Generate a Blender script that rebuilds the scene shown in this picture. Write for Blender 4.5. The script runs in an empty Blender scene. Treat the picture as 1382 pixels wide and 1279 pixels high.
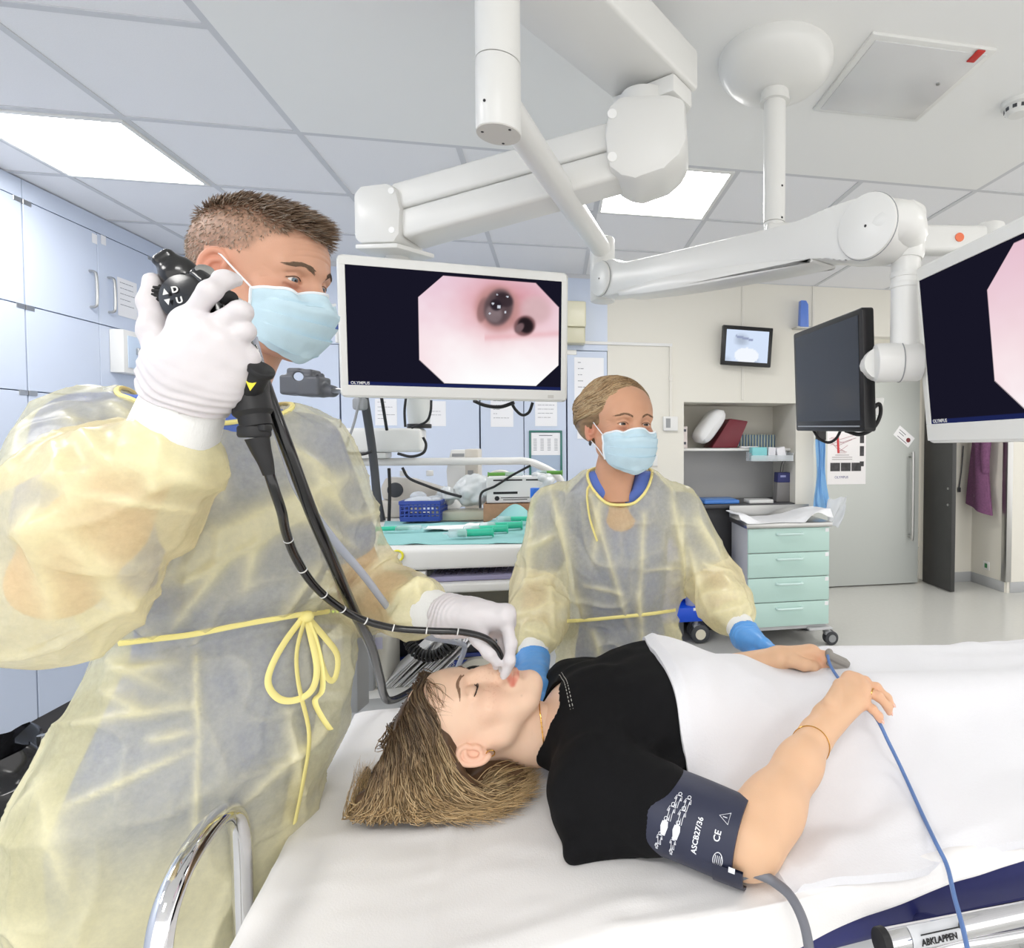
import bpy, bmesh, math, random
import numpy as np
from mathutils import Matrix, Vector, noise as mnoise
random.seed(7)
rng = np.random.RandomState(11)
D = bpy.data
SC = bpy.context.scene
COL = SC.collection
PI = math.pi

# ---------------------------------------------------------------- camera model (metres, horizon-level room)
F_PX, CX, CY, PITCH, YAW = 790.0, 893.0, 617.0, 0.03, 0.179
CAM = np.array([0.0, 0.0, 1.5])
def ray(px, py):
    xc = (px - CX) / F_PX; yc = (CY - py) / F_PX
    d = np.array([xc, yc*math.sin(PITCH) + math.cos(PITCH), yc*math.cos(PITCH) - math.sin(PITCH)])
    return d / d[1]
def P(px, py, d):                     # point of the place seen at a pixel, d metres in front of the tripod
    return CAM + ray(px, py)*d
def Pz(px, py, z):
    r = ray(px, py); return CAM + r*((z - 1.5)/r[2])
ROOM = Matrix.Rotation(YAW, 4, 'Z')
RI = ROOM.inverted()
def _room(v): return np.array(RI @ Vector(v))
def rY(px, py, Y):                    # same, on a room plane; results in room axes
    r = _room(ray(px, py)); return np.array([0, 0, 1.5]) + r*(Y/r[1])
def rX(px, py, X):
    r = _room(ray(px, py)); return np.array([0, 0, 1.5]) + r*(X/r[0])
def rZ(px, py, z):
    r = _room(ray(px, py)); return np.array([0, 0, 1.5]) + r*((z - 1.5)/r[2])
def W(x, y, z): return np.array(ROOM @ Vector((x, y, z)))
V = lambda *a: np.array(a, float)
def nrm(v):
    v = np.asarray(v, float); return v/ (np.linalg.norm(v) + 1e-12)
def frame(origin, x=None, y=None, z=None):
    """4x4 from two of three axes (first given wins)."""
    if x is not None and z is not None:
        x = nrm(x); y = nrm(np.cross(z, x)); z = np.cross(x, y)
    elif x is not None and y is not None:
        x = nrm(x); z = nrm(np.cross(x, y)); y = np.cross(z, x)
    else:
        y = nrm(y); x = nrm(np.cross(y, z)); z = np.cross(x, y)
    m = Matrix.Identity(4)
    for i, a in enumerate((x, y, z)):
        for k in range(3): m[k][i] = a[k]
    for k in range(3): m[k][3] = origin[k]
    return m
def catmull(pts, n=8):
    p = np.asarray(pts, float); out = []
    q = np.vstack([2*p[0]-p[1], p, 2*p[-1]-p[-2]])
    for i in range(1, len(q)-2):
        for k in range(n):
            t = k/n; a, b, c, d = q[i-1], q[i], q[i+1], q[i+2]
            out.append(.5*((2*b) + (c-a)*t + (2*a-5*b+4*c-d)*t*t + (3*b-a-3*c+d)*t**3))
    out.append(p[-1]); return np.array(out)

# ---------------------------------------------------------------- objects
def wm(o):
    m = o.matrix_basis.copy()
    if o.parent: m = wm(o.parent) @ o.matrix_parent_inverse @ m
    return m
def tag(o, label=None, cat=None, group=None, kind=None):
    if label: o['label'] = label
    if cat: o['category'] = cat
    if group: o['group'] = group
    if kind: o['kind'] = kind
    return o
def thing(name, label, cat, loc, group=None, rot=None):
    o = D.objects.new(name, None); COL.objects.link(o); o.empty_display_size = .05
    o.location = [float(v) for v in loc]
    if rot is not None: o.rotation_euler = rot
    return tag(o, label, cat, group)
def adopt(o, parent):
    o.parent = parent; o.matrix_parent_inverse = wm(parent).inverted(); return o
def link_mesh(name, me, mat, parent=None, label=None):
    o = D.objects.new(name, me); COL.objects.link(o)
    if mat is not None:
        for m in (mat if isinstance(mat, (list, tuple)) else [mat]): me.materials.append(m)
    if parent is not None: adopt(o, parent)
    if label: o['label'] = label
    return o
def copy_tree(o, parent=None):
    c = o.copy(); COL.objects.link(c)
    if parent is not None: c.parent = parent
    for ch in [x for x in D.objects if x.parent == o]: copy_tree(ch, c)
    return c

class MB:
    def __init__(self, M=None):
        self.v = []; self.f = []; self.n = 0; self.M = M; self.mi = []; self.m = 0; self.c = []; self.col = None
    def add(self, verts, faces):
        verts = np.asarray(verts, float).reshape(-1, 3)
        if self.M is not None:
            m = np.array(self.M); verts = verts @ m[:3, :3].T + m[:3, 3]
        self.v.append(verts); b = self.n
        self.f += [tuple(i + b for i in q) for q in faces]; self.mi += [self.m]*len(faces)
        if self.col is not None:
            c = np.asarray(self.col, float)
            self.c.append(np.tile(c, (len(verts), 1)) if c.ndim == 1 else c)
        self.n += len(verts); return self
    def local(self, M, fn):
        old = self.M; self.M = (old @ M) if old is not None else M
        fn(self); self.M = old; return self
    def box(self, c, s, bev=0, seg=2, R=None):
        bm = bmesh.new(); bmesh.ops.create_cube(bm, size=1)
        bmesh.ops.scale(bm, vec=s, verts=bm.verts)
        if bev: bmesh.ops.bevel(bm, geom=bm.edges[:], offset=min(bev, .49*min(s)), segments=seg, profile=.5, affect='EDGES')
        self.bm(bm, c, R); return self
    def bm(self, bm, c=(0, 0, 0), R=None):
        bm.verts.index_update()
        vs = np.array([v.co[:] for v in bm.verts])
        if R is not None: vs = vs @ np.array(R.to_3x3()).T
        self.add(vs + np.asarray(c, float), [[v.index for v in f.verts] for f in bm.faces]); bm.free()
    def lo_hi(self, lo, hi, bev=0, seg=2):
        lo = np.asarray(lo, float); hi = np.asarray(hi, float)
        return self.box((lo+hi)/2, np.abs(hi-lo), bev, seg)
    def tube(self, pts, r, n=10, closed=False, cap=True, flat=None):
        p = np.asarray(pts, float); m = len(p)
        r = np.full(m, r, float) if np.isscalar(r) else np.asarray(r, float)
        t = np.gradient(p, axis=0) if not closed else np.roll(p, -1, 0) - np.roll(p, 1, 0)
        t /= np.linalg.norm(t, axis=1, keepdims=True) + 1e-12
        u = np.cross(t[0], (0, 0, 1) if abs(t[0][2]) < .9 else (1, 0, 0)); u = nrm(u)
        rings = []; a = np.arange(n)*2*PI/n
        for i in range(m):
            u = u - t[i]*np.dot(u, t[i]); u = nrm(u); w = np.cross(t[i], u)
            if flat is None: rings.append(p[i] + r[i]*(np.cos(a)[:, None]*u + np.sin(a)[:, None]*w))
            else: rings.append(p[i] + r[i]*(np.cos(a)[:, None]*u*flat + np.sin(a)[:, None]*w))
        fs = []
        for i in range(m if closed else m-1):
            j = (i+1) % m
            for k in range(n):
                l = (k+1) % n; fs.append((i*n+k, i*n+l, j*n+l, j*n+k))
        vs = np.vstack(rings)
        if cap and not closed:
            fs.append(tuple(range(n-1, -1, -1))); fs.append(tuple((m-1)*n+k for k in range(n)))
        return self.add(vs, fs)
    def cyl(self, p0, p1, r0, r1=None, n=24, bev=0):
        p0 = np.asarray(p0, float); p1 = np.asarray(p1, float); r1 = r0 if r1 is None else r1
        L = np.linalg.norm(p1-p0); d = (p1-p0)/L
        if bev:
            b = bev; pr = [(r0-b, 0), (r0-b*.3, b*.3), (r0, b), (r1, L-b), (r1-b*.3, L-b*.3), (r1-b, L)]
        else: pr = [(r0, 0), (r1, L)]
        return self.lathe(pr, frame(p0, z=d, x=np.cross(d, (0, 0, 1)) if abs(d[2]) < .9 else (1, 0, 0)), n)
    def lathe(self, prof, M, n=24, cap=True):
        m = np.array(M); a = np.arange(n)*2*PI/n; vs = []; fs = []
        for r, z in prof:
            q = np.stack([r*np.cos(a), r*np.sin(a), np.full(n, z)], 1); vs.append(q @ m[:3, :3].T + m[:3, 3])
        k = len(prof)
        for i in range(k-1):
            for j in range(n):
                l = (j+1) % n; fs.append((i*n+j, i*n+l, (i+1)*n+l, (i+1)*n+j))
        if cap: fs.append(tuple(range(n-1, -1, -1))); fs.append(tuple((k-1)*n+j for j in range(n)))
        return self.add(np.vstack(vs), fs)
    def prism(self, poly, h, M=None, bev=0):
        """polygon in local xy extruded along local z by h (bevelled)."""
        bm = bmesh.new(); vs = [bm.verts.new((x, y, 0)) for x, y in poly]
        f = bm.faces.new(vs); r = bmesh.ops.extrude_face_region(bm, geom=[f])
        bmesh.ops.translate(bm, vec=(0, 0, h), verts=[e for e in r['geom'] if isinstance(e, bmesh.types.BMVert)])
        bmesh.ops.recalc_face_normals(bm, faces=bm.faces[:])
        if bev: bmesh.ops.bevel(bm, geom=[e for e in bm.edges], offset=bev, segments=2, profile=.5, affect='EDGES')
        if M is not None: bm.transform(M)
        self.bm(bm); return self
    def grid(self, pts, closed_u=False, closed_v=False):
        p = np.asarray(pts, float); a, b = p.shape[:2]; fs = []
        for i in range(a if closed_u else a-1):
            for j in range(b if closed_v else b-1):
                i2, j2 = (i+1) % a, (j+1) % b; fs.append((i*b+j, i2*b+j, i2*b+j2, i*b+j2))
        return self.add(p.reshape(-1, 3), fs)
    def ell(self, c, r, M=None, nu=16, nv=24):
        u = np.linspace(0, PI, nu); v = np.arange(nv)*2*PI/nv
        g = np.stack([np.sin(u)[:, None]*np.cos(v), np.sin(u)[:, None]*np.sin(v), np.cos(u)[:, None]*np.ones(nv)], 2)*np.asarray(r, float)
        if M is not None: g = g @ np.array(M.to_3x3()).T
        return self.grid(g + np.asarray(c, float), closed_v=True)
    def build(self, name, mat, parent=None, smooth=True, angle=35, label=None, doubles=False):
        me = D.meshes.new(name); vs = np.vstack(self.v)
        me.from_pydata(vs.tolist(), [], self.f)
        if len(set(self.mi)) > 1: me.polygons.foreach_set('material_index', self.mi)
        if self.c:
            at = me.color_attributes.new('Col', 'FLOAT_COLOR', 'POINT')
            c = np.vstack(self.c); c = np.hstack([c[:, :3], np.ones((len(c), 1))]); at.data.foreach_set('color', c.ravel())
        me.update(); me.validate()
        if smooth:
            me.polygons.foreach_set('use_smooth', [True]*len(me.polygons))
            if angle: me.set_sharp_from_angle(angle=math.radians(angle))
        return link_mesh(name, me, mat, parent, label)

def text(body, size, M, mat, parent, name='lettering', extrude=.0004, align='LEFT', bold=0):
    cu = D.curves.new(name, 'FONT'); cu.body = body; cu.size = size; cu.extrude = extrude; cu.align_x = align; cu.offset = bold
    cu.resolution_u = 3
    t = D.objects.new(name, cu); COL.objects.link(t)
    dg = bpy.context.evaluated_depsgraph_get(); me = D.meshes.new_from_object(t.evaluated_get(dg))
    D.objects.remove(t); D.curves.remove(cu)
    me.name = name; me.materials.clear(); me.transform(M)
    return link_mesh(name, me, mat, parent)

# ---------------------------------------------------------------- signed-distance modelling
class SDF:
    """grid of distances; primitives blend smoothly into one continuous surface"""
    def __init__(self, lo, hi, res):
        self.lo = np.asarray(lo, float); self.res = res
        self.n = np.maximum(3, np.ceil((np.asarray(hi, float)-self.lo)/res).astype(int)+1)
        self.g = np.full(self.n, 1.0, np.float32)
    def _sub(self, lo, hi, m):
        a = np.clip(np.floor((np.asarray(lo)-m-self.lo)/self.res).astype(int), 0, self.n-1)
        b = np.clip(np.ceil((np.asarray(hi)+m-self.lo)/self.res).astype(int)+1, 1, self.n)
        if np.any(b <= a): return None, None
        sl = tuple(slice(a[i], b[i]) for i in range(3))
        ax = [self.lo[i]+self.res*np.arange(a[i], b[i]) for i in range(3)]
        p = np.stack(np.meshgrid(*ax, indexing='ij'), -1).astype(np.float32)
        return sl, p
    def _mix(self, sl, d, k, op):
        g = self.g[sl]
        if op == '+':
            if k > 0:
                h = np.maximum(k-np.abs(g-d), 0)/k; self.g[sl] = np.minimum(g, d) - h*h*k*.25
            else: self.g[sl] = np.minimum(g, d)
        elif op == '-':
            d = -d
            if k > 0:
                h = np.maximum(k-np.abs(g-d), 0)/k; self.g[sl] = np.maximum(g, d) + h*h*k*.25
            else: self.g[sl] = np.maximum(g, d)
    def cone(self, a, b, ra, rb=None, k=.01, op='+', sc=None):
        a = np.asarray(a, float); b = np.asarray(b, float); rb = ra if rb is None else rb
        rm = max(ra, rb); sl, p = self._sub(np.minimum(a, b)-rm, np.maximum(a, b)+rm, max(k, .03)+self.res*3)
        if sl is None: return self
        ba = b-a; t = np.clip(((p-a) @ ba)/(ba @ ba + 1e-12), 0, 1)
        d = np.linalg.norm(p - a - t[..., None]*ba, axis=-1) - (ra + (rb-ra)*t)
        self._mix(sl, d.astype(np.float32), k, op); return self
    def chain(self, pts, rs, k=.01, op='+'):
        rs = [rs]*len(pts) if np.isscalar(rs) else rs
        for i in range(len(pts)-1): self.cone(pts[i], pts[i+1], rs[i], rs[i+1], k, op)
        return self
    def ell(self, c, r, R=None, k=.01, op='+'):
        c = np.asarray(c, float); r = np.asarray(r, float); rm = r.max() if R is not None else r
        sl, p = self._sub(c-rm, c+rm, max(k, .03)+self.res*3)
        if sl is None: return self
        q = p-c
        if R is not None: q = q @ np.array(R.to_3x3())
        k0 = np.linalg.norm(q/r, axis=-1); k1 = np.linalg.norm(q/(r*r), axis=-1)
        d = np.where(k1 > 1e-9, k0*(k0-1)/np.maximum(k1, 1e-9), -r.min())
        self._mix(sl, d.astype(np.float32), k, op); return self
    def rbox(self, c, h, rad, R=None, k=.01, op='+'):
        c = np.asarray(c, float); h = np.asarray(h, float); rm = np.linalg.norm(h) if R is not None else h
        sl, p = self._sub(c-rm, c+rm, max(k, .03)+self.res*3)
        if sl is None: return self
        q = p-c
        if R is not None: q = q @ np.array(R.to_3x3())
        q = np.abs(q)-(h-rad)
        d = np.linalg.norm(np.maximum(q, 0), axis=-1)+np.minimum(q.max(-1), 0)-rad
        self._mix(sl, d.astype(np.float32), k, op); return self
    def loft(self, rows, k=.02):            # elliptic slices: z, cx, cy, half width, half depth, turn
        r = np.array(sorted(rows)); z = self.lo[2]+self.res*np.arange(self.n[2])
        f = [np.interp(z, r[:, 0], r[:, i])[None, None, :] for i in range(1, 6)]
        x = (self.lo[0]+self.res*np.arange(self.n[0]))[:, None, None]-f[0]; y = (self.lo[1]+self.res*np.arange(self.n[1]))[None, :, None]-f[1]
        c, s = np.cos(f[4]), np.sin(f[4]); u = x*c+y*s; v = -x*s+y*c
        d = (((np.abs(u)/f[2])**2.3+(np.abs(v)/f[3])**2.3)**(1/2.3)-1)*np.minimum(f[2], f[3])
        zz = np.maximum(r[0, 0]-z, z-r[-1, 0])[None, None, :]; self._mix((slice(None),)*3, np.maximum(d, zz).astype(np.float32), k, '+'); return self
    def half(self, pt, n, k=.0):           # remove everything on the +n side
        n = nrm(n); ax = [self.lo[i]+self.res*np.arange(self.n[i]) for i in range(3)]
        d = ((ax[0]-pt[0])*n[0])[:, None, None]+((ax[1]-pt[1])*n[1])[None, :, None]+((ax[2]-pt[2])*n[2])[None, None, :]
        self._mix((slice(None),)*3, -d.astype(np.float32), k, '-'); return self
    def field(self, fn):                   # self.g -= fn(points) near the surface
        ix = np.argwhere(np.abs(self.g) < .03); p = self.lo + ix*self.res
        self.g[tuple(ix.T)] -= fn(p).astype(np.float32); return self
    def mesh(self, keep_biggest=False):
        g = self.g; s = g < 0; n = self.n
        c = np.zeros(n-1, np.int8)
        for i in (0, 1):
            for j in (0, 1):
                for l in (0, 1): c += s[i:n[0]-1+i, j:n[1]-1+j, l:n[2]-1+l]
        act = np.argwhere((c > 0) & (c < 8)); idx = -np.ones(n-1, np.int64); idx[tuple(act.T)] = np.arange(len(act))
        acc = np.zeros((len(act), 3)); cnt = np.zeros(len(act))
        E = [((i, j, 0), 2) for i in (0, 1) for j in (0, 1)]+[((i, 0, j), 1) for i in (0, 1) for j in (0, 1)]+[((0, i, j), 0) for i in (0, 1) for j in (0, 1)]
        for o, ax in E:
            a = act+np.array(o); b = a.copy(); b[:, ax] += 1
            ga = g[tuple(a.T)]; gb = g[tuple(b.T)]; m = (ga < 0) != (gb < 0)
            t = np.where(m, ga/np.where(m, ga-gb, 1), 0); q = a.astype(float); q[:, ax] += t
            acc[m] += q[m]; cnt[m] += 1
        vs = self.lo+self.res*acc/np.maximum(cnt, 1)[:, None]
        fs = []
        for ax in range(3):
            o1, o2 = [(1, 2), (2, 0), (0, 1)][ax]
            a = [slice(None)]*3; b = [slice(None)]*3; a[ax] = slice(0, -1); b[ax] = slice(1, None)
            sa, sb = s[tuple(a)], s[tuple(b)]; e = np.argwhere(sa != sb)
            ok = (e[:, o1] > 0) & (e[:, o2] > 0) & (e[:, o1] < n[o1]-1) & (e[:, o2] < n[o2]-1); e = e[ok]
            fl = s[tuple(e.T)]
            def cell(d1, d2):
                q = e.copy(); q[:, o1] -= d1; q[:, o2] -= d2; return idx[tuple(q.T)]
            q = np.stack([cell(1, 1), cell(0, 1), cell(0, 0), cell(1, 0)], 1)
            q[~fl] = q[~fl][:, ::-1]; fs.append(q)
        fs = np.vstack(fs); fs = fs[(fs >= 0).all(1)]
        return vs, fs

def np_mesh(name, vs, fs, mat, parent=None, cols=None, M=None, label=None, smooth=True):
    me = D.meshes.new(name)
    if M is not None:
        m = np.array(M); vs = vs @ m[:3, :3].T + m[:3, 3]
    fs = np.asarray(fs); k = fs.shape[1]
    me.vertices.add(len(vs)); me.vertices.foreach_set('co', np.asarray(vs, np.float32).ravel())
    me.loops.add(fs.size); me.loops.foreach_set('vertex_index', fs.ravel().astype(np.int32))
    me.polygons.add(len(fs)); me.polygons.foreach_set('loop_start', np.arange(0, fs.size, k, dtype=np.int32))
    me.polygons.foreach_set('loop_total', np.full(len(fs), k, np.int32))
    if smooth: me.polygons.foreach_set('use_smooth', np.ones(len(fs), bool))
    me.update(calc_edges=True)
    if cols is not None:
        at = me.color_attributes.new('Col', 'FLOAT_COLOR', 'POINT')
        at.data.foreach_set('color', np.hstack([cols, np.ones((len(cols), 1))]).astype(np.float32).ravel())
    return link_mesh(name, me, mat, parent, label)
def relax(vs, fs, it=2, f=.5):
    """laplacian smoothing of a quad mesh"""
    fs = np.asarray(fs); e = np.vstack([fs[:, [i, (i+1) % fs.shape[1]]] for i in range(fs.shape[1])]); e = np.vstack([e, e[:, ::-1]])
    for _ in range(it):
        acc = np.zeros_like(vs); cnt = np.zeros(len(vs)); np.add.at(acc, e[:, 0], vs[e[:, 1]]); np.add.at(cnt, e[:, 0], 1)
        vs = vs*(1-f)+f*acc/np.maximum(cnt, 1)[:, None]
    return vs

# smooth value noise, vectorised
_PT = rng.rand(64, 64, 64).astype(np.float32)
def vnoise(p, s=1.0, seed=0):
    q = np.asarray(p, float)*s + seed*17.31 + 1000
    i = np.floor(q).astype(int); f = q-i; f = f*f*(3-2*f); r = 0
    for a in (0, 1):
        for b in (0, 1):
            for c in (0, 1):
                w = (f[..., 0] if a else 1-f[..., 0])*(f[..., 1] if b else 1-f[..., 1])*(f[..., 2] if c else 1-f[..., 2])
                r = r + w*_PT[(i[..., 0]+a) & 63, (i[..., 1]+b) & 63, (i[..., 2]+c) & 63]
    return r*2-1
def seg_dist(p, a, b):
    a = np.asarray(a, float); b = np.asarray(b, float); ba = b-a
    t = np.clip(((p-a) @ ba)/(ba @ ba), 0, 1)
    return np.linalg.norm(p-a-t[..., None]*ba, axis=-1), t

# ---------------------------------------------------------------- materials
def srgb(r, g, b):
    return tuple(((c/255)/12.92 if c/255 <= .04045 else ((c/255+.055)/1.055)**2.4) for c in (r, g, b)) + (1.0,)
def mat(name, rgb, rough=.5, metal=0, bump=0, bscale=200, var=0, vscale=8, spec=.5, alpha=1, trans=0, sss=0, sheen=0, coat=0, vcol=False, emit=None, stretch=None, ior=None):
    m = D.materials.new(name); m.use_nodes = True; nt = m.node_tree; b = nt.nodes['Principled BSDF']; L = nt.links
    base = srgb(*rgb) if max(rgb) > 1.001 else tuple(rgb)+(1,)
    b.inputs['Base Color'].default_value = base; b.inputs['Roughness'].default_value = rough; b.inputs['Metallic'].default_value = metal
    b.inputs['Specular IOR Level'].default_value = spec; b.inputs['Alpha'].default_value = alpha
    b.inputs['Transmission Weight'].default_value = trans; b.inputs['Coat Weight'].default_value = coat; b.inputs['Coat Roughness'].default_value = .1
    if ior: b.inputs['IOR'].default_value = ior
    if sss: b.inputs['Subsurface Weight'].default_value = sss; b.inputs['Subsurface Radius'].default_value = (.012, .005, .003); b.inputs['Subsurface Scale'].default_value = .6
    if sheen: b.inputs['Sheen Weight'].default_value = sheen
    if emit: b.inputs['Emission Color'].default_value = srgb(*emit[0]); b.inputs['Emission Strength'].default_value = emit[1]
    tc = nt.nodes.new('ShaderNodeTexCoord'); src = tc.outputs['Object']
    if stretch:
        mp = nt.nodes.new('ShaderNodeMapping'); mp.inputs['Scale'].default_value = stretch; L.new(src, mp.inputs['Vector']); src = mp.outputs['Vector']
    colsock = None
    if vcol:
        at = nt.nodes.new('ShaderNodeVertexColor'); at.layer_name = 'Col'; colsock = at.outputs['Color']
    if var:
        n = nt.nodes.new('ShaderNodeTexNoise'); n.inputs['Scale'].default_value = vscale; n.inputs['Detail'].default_value = 5; L.new(src, n.inputs['Vector'])
        mx = nt.nodes.new('ShaderNodeMix'); mx.data_type = 'RGBA'; mx.blend_type = 'MULTIPLY'; mx.inputs['Factor'].default_value = 1
        mr = nt.nodes.new('ShaderNodeMapRange'); mr.inputs['From Min'].default_value = .3; mr.inputs['From Max'].default_value = .7
        mr.inputs['To Min'].default_value = 1-var; mr.inputs['To Max'].default_value = 1+var*.3; L.new(n.outputs['Fac'], mr.inputs['Value'])
        if colsock is not None: L.new(colsock, mx.inputs['A'])
        else: mx.inputs['A'].default_value = base
        L.new(mr.outputs['Result'], mx.inputs['B']); colsock = mx.outputs['Result']
    if colsock is not None: L.new(colsock, b.inputs['Base Color'])
    if bump:
        n = nt.nodes.new('ShaderNodeTexNoise'); n.inputs['Scale'].default_value = bscale; n.inputs['Detail'].default_value = 3; L.new(src, n.inputs['Vector'])
        bp = nt.nodes.new('ShaderNodeBump'); bp.inputs['Strength'].default_value = bump; bp.inputs['Distance'].default_value = .002
        L.new(n.outputs['Fac'], bp.inputs['Height']); L.new(bp.outputs['Normal'], b.inputs['Normal'])
    return m
def emat(name, strength=1, rgb=None):           # things that give off light: lamps and screens
    m = D.materials.new(name); m.use_nodes = True; nt = m.node_tree; nt.nodes.clear()
    e = nt.nodes.new('ShaderNodeEmission'); o = nt.nodes.new('ShaderNodeOutputMaterial'); e.inputs['Strength'].default_value = strength
    if rgb: e.inputs['Color'].default_value = srgb(*rgb)
    else:
        at = nt.nodes.new('ShaderNodeVertexColor'); at.layer_name = 'Col'; nt.links.new(at.outputs['Color'], e.inputs['Color'])
    nt.links.new(e.outputs['Emission'], o.inputs['Surface']); return m
# ================================================================ camera, light, materials
cam = D.cameras.new('camera'); camo = D.objects.new('camera', cam); COL.objects.link(camo); SC.camera = camo
camo.location = CAM; camo.rotation_euler = (PI/2 - PITCH, 0, 0)
cam.sensor_fit = 'HORIZONTAL'; cam.sensor_width = 36; cam.lens = F_PX/1382*36
cam.shift_x = (691-CX)/1382; cam.shift_y = (CY-639.5)/1382; cam.clip_start = .05
SC.view_settings.view_transform = 'Standard'; SC.view_settings.look = 'None'; SC.view_settings.gamma = 1; SC.view_settings.exposure = 0.0
SC.cycles.max_bounces = 8; SC.cycles.transparent_max_bounces = 16; SC.cycles.adaptive_threshold = .02; SC.cycles.sample_clamp_indirect = 6
wd = D.worlds.new('world'); SC.world = wd; wd.use_nodes = True
wd.node_tree.nodes['Background'].inputs['Color'].default_value = (1, .985, .965, 1); wd.node_tree.nodes['Background'].inputs['Strength'].default_value = 1.75

CEIL = 2.708
M_ceil = mat('mineral_fibre_tile', (238, 238, 240), .9, bump=.25, bscale=900, var=.03, vscale=260)
M_grid = mat('tile_grid_rail', (206, 207, 210), .6)
M_panel = mat('smooth_ceiling_panel', (238, 238, 236), .75)
M_cream = mat('cream_wall_paint', (226, 223, 213), .7, bump=.04, bscale=300)
M_blue = mat('pale_blue_laminate', (204, 214, 232), .35, var=.02, vscale=3)
M_bluegap = mat('cabinet_joint', (92, 108, 140), .6)
M_floor = mat('grey_vinyl_floor', (196, 196, 192), .22, var=.03, vscale=30, bump=.02, bscale=60)
M_white = mat('white_powder_coat', (226, 226, 223), .32)
M_white2 = mat('white_plastic', (226, 226, 224), .4)
M_warm = mat('warm_white_plastic', (224, 221, 212), .42)
M_grey = mat('grey_plastic', (150, 152, 154), .45)
M_dgrey = mat('dark_grey_plastic', (62, 64, 68), .45)
M_black = mat('black_plastic', (18, 18, 20), .35)
M_rubber = mat('black_rubber', (22, 22, 24), .6)
M_steel = mat('brushed_steel', (190, 190, 188), .3, 1)
M_chrome = mat('chrome', (225, 225, 228), .06, 1)
M_doorgrey = mat('grey_door_laminate', (192, 196, 193), .4)
M_skirt = mat('grey_skirting', (176, 178, 180), .4)
M_plinth = mat('dark_plinth', (74, 72, 74), .5)
M_paper = mat('paper', (240, 240, 242), .8)
M_ink = mat('print_ink', (96, 98, 108), .8)
M_blackink = mat('black_ink', (20, 20, 24), .6)
M_lamp = emat('ceiling_lamp_diffuser', 20.5, (255, 253, 250))

def struct(name, mb, m, smooth=False):
    o = mb.build(name, m, None, smooth=smooth); o['kind'] = 'structure'; return o
# ---- shell
XL, YB, YD = -2.42, 4.35, 5.49
struct('floor', MB(ROOM).lo_hi((-2.6, -2.2, -.06), (7.2, 9, 0)), M_floor)
struct('ceiling', MB(ROOM).lo_hi((-2.6, -2.2, CEIL), (7.2, 9, CEIL+.05)), M_ceil)
X0, Y0, TS = -1.588, 2.553, .6
g = MB(ROOM)
for i in range(-2, 15):
    x = X0+i*TS
    if 1 < i < 6: g.lo_hi((x-.012, Y0, CEIL-.004), (x+.012, 9, CEIL+.001))
    else: g.lo_hi((x-.012, -2.2, CEIL-.004), (x+.012, 9, CEIL+.001))
for j in range(-8, 12):
    y = Y0+j*TS
    if j >= 0: g.lo_hi((-2.45, y-.012, CEIL-.0042), (7.2, y+.012, CEIL+.001))
    else:
        g.lo_hi((-2.45, y-.012, CEIL-.0042), (X0+TS, y+.012, CEIL+.001)); g.lo_hi((X0+6*TS, y-.012, CEIL-.0042), (7.2, y+.012, CEIL+.001))
struct('ceiling_grid', g, M_grid)
struct('ceiling_panel', MB(ROOM).lo_hi((X0+TS+.012, -2.2, CEIL-.006), (X0+6*TS-.012, Y0-.012, CEIL+.002), .002, 1), M_panel)
struct('wall_left', MB(ROOM).lo_hi((-2.6, -2.2, 0), (XL-.34, 4.75, CEIL+.05)), M_blue)
# the back wall: niche cut between NX0 and NX1, alcove with the door to its right
NX0, NX1, NZ1 = .958, 1.86, 1.786
w = MB(ROOM)
w.lo_hi((.38, YB, 0), (NX0, YB+.62, CEIL)); w.lo_hi((NX0, YB, NZ1), (NX1, YB+.62, CEIL)); w.lo_hi((NX1, YB, 0), (2.012, YB+.62, CEIL))
w.lo_hi((NX0, YB+.5, 0), (NX1, YB+.62, NZ1))
struct('wall_back', w, M_cream)
struct('wall_back_blue', MB(ROOM).lo_hi((-2.6, YB+.36, 0), (.38, YB+.62, CEIL)), M_blue)
struct('wall_soffit', MB(ROOM).lo_hi((2.012, YB, 2.33), (7.2, YB+.12, CEIL)), M_cream)
w = MB(ROOM); w.lo_hi((2.0, YD+.06, 0), (3.72, YD+.2, CEIL)); w.lo_hi((3.72, YD+.06, 2.2), (3.9, YD+.2, CEIL)); w.lo_hi((3.86, YD, 0), (4.45, YD+.2, CEIL))
struct('wall_door', w, M_cream)
struct('wall_right', MB(ROOM).lo_hi((4.33, 5.02, 0), (4.45, YD+.02, CEIL)), M_cream)
struct('wall_right_return', MB(ROOM).lo_hi((4.34, 5.0, 0), (7.2, 5.14, CEIL)), M_cream)
struct('wall_beyond', MB(ROOM).lo_hi((2.0, 7.4, 0), (7.2, 7.5, CEIL)), M_cream)
struct('trim_1', MB(ROOM).lo_hi((4.315, 4.985, .11), (4.375, 5.055, CEIL), .004), M_steel, True)
b = MB(ROOM); b.lo_hi((3.88, YD-.008, 0), (4.33, YD, .105), .003); b.lo_hi((4.322, 5.02, 0), (4.33, YD, .105), .003); b.lo_hi((4.37, 4.992, 0), (7.2, 5.0, .105), .003)
struct('baseboard_right', b, M_skirt, True)
b = MB(ROOM); b.lo_hi((.4, YB-.008, 0), (NX0, YB, .1), .003); b.lo_hi((NX1, YB-.008, 0), (2.012, YB, .1), .003); b.lo_hi((2.012, YB-.008, 0), (2.02, YB+.62, .1))
struct('baseboard_back', b, M_skirt, True)
t = MB(ROOM)
for x in (1.423, 2.0): t.lo_hi((x-.012, YB-.006, NZ1 + (.02 if x < 1.9 else 0)), (x+.012, YB, CEIL), .002, 1)
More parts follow.
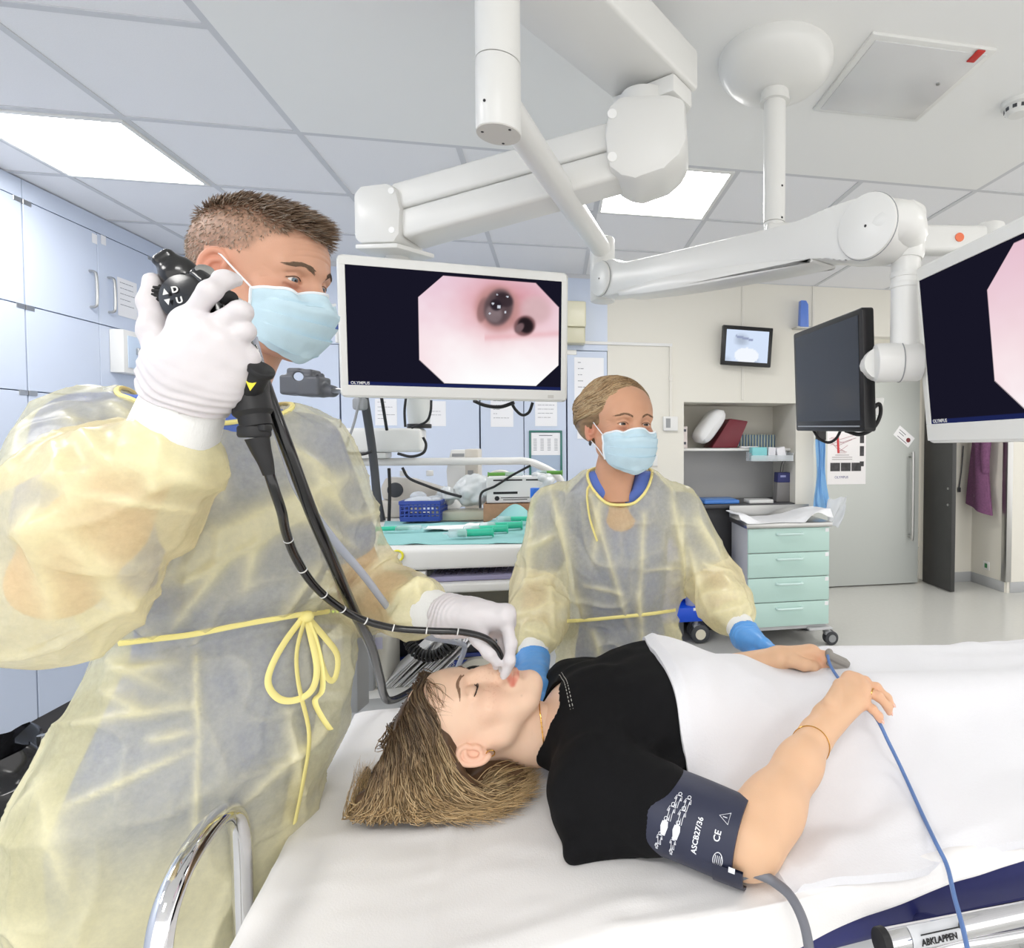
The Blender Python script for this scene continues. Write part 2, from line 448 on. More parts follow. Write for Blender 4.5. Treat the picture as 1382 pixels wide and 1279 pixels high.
struct('trim_2', t, M_warm)
# sliding door: leaf + handle, sign and poster are separate things
dr = thing('door_1', 'grey flush sliding door with a long steel pull handle', 'door', W(3.2, YD, 0)); dr['kind'] = 'structure'
MB(ROOM).lo_hi((2.2, YD, .012), (3.705, YD+.045, 2.3), .003).build('door_leaf', M_doorgrey, dr)
hb = MB(ROOM); hx = rY(1231, 670, YD-.05)[0]; za, zb = rY(1231, 615, YD)[2], rY(1231, 722, YD)[2]
hb.tube(catmull([(hx, YD, za), (hx, YD-.05, za), (hx, YD-.06, za-.03), (hx, YD-.06, zb+.03), (hx, YD-.05, zb), (hx, YD, zb)], 5), .016, 12)
hb.build('door_handle', M_steel, dr)
dd = thing('door_2', 'dark grey door leaf standing open beside the sliding door', 'door', W(3.82, 5.1, 0)); dd['kind'] = 'structure'
MB(ROOM).lo_hi((3.80, 5.1, .008), (3.845, YD+.06, 2.25), .004).build('door_leaf', mat('anthracite_door', (58, 58, 58), .45, var=.1, vscale=6), dd)
l = MB(ROOM)
for z in (1.02, .86): l.cyl((3.8, 5.15, z), (3.79, 5.15, z), .012)
l.build('door_lock', M_steel, dd)
bb = MB(ROOM); bb.lo_hi((3.76, 6.6, 0), (4.3, 6.9, 1.2), .01); tag(bb.build('storage_cupboard', mat('beige_board', (196, 186, 170), .6)), 'beige cupboard seen through the narrow gap beside the grey door', 'cupboard')

# ---- ceiling lamps: square diffusers, those in view and added ones outside it
def ceiling_light(i, j, label, grp=None):
    x, y = X0+i*TS, Y0+j*TS
    o = thing('ceiling_light', label, 'ceiling light', W(x+.3, y+.3, CEIL-.01), grp)
    f = MB(ROOM)
    for a, c in (((.012, .012), (.588, .03)), ((.012, .57), (.588, .588)), ((.012, .03), (.03, .57)), ((.57, .03), (.588, .57))):
        f.lo_hi((x+a[0], y+a[1], CEIL-.012), (x+c[0], y+c[1], CEIL-.001), .002, 1)
    f.build('light_frame', M_white, o)
    MB(ROOM).lo_hi((x+.031, y+.031, CEIL-.0085), (x+.569, y+.569, CEIL-.002)).build('diffuser', M_lamp, o)
ceiling_light(-1, 0, 'bright square ceiling light above the blue cabinets on the left')
ceiling_light(3, 0, 'bright square ceiling light behind the white joint housing')
for k, (i, j) in enumerate(((-1, -3), (-1, -5), (2, -6), (7, -4), (9, 1), (6, 3))):  # unseen lamps, added to balance the light across the room
    ceiling_light(i, j, 'square ceiling lamp added out of the picture to even the light', 'added lamps outside the picture')
# ceiling access hatch, smoke detector, plain mounting dome
hq = [(.931, 1.623), (1.33, 2.027)]
h = thing('ceiling_hatch', 'white glossy access hatch in the ceiling with a red tag', 'hatch', W(1.13, 1.82, CEIL))
MB(ROOM).lo_hi((.925, 1.62, CEIL-.016), (1.34, 2.03, CEIL-.005), .003).build('hatch_frame', M_white, h)
MB(ROOM).lo_hi((.945, 1.64, CEIL-.019), (1.32, 2.01, CEIL-.015), .002).build('hatch_panel', mat('hatch_gloss', (214, 214, 214), .18), h)
q = rZ(1317, 76, CEIL-.02)
MB(ROOM).box((q[0], q[1], CEIL-.02), (.026, .055, .004), .001, R=Matrix.Rotation(-.05, 3, 'Z').to_4x4()).build('hatch_tag', mat('red_tag', (196, 40, 34), .5), h, label='red rectangular tag')
q = rZ(1266, 113, CEIL-.02)
MB(ROOM).cyl((q[0], q[1], CEIL-.024), (q[0], q[1], CEIL-.015), .006).build('hatch_lock', M_steel, h)
q = rZ(1374, 136, CEIL)
sd = thing('smoke_detector', 'round white smoke detector on the ceiling at the right edge', 'smoke detector', W(q[0], q[1], CEIL))
b = MB(ROOM); b.lathe([(.055, 0), (.055, -.016), (.045, -.02)], Matrix.Translation((q[0], q[1], CEIL-.005)), 28); b.build('detector_base', M_white, sd)
b = MB(ROOM); b.lathe([(.044, -.018), (.042, -.036), (.03, -.046), (.001, -.047)], Matrix.Translation((q[0], q[1], CEIL-.005)), 28); b.build('detector_head', M_white, sd)
b = MB(ROOM)
for k in range(10):
    a = k*2*PI/10; b.box((q[0]+.0425*math.cos(a), q[1]+.0425*math.sin(a), CEIL-.033), (.004, .014, .012), .001, R=Matrix.Rotation(a, 4, 'Z'))
b.build('vent_slots', M_dgrey, sd)
# ================================================================ built-in pale blue cabinets
def handle(mb, axis_pt, out, up, L):
    a = np.array(axis_pt, float); o = np.array(out, float); u = np.array(up, float)
    mb.tube(catmull([a-u*L/2, a-u*L/2+o*.022+u*.004, a-u*(L/2-.03)+o*.032, a+u*(L/2-.03)+o*.032, a+u*L/2+o*.022-u*.004, a+u*L/2], 4), .007, 10)
def left_unit(y0, y1, label, ym=None, hmid=True):
    ym = (y0+y1)/2 if ym is None else ym
    o = thing('tall_cabinet', label, 'cabinet', W(XL-.17, (y0+y1)/2, 0), 'pale blue cabinets along the left wall')
    MB(ROOM).lo_hi((XL-.34, y0, .18), (XL-.022, y1, CEIL-.006)).build('carcass', M_bluegap, o, False)
    MB(ROOM).lo_hi((XL-.34, y0, 0), (XL-.04, y1, .18)).build('plinth', M_plinth, o, False)
    MB(ROOM).lo_hi((XL-.022, y0+.0, 2.614), (XL, y1, CEIL-.006)).build('top_filler', M_blue, o, False)
    g = .0025
    for a, b in ((y0, ym), (ym, y1)):
        for z0, z1 in ((2.127, 2.61), (1.729, 2.122), (.18+.35, 1.724), (.182, .524)):
            d = MB(ROOM).lo_hi((XL-.02, a+g, z0), (XL, b-g, z1), .0015, 1).build('cabinet_door', M_blue, o)
            if z0 > 2:
                h = MB(ROOM); yy = ym - .058 if a == y0 else ym+.072
                handle(h, (XL, yy, 2.297), (1, 0, 0), (0, 0, 1), .19); h.build('door_handle', M_steel, d)
            e = a if a == y0 else b
            s = .045 if a == y0 else -.045
            for zz in ((z1-.006,) if z0 < 2 else (z1-.008,)):
                MB(ROOM).lo_hi((XL-.004, e, zz-.011), (XL+.003, e+s, zz+.011), .001, 1).build('hinge', M_steel, d)
left_unit(3.222, 4.115, 'tall blue cabinet behind the doctor, with two bar handles and a paper stuck on it', 3.668)
left_unit(2.33, 3.218, 'tall blue cabinet at the left picture edge', 2.776)
struct('trim_3', MB(ROOM).lo_hi((XL-.34, 4.115, 0), (XL-.002, YB+.36, CEIL-.006)), M_blue)
def sheet_paper(c, w, h, u, nrm_, label, lines=6, m=None, group=None, tape=False, name='paper_notice', cat='notice', seed=1):
    """a printed sheet stuck flat on a surface: c centre (room), u horizontal dir, n outward"""
    F = frame(c, x=u, y=(0, 0, 1)); rr = random.Random(seed)
    o = thing(name, label, cat, W(*c), group)
    b = MB(ROOM @ F); b.box((0, 0, .0008), (w, h, .0012)); b.build('sheet', m or M_paper, o, False)
    p = MB(ROOM @ F); y = h*.38
    for k in range(lines):
        x = -w*.38
        while x < w*.3:
            L = w*rr.uniform(.05, .2); p.box((x+L/2, y, .0018), (L, h*.012, .0006)); x += L+w*.025
            if rr.random() < .18: break
        y -= h*.72/lines*(1 if rr.random() > .2 else 1.3)
        if y < -h*.42: break
    p.build('print', M_ink, o, False)
    return o
pa, pb = rX(159, 378, XL), rX(184, 428, XL)
sheet_paper(((XL+.001), (pa[1]+pb[1])/2, (pa[2]+pb[2])/2), .155, .215, (0, 1, 0), (1, 0, 0), 'white printed sheet taped on the upper blue cabinet door', 5)
for k, (px, py) in enumerate(((127, 322), (139, 324))):
    q = rX(px, py, XL); F = frame((XL+.001, q[1], q[2]), x=(0, 1, 0), y=(0, 0, 1))
    o = MB(ROOM @ F); o.box((0, 0, .001), (.035, .05, .001)); t = o.build('cabinet_sticker', M_paper, None, False)
    tag(t, ('small white sticker left of the cabinet door joint, above the handles', 'small white sticker right of the cabinet door joint, above the handles')[k], 'sticker', 'stickers on the cabinet doors')
# shallow white framed box on the cabinet front, right of the doors
wb = thing('wall_box', 'white framed box with a small grey latch beside the raised gloved hand', 'box', W(XL+.03, 4.0, 1.95))
a, c2 = rX(169, 444, XL+.08), rX(206, 508, XL+.08)
MB(ROOM).lo_hi((XL+.001, a[1], c2[2]), (XL+.07, 4.2, a[2]), .004).build('box_body', M_white2, wb)
MB(ROOM).lo_hi((XL+.0705, a[1]+.03, c2[2]+.03), (XL+.074, 4.17, a[2]-.03), .001).build('box_window', mat('pale_glazing', (196, 212, 232), .2), wb)
MB(ROOM).lo_hi((XL+.074, a[1]+.09, a[2]-.13), (XL+.09, a[1]+.14, a[2]-.09), .004).build('latch', M_steel, wb)

def back_unit(x0, x1, splits, label, upper=True):
    o = thing('wall_cabinet', label, 'cabinet', W((x0+x1)/2, YB+.18, 0), 'pale blue cabinets on the back wall')
    MB(ROOM).lo_hi((x0, YB+.022, .15), (x1, YB+.36, CEIL-.006)).build('carcass', M_bluegap, o, False)
    MB(ROOM).lo_hi((x0, YB+.05, 0), (x1, YB+.36, .15)).build('plinth', M_plinth, o, False)
    e = [x0]+splits+[x1]; g = .003
    for a, b in zip(e[:-1], e[1:]):
        d = MB(ROOM).lo_hi((a+g, YB, .155), (b-g, YB+.02, 2.15), .0015, 1).build('cabinet_door', M_blue, o)
        MB(ROOM).lo_hi((a, YB-.003, 2.12), (a+.07, YB+.004, 2.156), .001, 1).build('hinge', M_steel, d)
    MB(ROOM).lo_hi((x0, YB, 2.155), (x1, YB+.02, CEIL-.006)).build('top_panel', M_blue, o, False)
back_unit(-2.42, -1.455, [-1.94], 'pale blue wall cabinet left of the left screen')
back_unit(-1.45, -.535, [], 'wide pale blue cabinet front behind the left screen')
back_unit(-.53, .078, [-.226], 'pale blue cabinet with two narrow doors, one carrying a green framed chart')
back_unit(.083, .38, [], 'narrow pale blue cabinet next to the cream wall, under the paper dispenser')
struct('trim_4', MB(ROOM).lo_hi((-1.6, YB-.005, CEIL-.03), (.38, YB+.01, CEIL)), M_grid)
# sheets of paper on those cabinets
for k, (x0, y0, x1, y1, lab) in enumerate(((506, 538, 536, 574, 'white notice below the left screen beside the white post'), (572, 541, 602, 575, 'white notice right of the white post under the left screen'),
        (662, 536, 693, 576, 'white notice on the blue cabinet above the rail, left of the green framed chart'), (722, 536, 752, 575, 'white notice stuck just above the green framed chart'),
        (775, 482, 815, 540, 'white two-column notice beside the right edge of the left screen'), (779, 541, 822, 592, 'lower white notice half hidden by the hair of the woman in the gown'))):
    A, B = rY(x0, y0, YB), rY(x1, y1, YB)
    sheet_paper(((A[0]+B[0])/2, YB-.001-.0015*(k == 5), (A[2]+B[2])/2), B[0]-A[0], A[2]-B[2], (1, 0, 0), (0, -1, 0), lab, 5, None, 'notices on the blue cabinets', seed=k+3)
A, B = rY(714, 582, YB), rY(759, 642, YB); F = ROOM @ frame(((A[0]+B[0])/2, YB-.001, (A[2]+B[2])/2), x=(1, 0, 0), y=(0, 0, 1)); w_, h_ = B[0]-A[0], A[2]-B[2]
fr = thing('framed_chart', 'green framed chart hanging on the blue cabinet', 'framed chart', W((A[0]+B[0])/2, YB, B[2]))
b = MB(F); t_ = .014
b.box((0, h_/2, .006), (w_, t_, .012), .002); b.box((0, -h_/2, .006), (w_, t_, .012), .002); b.box((-w_/2+t_/2, 0, .006), (t_, h_, .012), .002); b.box((w_/2-t_/2, 0, .006), (t_, h_, .012), .002)
b.build('frame', mat('green_frame', (58, 118, 108), .4), fr)
MB(F).box((0, 0, .003), (w_-.02, h_-.02, .002)).build('backing', mat('blue_grey_card', (168, 184, 204), .6), fr, False)
MB(F).box((0, h_*.22, .0046), (w_-.03, h_*.5, .0012)).build('chart_sheet', M_paper, fr, False)
p = MB(F); p.box((0, h_*.41, .0056), (w_*.4, h_*.015, .0005))
for i in range(4):
    for j in range(9): p.box((-w_*.32+i*w_*.21, h_*.33-j*h_*.031, .0056), (w_*.1, h_*.008, .0005))
p.build('print', M_ink, fr, False)
# paper towel dispenser, cable trunking, thermostat
A, B = rY(764, 405, YB-.12), rY(791, 463, YB-.12)
pd = thing('towel_dispenser', 'cream paper towel dispenser on the blue panel behind the left screen', 'dispenser', W(A[0], YB, B[2]))
zs = A[2]-(A[2]-B[2])*.62
MB(ROOM).lo_hi((A[0]-.08, YB-.12, zs+.003), (B[0], YB-.001, A[2]), .012, 3).build('dispenser_cover', mat('aged_cream_plastic', (226, 222, 196), .3), pd)
MB(ROOM).lo_hi((A[0]-.08, YB-.115, B[2]), (B[0]-.005, YB-.001, zs), .012, 3).build('dispenser_base', mat('aged_beige_plastic', (206, 202, 176), .35), pd)
tk = thing('cable_trunking', 'thin white cable trunking running along the back wall and down', 'trunking', W(.855, YB, 2.2))
b = MB(ROOM); b.lo_hi((.2, YB-.014, 2.2), (.866, YB-.0005, 2.222), .002, 1); b.build('horizontal_run', M_white2, tk)
b = MB(ROOM); b.lo_hi((.846, YB-.0135, 1.665), (.866, YB-.0005, 2.2), .002, 1); b.build('vertical_run', M_warm, tk)
b = MB(ROOM); b.lo_hi((.842, YB-.017, 1.94), (.87, YB-.0005, 1.985), .003, 1); b.build('joint_cover', M_warm, tk)
th = thing('thermostat', 'small white thermostat with a grey display on the cream wall', 'thermostat', W(.855, YB, 1.6))
MB(ROOM).lo_hi((.795, YB-.026, 1.567), (.908, YB-.0005, 1.675), .006).build('thermostat_body', M_white2, th)
MB(ROOM).lo_hi((.815, YB-.0275, 1.59), (.85, YB-.0255, 1.66), .001, 1).build('display', M_grey, th)
q = rY(873, 622, YB)
sw = tag(MB(ROOM).lo_hi((q[0]-.06, YB-.012, q[2]-.04), (q[0]+.08, YB-.0005, q[2]+.04), .004).build('wall_socket', M_white2), 'white socket plate on the cream wall at the nurse\'s shoulder', 'socket')
# ---- small wall screen
A, B = rY(977, 443, YB-.1), rY(1039, 491, YB-.1)
ws = thing('wall_screen', 'small black framed screen high on the cream wall showing a pale blue picture', 'screen', W((A[0]+B[0])/2, YB, A[2]-.15))
cx_, cz_ = (A[0]+B[0])/2, (A[2]+B[2])/2; F = ROOM @ frame((cx_, YB-.1, cz_), x=(1, .04, .035), y=(0, .0, 1)); w_, h_ = .385, .295
F = ROOM @ Matrix.Translation((cx_, YB-.1, cz_)) @ Matrix.Rotation(.05, 4, 'Y') @ Matrix.Rotation(-.08, 4, 'Z') @ Matrix.Rotation(PI/2+.06, 4, 'X')
MB(F).box((0, 0, -.02), (w_, h_, .045), .006).build('screen_housing', M_black, ws)
b = MB(F); nu, nv = 40, 30; uu, vv = np.meshgrid(np.linspace(0, 1, nu), np.linspace(0, 1, nv), indexing='ij')
pts = np.stack([(uu-.5)*(w_-.06), (vv-.5)*(h_-.06), np.full_like(uu, .0035)], 2)
n1 = vnoise(np.stack([uu*3, vv*3, uu*0], 2), 1.0, 3)
c = np.ones((nu, nv, 3))*np.array(srgb(214, 228, 250)[:3])
c *= (1-.35*np.clip(n1+.25*(vv > .55)*(uu < .7), 0, 1))[..., None]
c = np.where((((uu-.5)**2*6+(vv-.2)**2*8) < .5)[..., None], np.array([.9, .94, 1.0]), c)
c = np.where(((np.abs(vv-.78+.25*(uu-.3)) < .035) & (uu > .22) & (uu < .62))[..., None], np.array(srgb(150, 160, 190)[:3]), c)
b.col = c.reshape(-1, 3); b.grid(pts); b.build('display', emat('small_screen_picture', 1.0), ws)
b = MB(ROOM); b.lo_hi((cx_-.04, YB-.075, cz_-.05), (cx_+.04, YB-.0005, cz_+.05), .004); b.build('wall_bracket', M_dgrey, ws)

# ================================================================ niche with shelves
M_nichegrey = mat('grey_back_panel', (190, 190, 190), .5)
ZS, ZC = 1.433, 1.0
nb = struct('niche_panel', MB(ROOM).lo_hi((NX0+.001, YB+.485, ZC), (NX1-.001, YB+.5, ZS)), M_nichegrey)
sh = tag(MB(ROOM).lo_hi((NX0+.001, YB+.1, ZS-.02), (NX1-.001, YB+.485, ZS), .002, 1).build('niche_shelf', M_white2), 'white shelf inside the wall niche, holding pillows and bins', 'shelf')
ct = thing('niche_counter', 'dark counter board in the wall niche behind the mint drawer cart', 'counter', W(1.4, YB+.2, 0))
MB(ROOM).lo_hi((NX0+.001, YB+.005, ZC-.03), (NX1-.001, YB+.484, ZC), .003).build('counter_top', mat('dark_counter', (70, 70, 74), .35), ct)
MB(ROOM).lo_hi((NX0+.05, YB+.05, .08), (NX1-.05, YB+.46, ZC-.03), .003).build('counter_body', mat('black_carcass', (40, 40, 44), .5), ct)
MB(ROOM).lo_hi((NX0+.08, YB+.08, 0), (NX1-.08, YB+.44, .08)).build('counter_plinth', M_black, ct)
def pillow(c, a, b2, t, M):
    n = 20; u, v = np.meshgrid(np.linspace(-1, 1, n), np.linspace(-1, 1, n), indexing='ij')
    th_ = t/2*((1-u**4)*(1-v**4))**.5; pin = 1-.06*(u*u*v*v)
    pts = np.stack([u*a/2*pin*(1-.05*v*v), v*b2/2*pin*(1-.05*u*u), th_], 2); m = MB(M @ Matrix.Translation(c))
    m.grid(pts); pts2 = pts.copy(); pts2[..., 2] *= -1; m.grid(pts2[::-1]); return m
q = rY(957, 576, YB+.2)
Mq = ROOM @ Matrix.Translation((q[0], YB+.22, q[2]+.005)) @ Matrix.Rotation(-.95, 4, 'Y')
m = pillow((0, 0, 0), .32, .36, .13, Mq); tag(m.build('white_pillow', mat('white_pillow_cover', (236, 236, 236), .8), angle=60), 'white pillow leaning on the dark red wedge in the niche', 'pillow')
q = rY(978, 578, YB+.25)
bm_ = MB(ROOM @ Matrix.Translation((q[0]+.02, YB+.26, q[2]-.0)) @ Matrix.Rotation(-.6, 4, 'Y')); poly = [(-.13, -.08), (.13, -.08), (.13, .09), (-.13, .0)]
bm_ = MB(ROOM @ frame((q[0]+.01, YB+.13, ZS), x=(1, 0, 0), y=(0, 0, 1)))
bm_.prism([(-.15, .003), (.06, .003), (.15, .215), (.0, .235)], -.28, None, .008)
tag(bm_.build('foam_wedge', mat('dark_red_vinyl', (112, 28, 42), .4, var=.06)), 'dark red vinyl foam wedge on the niche shelf', 'wedge cushion')
q = rY(927, 575, YB+.15)
bk = thing('glove_carton', 'white carton with faded print at the left end of the niche shelf', 'carton', W(q[0], YB+.2, ZS))
MB(ROOM).lo_hi((NX0+.005, YB+.12, ZS+.001), (NX0+.055, YB+.3, ZS+.17), .002, 1).build('carton_body', mat('carton_white', (228, 218, 216), .6), bk)
p = MB(ROOM); p.lo_hi((NX0+.02, YB+.118, ZS+.13), (NX0+.045, YB+.1205, ZS+.15)); p.lo_hi((NX0+.02, YB+.118, ZS+.03), (NX0+.045, YB+.1205, ZS+.05)); p.build('print', M_ink, bk, False)
tag(MB(ROOM).box((1.52, YB+.06+.1, ZS+.0085), (.14, .1, .012), .004).build('paper_pad', M_paper), 'flat white pad lying on the niche shelf by the wedge', 'pad')
# bin rail and boxes hanging under the shelf
br = thing('bin_rack', 'blue louvred rack panel behind the small bins in the niche', 'rack', W(1.65, YB+.4, ZS))
rA, rB = rY(995, 578, YB+.42), rY(1076, 606, YB+.42)
b = MB(ROOM); b.lo_hi((1.40, YB+.435, ZS+.001), (NX1-.005, YB+.45, ZS+.11), .002); b.build('rack_panel', mat('rack_blue', (120, 156, 196), .4), br)
b = MB(ROOM)
for k in range(17): b.box((1.42+k*.026, YB+.428, ZS+.057), (.012, .012, .11), .002, 1)
b.build('rack_louvres', mat('rack_pale_louvre', (214, 222, 206), .4), br)
A = rY(1012, 595, YB+.02); B = rY(1075, 620, YB+.02)
bn = thing('clear_bin', 'clear plastic bin of packets hooked in front of the niche shelf', 'bin', W(1.7, YB+.05, ZS-.05))
M_clear = mat('clear_plastic', (226, 232, 236), .15, alpha=.35)
b = MB(ROOM); x0, x1, z0, z1 = A[0], NX1-.03, B[2]-.01, ZS-.024
b.lo_hi((x0, YB-.02, z0), (x1, YB+.12, z0+.004)); b.lo_hi((x0, YB-.024, z0), (x1, YB-.02, z1-.03)); b.lo_hi((x0, YB+.1, z0), (x1, YB+.104, z1)); b.lo_hi((x0-.004, YB-.02, z0), (x0, YB+.1, z1-.01)); b.lo_hi((x1, YB-.02, z0), (x1+.004, YB+.1, z1-.01))
b.build('bin_body', M_clear, bn)
for k, (cx, wd_, col, nm, lab) in enumerate(((x0+.075, .12, (132, 206, 210), 'glove_box', 'turquoise box standing in the clear bin'), (x0+.175, .06, (222, 222, 228), 'white_packet', 'white packet in the middle of the clear bin'), (x0+.255, .07, (232, 232, 236), 'white_packet', 'white packet leaning at the right of the clear bin'))):
    o = MB(ROOM @ Matrix.Translation((cx, YB+.04, z0+.058+.0)) @ Matrix.Rotation((0, .06, -.2)[k], 4, 'Y')); o.box((0, 0, 0), (wd_, .08, .1), .004); tag(o.build(nm, mat(nm+'_card', col, .5)), lab, 'box', 'packets in the clear bin')
# items on the counter
q = rY(975, 680, YB-.02)
fl = thing('blue_folder', 'blue plastic folder lying on the niche counter', 'folder', W(q[0], YB+.0, ZC))
MB(ROOM).box((q[0]+.01, YB+.15, ZC+.017), (.28, .26, .03), .008).build('folder_body', mat('folder_blue', (72, 128, 206), .35), fl)
MB(ROOM).box((q[0]+.01, YB+.1, ZC+.034), (.24, .12, .004), .002, 1).build('folder_lid_rim', mat('folder_blue_light', (104, 156, 224), .35), fl)
q = rY(1030, 678, YB-.02)
tag(MB(ROOM).box((q[0]+.0, YB+.09, ZC+.015), (.2, .15, .028), .006).build('white_tray', M_white2), 'flat white tray next to the blue folder on the counter', 'tray')
q = rY(1058, 665, YB+.2)
bg = thing('paper_bag', 'grey and navy carrier bag standing at the right end of the counter', 'bag', W(q[0], YB+.1, ZC))
F = ROOM @ frame((q[0]-.0, YB+.2, ZC+.001), x=(1, 0, 0), y=(0, 0, 1))
MB(F).prism([(-.1, 0), (.08, 0), (.09, .155), (-.09, .155)], .09, None, .003).build('bag_lower', mat('bag_grey', (128, 126, 126), .6), bg)
MB(F).prism([(-.09, .1555), (.09, .1555), (.085, .235), (-.085, .235)], .091, None, .003).build('bag_upper', mat('bag_navy', (52, 56, 112), .6), bg)
p = MB(F); p.box((-.045, .205, .0922), (.045, .016, .001)); p.box((.04, .205, .0922), (.045, .016, .001)); p.build('bag_print', mat('bag_print', (150, 156, 200), .6), bg)
b = MB(F)
for z in (.02, .07): b.tube(catmull([(-.04, .235, z), (-.03, .3, z), (.0, .36, z+.01), (.03, .3, z), (.04, .235, z)], 6), .004, 6)
b.build('bag_handle', mat('bag_cord', (104, 100, 100), .7), bg)
tag(MB(F).prism([(.1, 0), (.125, 0), (.125, .22), (.1, .22)], .06, Matrix.Translation((0, 0, -.03)), .003).build('navy_bag', mat('bag_navy_dark', (40, 44, 84), .6)), 'narrow dark navy bag behind the grey carrier bag', 'bag')

# ================================================================ mint drawer cart
A, B = rY(1013, 714, 3.93), rY(1119, 842, 3.93)
cx0, cx1, yf = A[0]-.02, B[0], 3.93; zt, zb = 1.5-(700-593)*.0+0, B[2]
zt = rY(1060, 712, yf)[2]
dc = thing('drawer_cart', 'mint green drawer cart on castors with a steel tray top', 'drawer cart', W((cx0+cx1)/2, yf+.2, 0))
M_mint = mat('mint_laminate', (190, 220, 212), .35); M_cart = mat('cart_grey', (196, 196, 198), .4)
MB(ROOM).lo_hi((cx0, yf+.02, zb), (cx1, yf+.39, zt), .004).build('cart_body', M_cart, dc)
nz = 4; hh = (zt-zb)/nz
for k in range(nz):
    z0 = zb+k*hh+.003; d = MB(ROOM).lo_hi((cx0+.003, yf, z0), (cx1-.003, yf+.02, z0+hh-.006), .004).build('drawer', M_mint, dc)
    h = MB(ROOM); xc = (cx0+cx1)/2; zz = z0+hh*.74
    h.tube(catmull([(xc-.095, yf, zz), (xc-.09, yf-.022, zz), (xc-.06, yf-.028, zz), (xc+.06, yf-.028, zz), (xc+.09, yf-.022, zz), (xc+.095, yf, zz)], 4), .009, 8)
    h.build('drawer_handle', mat('mint_handle', (206, 230, 226), .3) if k == 0 else D.materials['mint_handle'], d)
    MB(ROOM).lo_hi((cx1-.035, yf-.001, z0+hh-.04), (cx1-.008, yf, z0+hh-.012)).build('drawer_label', M_paper, d, False)
MB(ROOM).lo_hi((cx0-.015, yf-.015, zt), (cx1+.015, yf+.40, zt+.035), .006).build('cart_top', M_steel, dc)
MB(ROOM).lo_hi((cx0-.015, yf+.392, zt+.03), (cx1+.015, yf+.399, zt+.12), .002, 1).build('tray_rim', M_steel, dc)
b = MB(ROOM); b.lo_hi((cx0+.01, yf+.03, zb-.03), (cx1-.01, yf+.38, zb)); b.lo_hi((cx1-.16, yf-.02, zb-.035), (cx1+.02, yf+.06, zb-.02), .004); b.build('base_frame', M_cart, dc)
def castor(M, r, parent, m_wheel, M_hub=None):
    """castor with its top at the origin of M, wheel touching z=-(2r+.03)"""
    o = MB(M); o.cyl((0, 0, -.03), (0, 0, 0), .018, n=14); o.prism([(-.02, -.028), (.03, -.028), (.045, -.05-r), (.03, -.055-r), (-.02, -.05)], .05, Matrix.Translation((0, .025, 0)) @ Matrix.Rotation(PI/2, 4, 'X'), .003)
    f = o.build('castor', M_grey, parent)
    w_ = MB(M)
    for y in (-.02, .02): w_.lathe([(r*.5, -.012), (r*.85, -.012), (r, -.006), (r, .006), (r*.85, .012), (r*.5, .012)], frame((.03, y, -.03-r), z=(0, 1, 0), x=(1, 0, 0)), 24)
    w_.build('wheel', m_wheel, f)
    h = MB(M); h.cyl((.03, -.036, -.03-r), (.03, .036, -.03-r), r*.55, n=20); h.build('wheel_hub', M_hub or M_grey, f)
zcast = zb-.03
for x, y in ((cx0+.06, yf+.06), (cx1+.0, yf+.04), (cx0+.06, yf+.38), (cx1-.04, yf+.38)):
    castor(ROOM @ Matrix.Translation((x, y, zcast)), (zcast-.03)/2, dc, M_dgrey)
# white drape lying in the tray, clear bag hanging at its right
def heightcloth(M, nx, ny, fn, th=.004):
    u, v = np.meshgrid(np.linspace(0, 1, nx), np.linspace(0, 1, ny), indexing='ij'); pts = fn(u, v)
    m = MB(M); m.grid(pts); low = pts.copy(); low[..., 2] -= th; m.grid(low[::-1])
    for e, f2 in ((pts[0], low[0]), (pts[-1], low[-1]), (pts[:, 0], low[:, 0]), (pts[:, -1], low[:, -1])): m.grid(np.stack([e, f2], 0))
    return m
def dr_fn(u, v):
    x = cx0-.06+u*(cx1-cx0+.085); y = yf-.02+v*.36
    z = zt+.05+.02*np.sin(u*9+1)*(1-v*.3)+.11*np.clip(u-.62, 0, 1)*2.2*(1-.3*v)+.012*vnoise(np.stack([u*6, v*4, u*0], 2), 1, 5)+.03*np.exp(-((u-.02)/.1)**2)
    z = np.where(v < .12, z-.03*(.12-v)/.12*(1+np.sin(u*14)), z)
    return np.stack([x, y-.02*np.sin(u*11), np.maximum(z, zt+.042)], 2)
M_drape = mat('white_drape', (240, 241, 244), .8, bump=.1, bscale=120)
tag(heightcloth(ROOM, 50, 26, dr_fn).build('white_drape', M_drape, angle=80), 'crumpled white drape lying in the steel tray of the mint drawer cart', 'drape')
def bag_fn(u, v):
    x = cx1+.03+.16*u*(1-.5*np.clip(v-.4, 0, 1)); z = zt+.18-.2*v+.03*u*(1-v); y = yf+.1+.02*np.sin(u*7+v*5)+.05*v*u
    return np.stack([x, y, z+.008*np.sin(u*13)], 2)
b = heightcloth(ROOM, 20, 20, bag_fn); tag(b.build('clear_waste_bag', mat('clear_film', (232, 236, 242), .2, alpha=.55), angle=80), 'clear plastic bag taped to the right side of the mint drawer cart', 'bag')
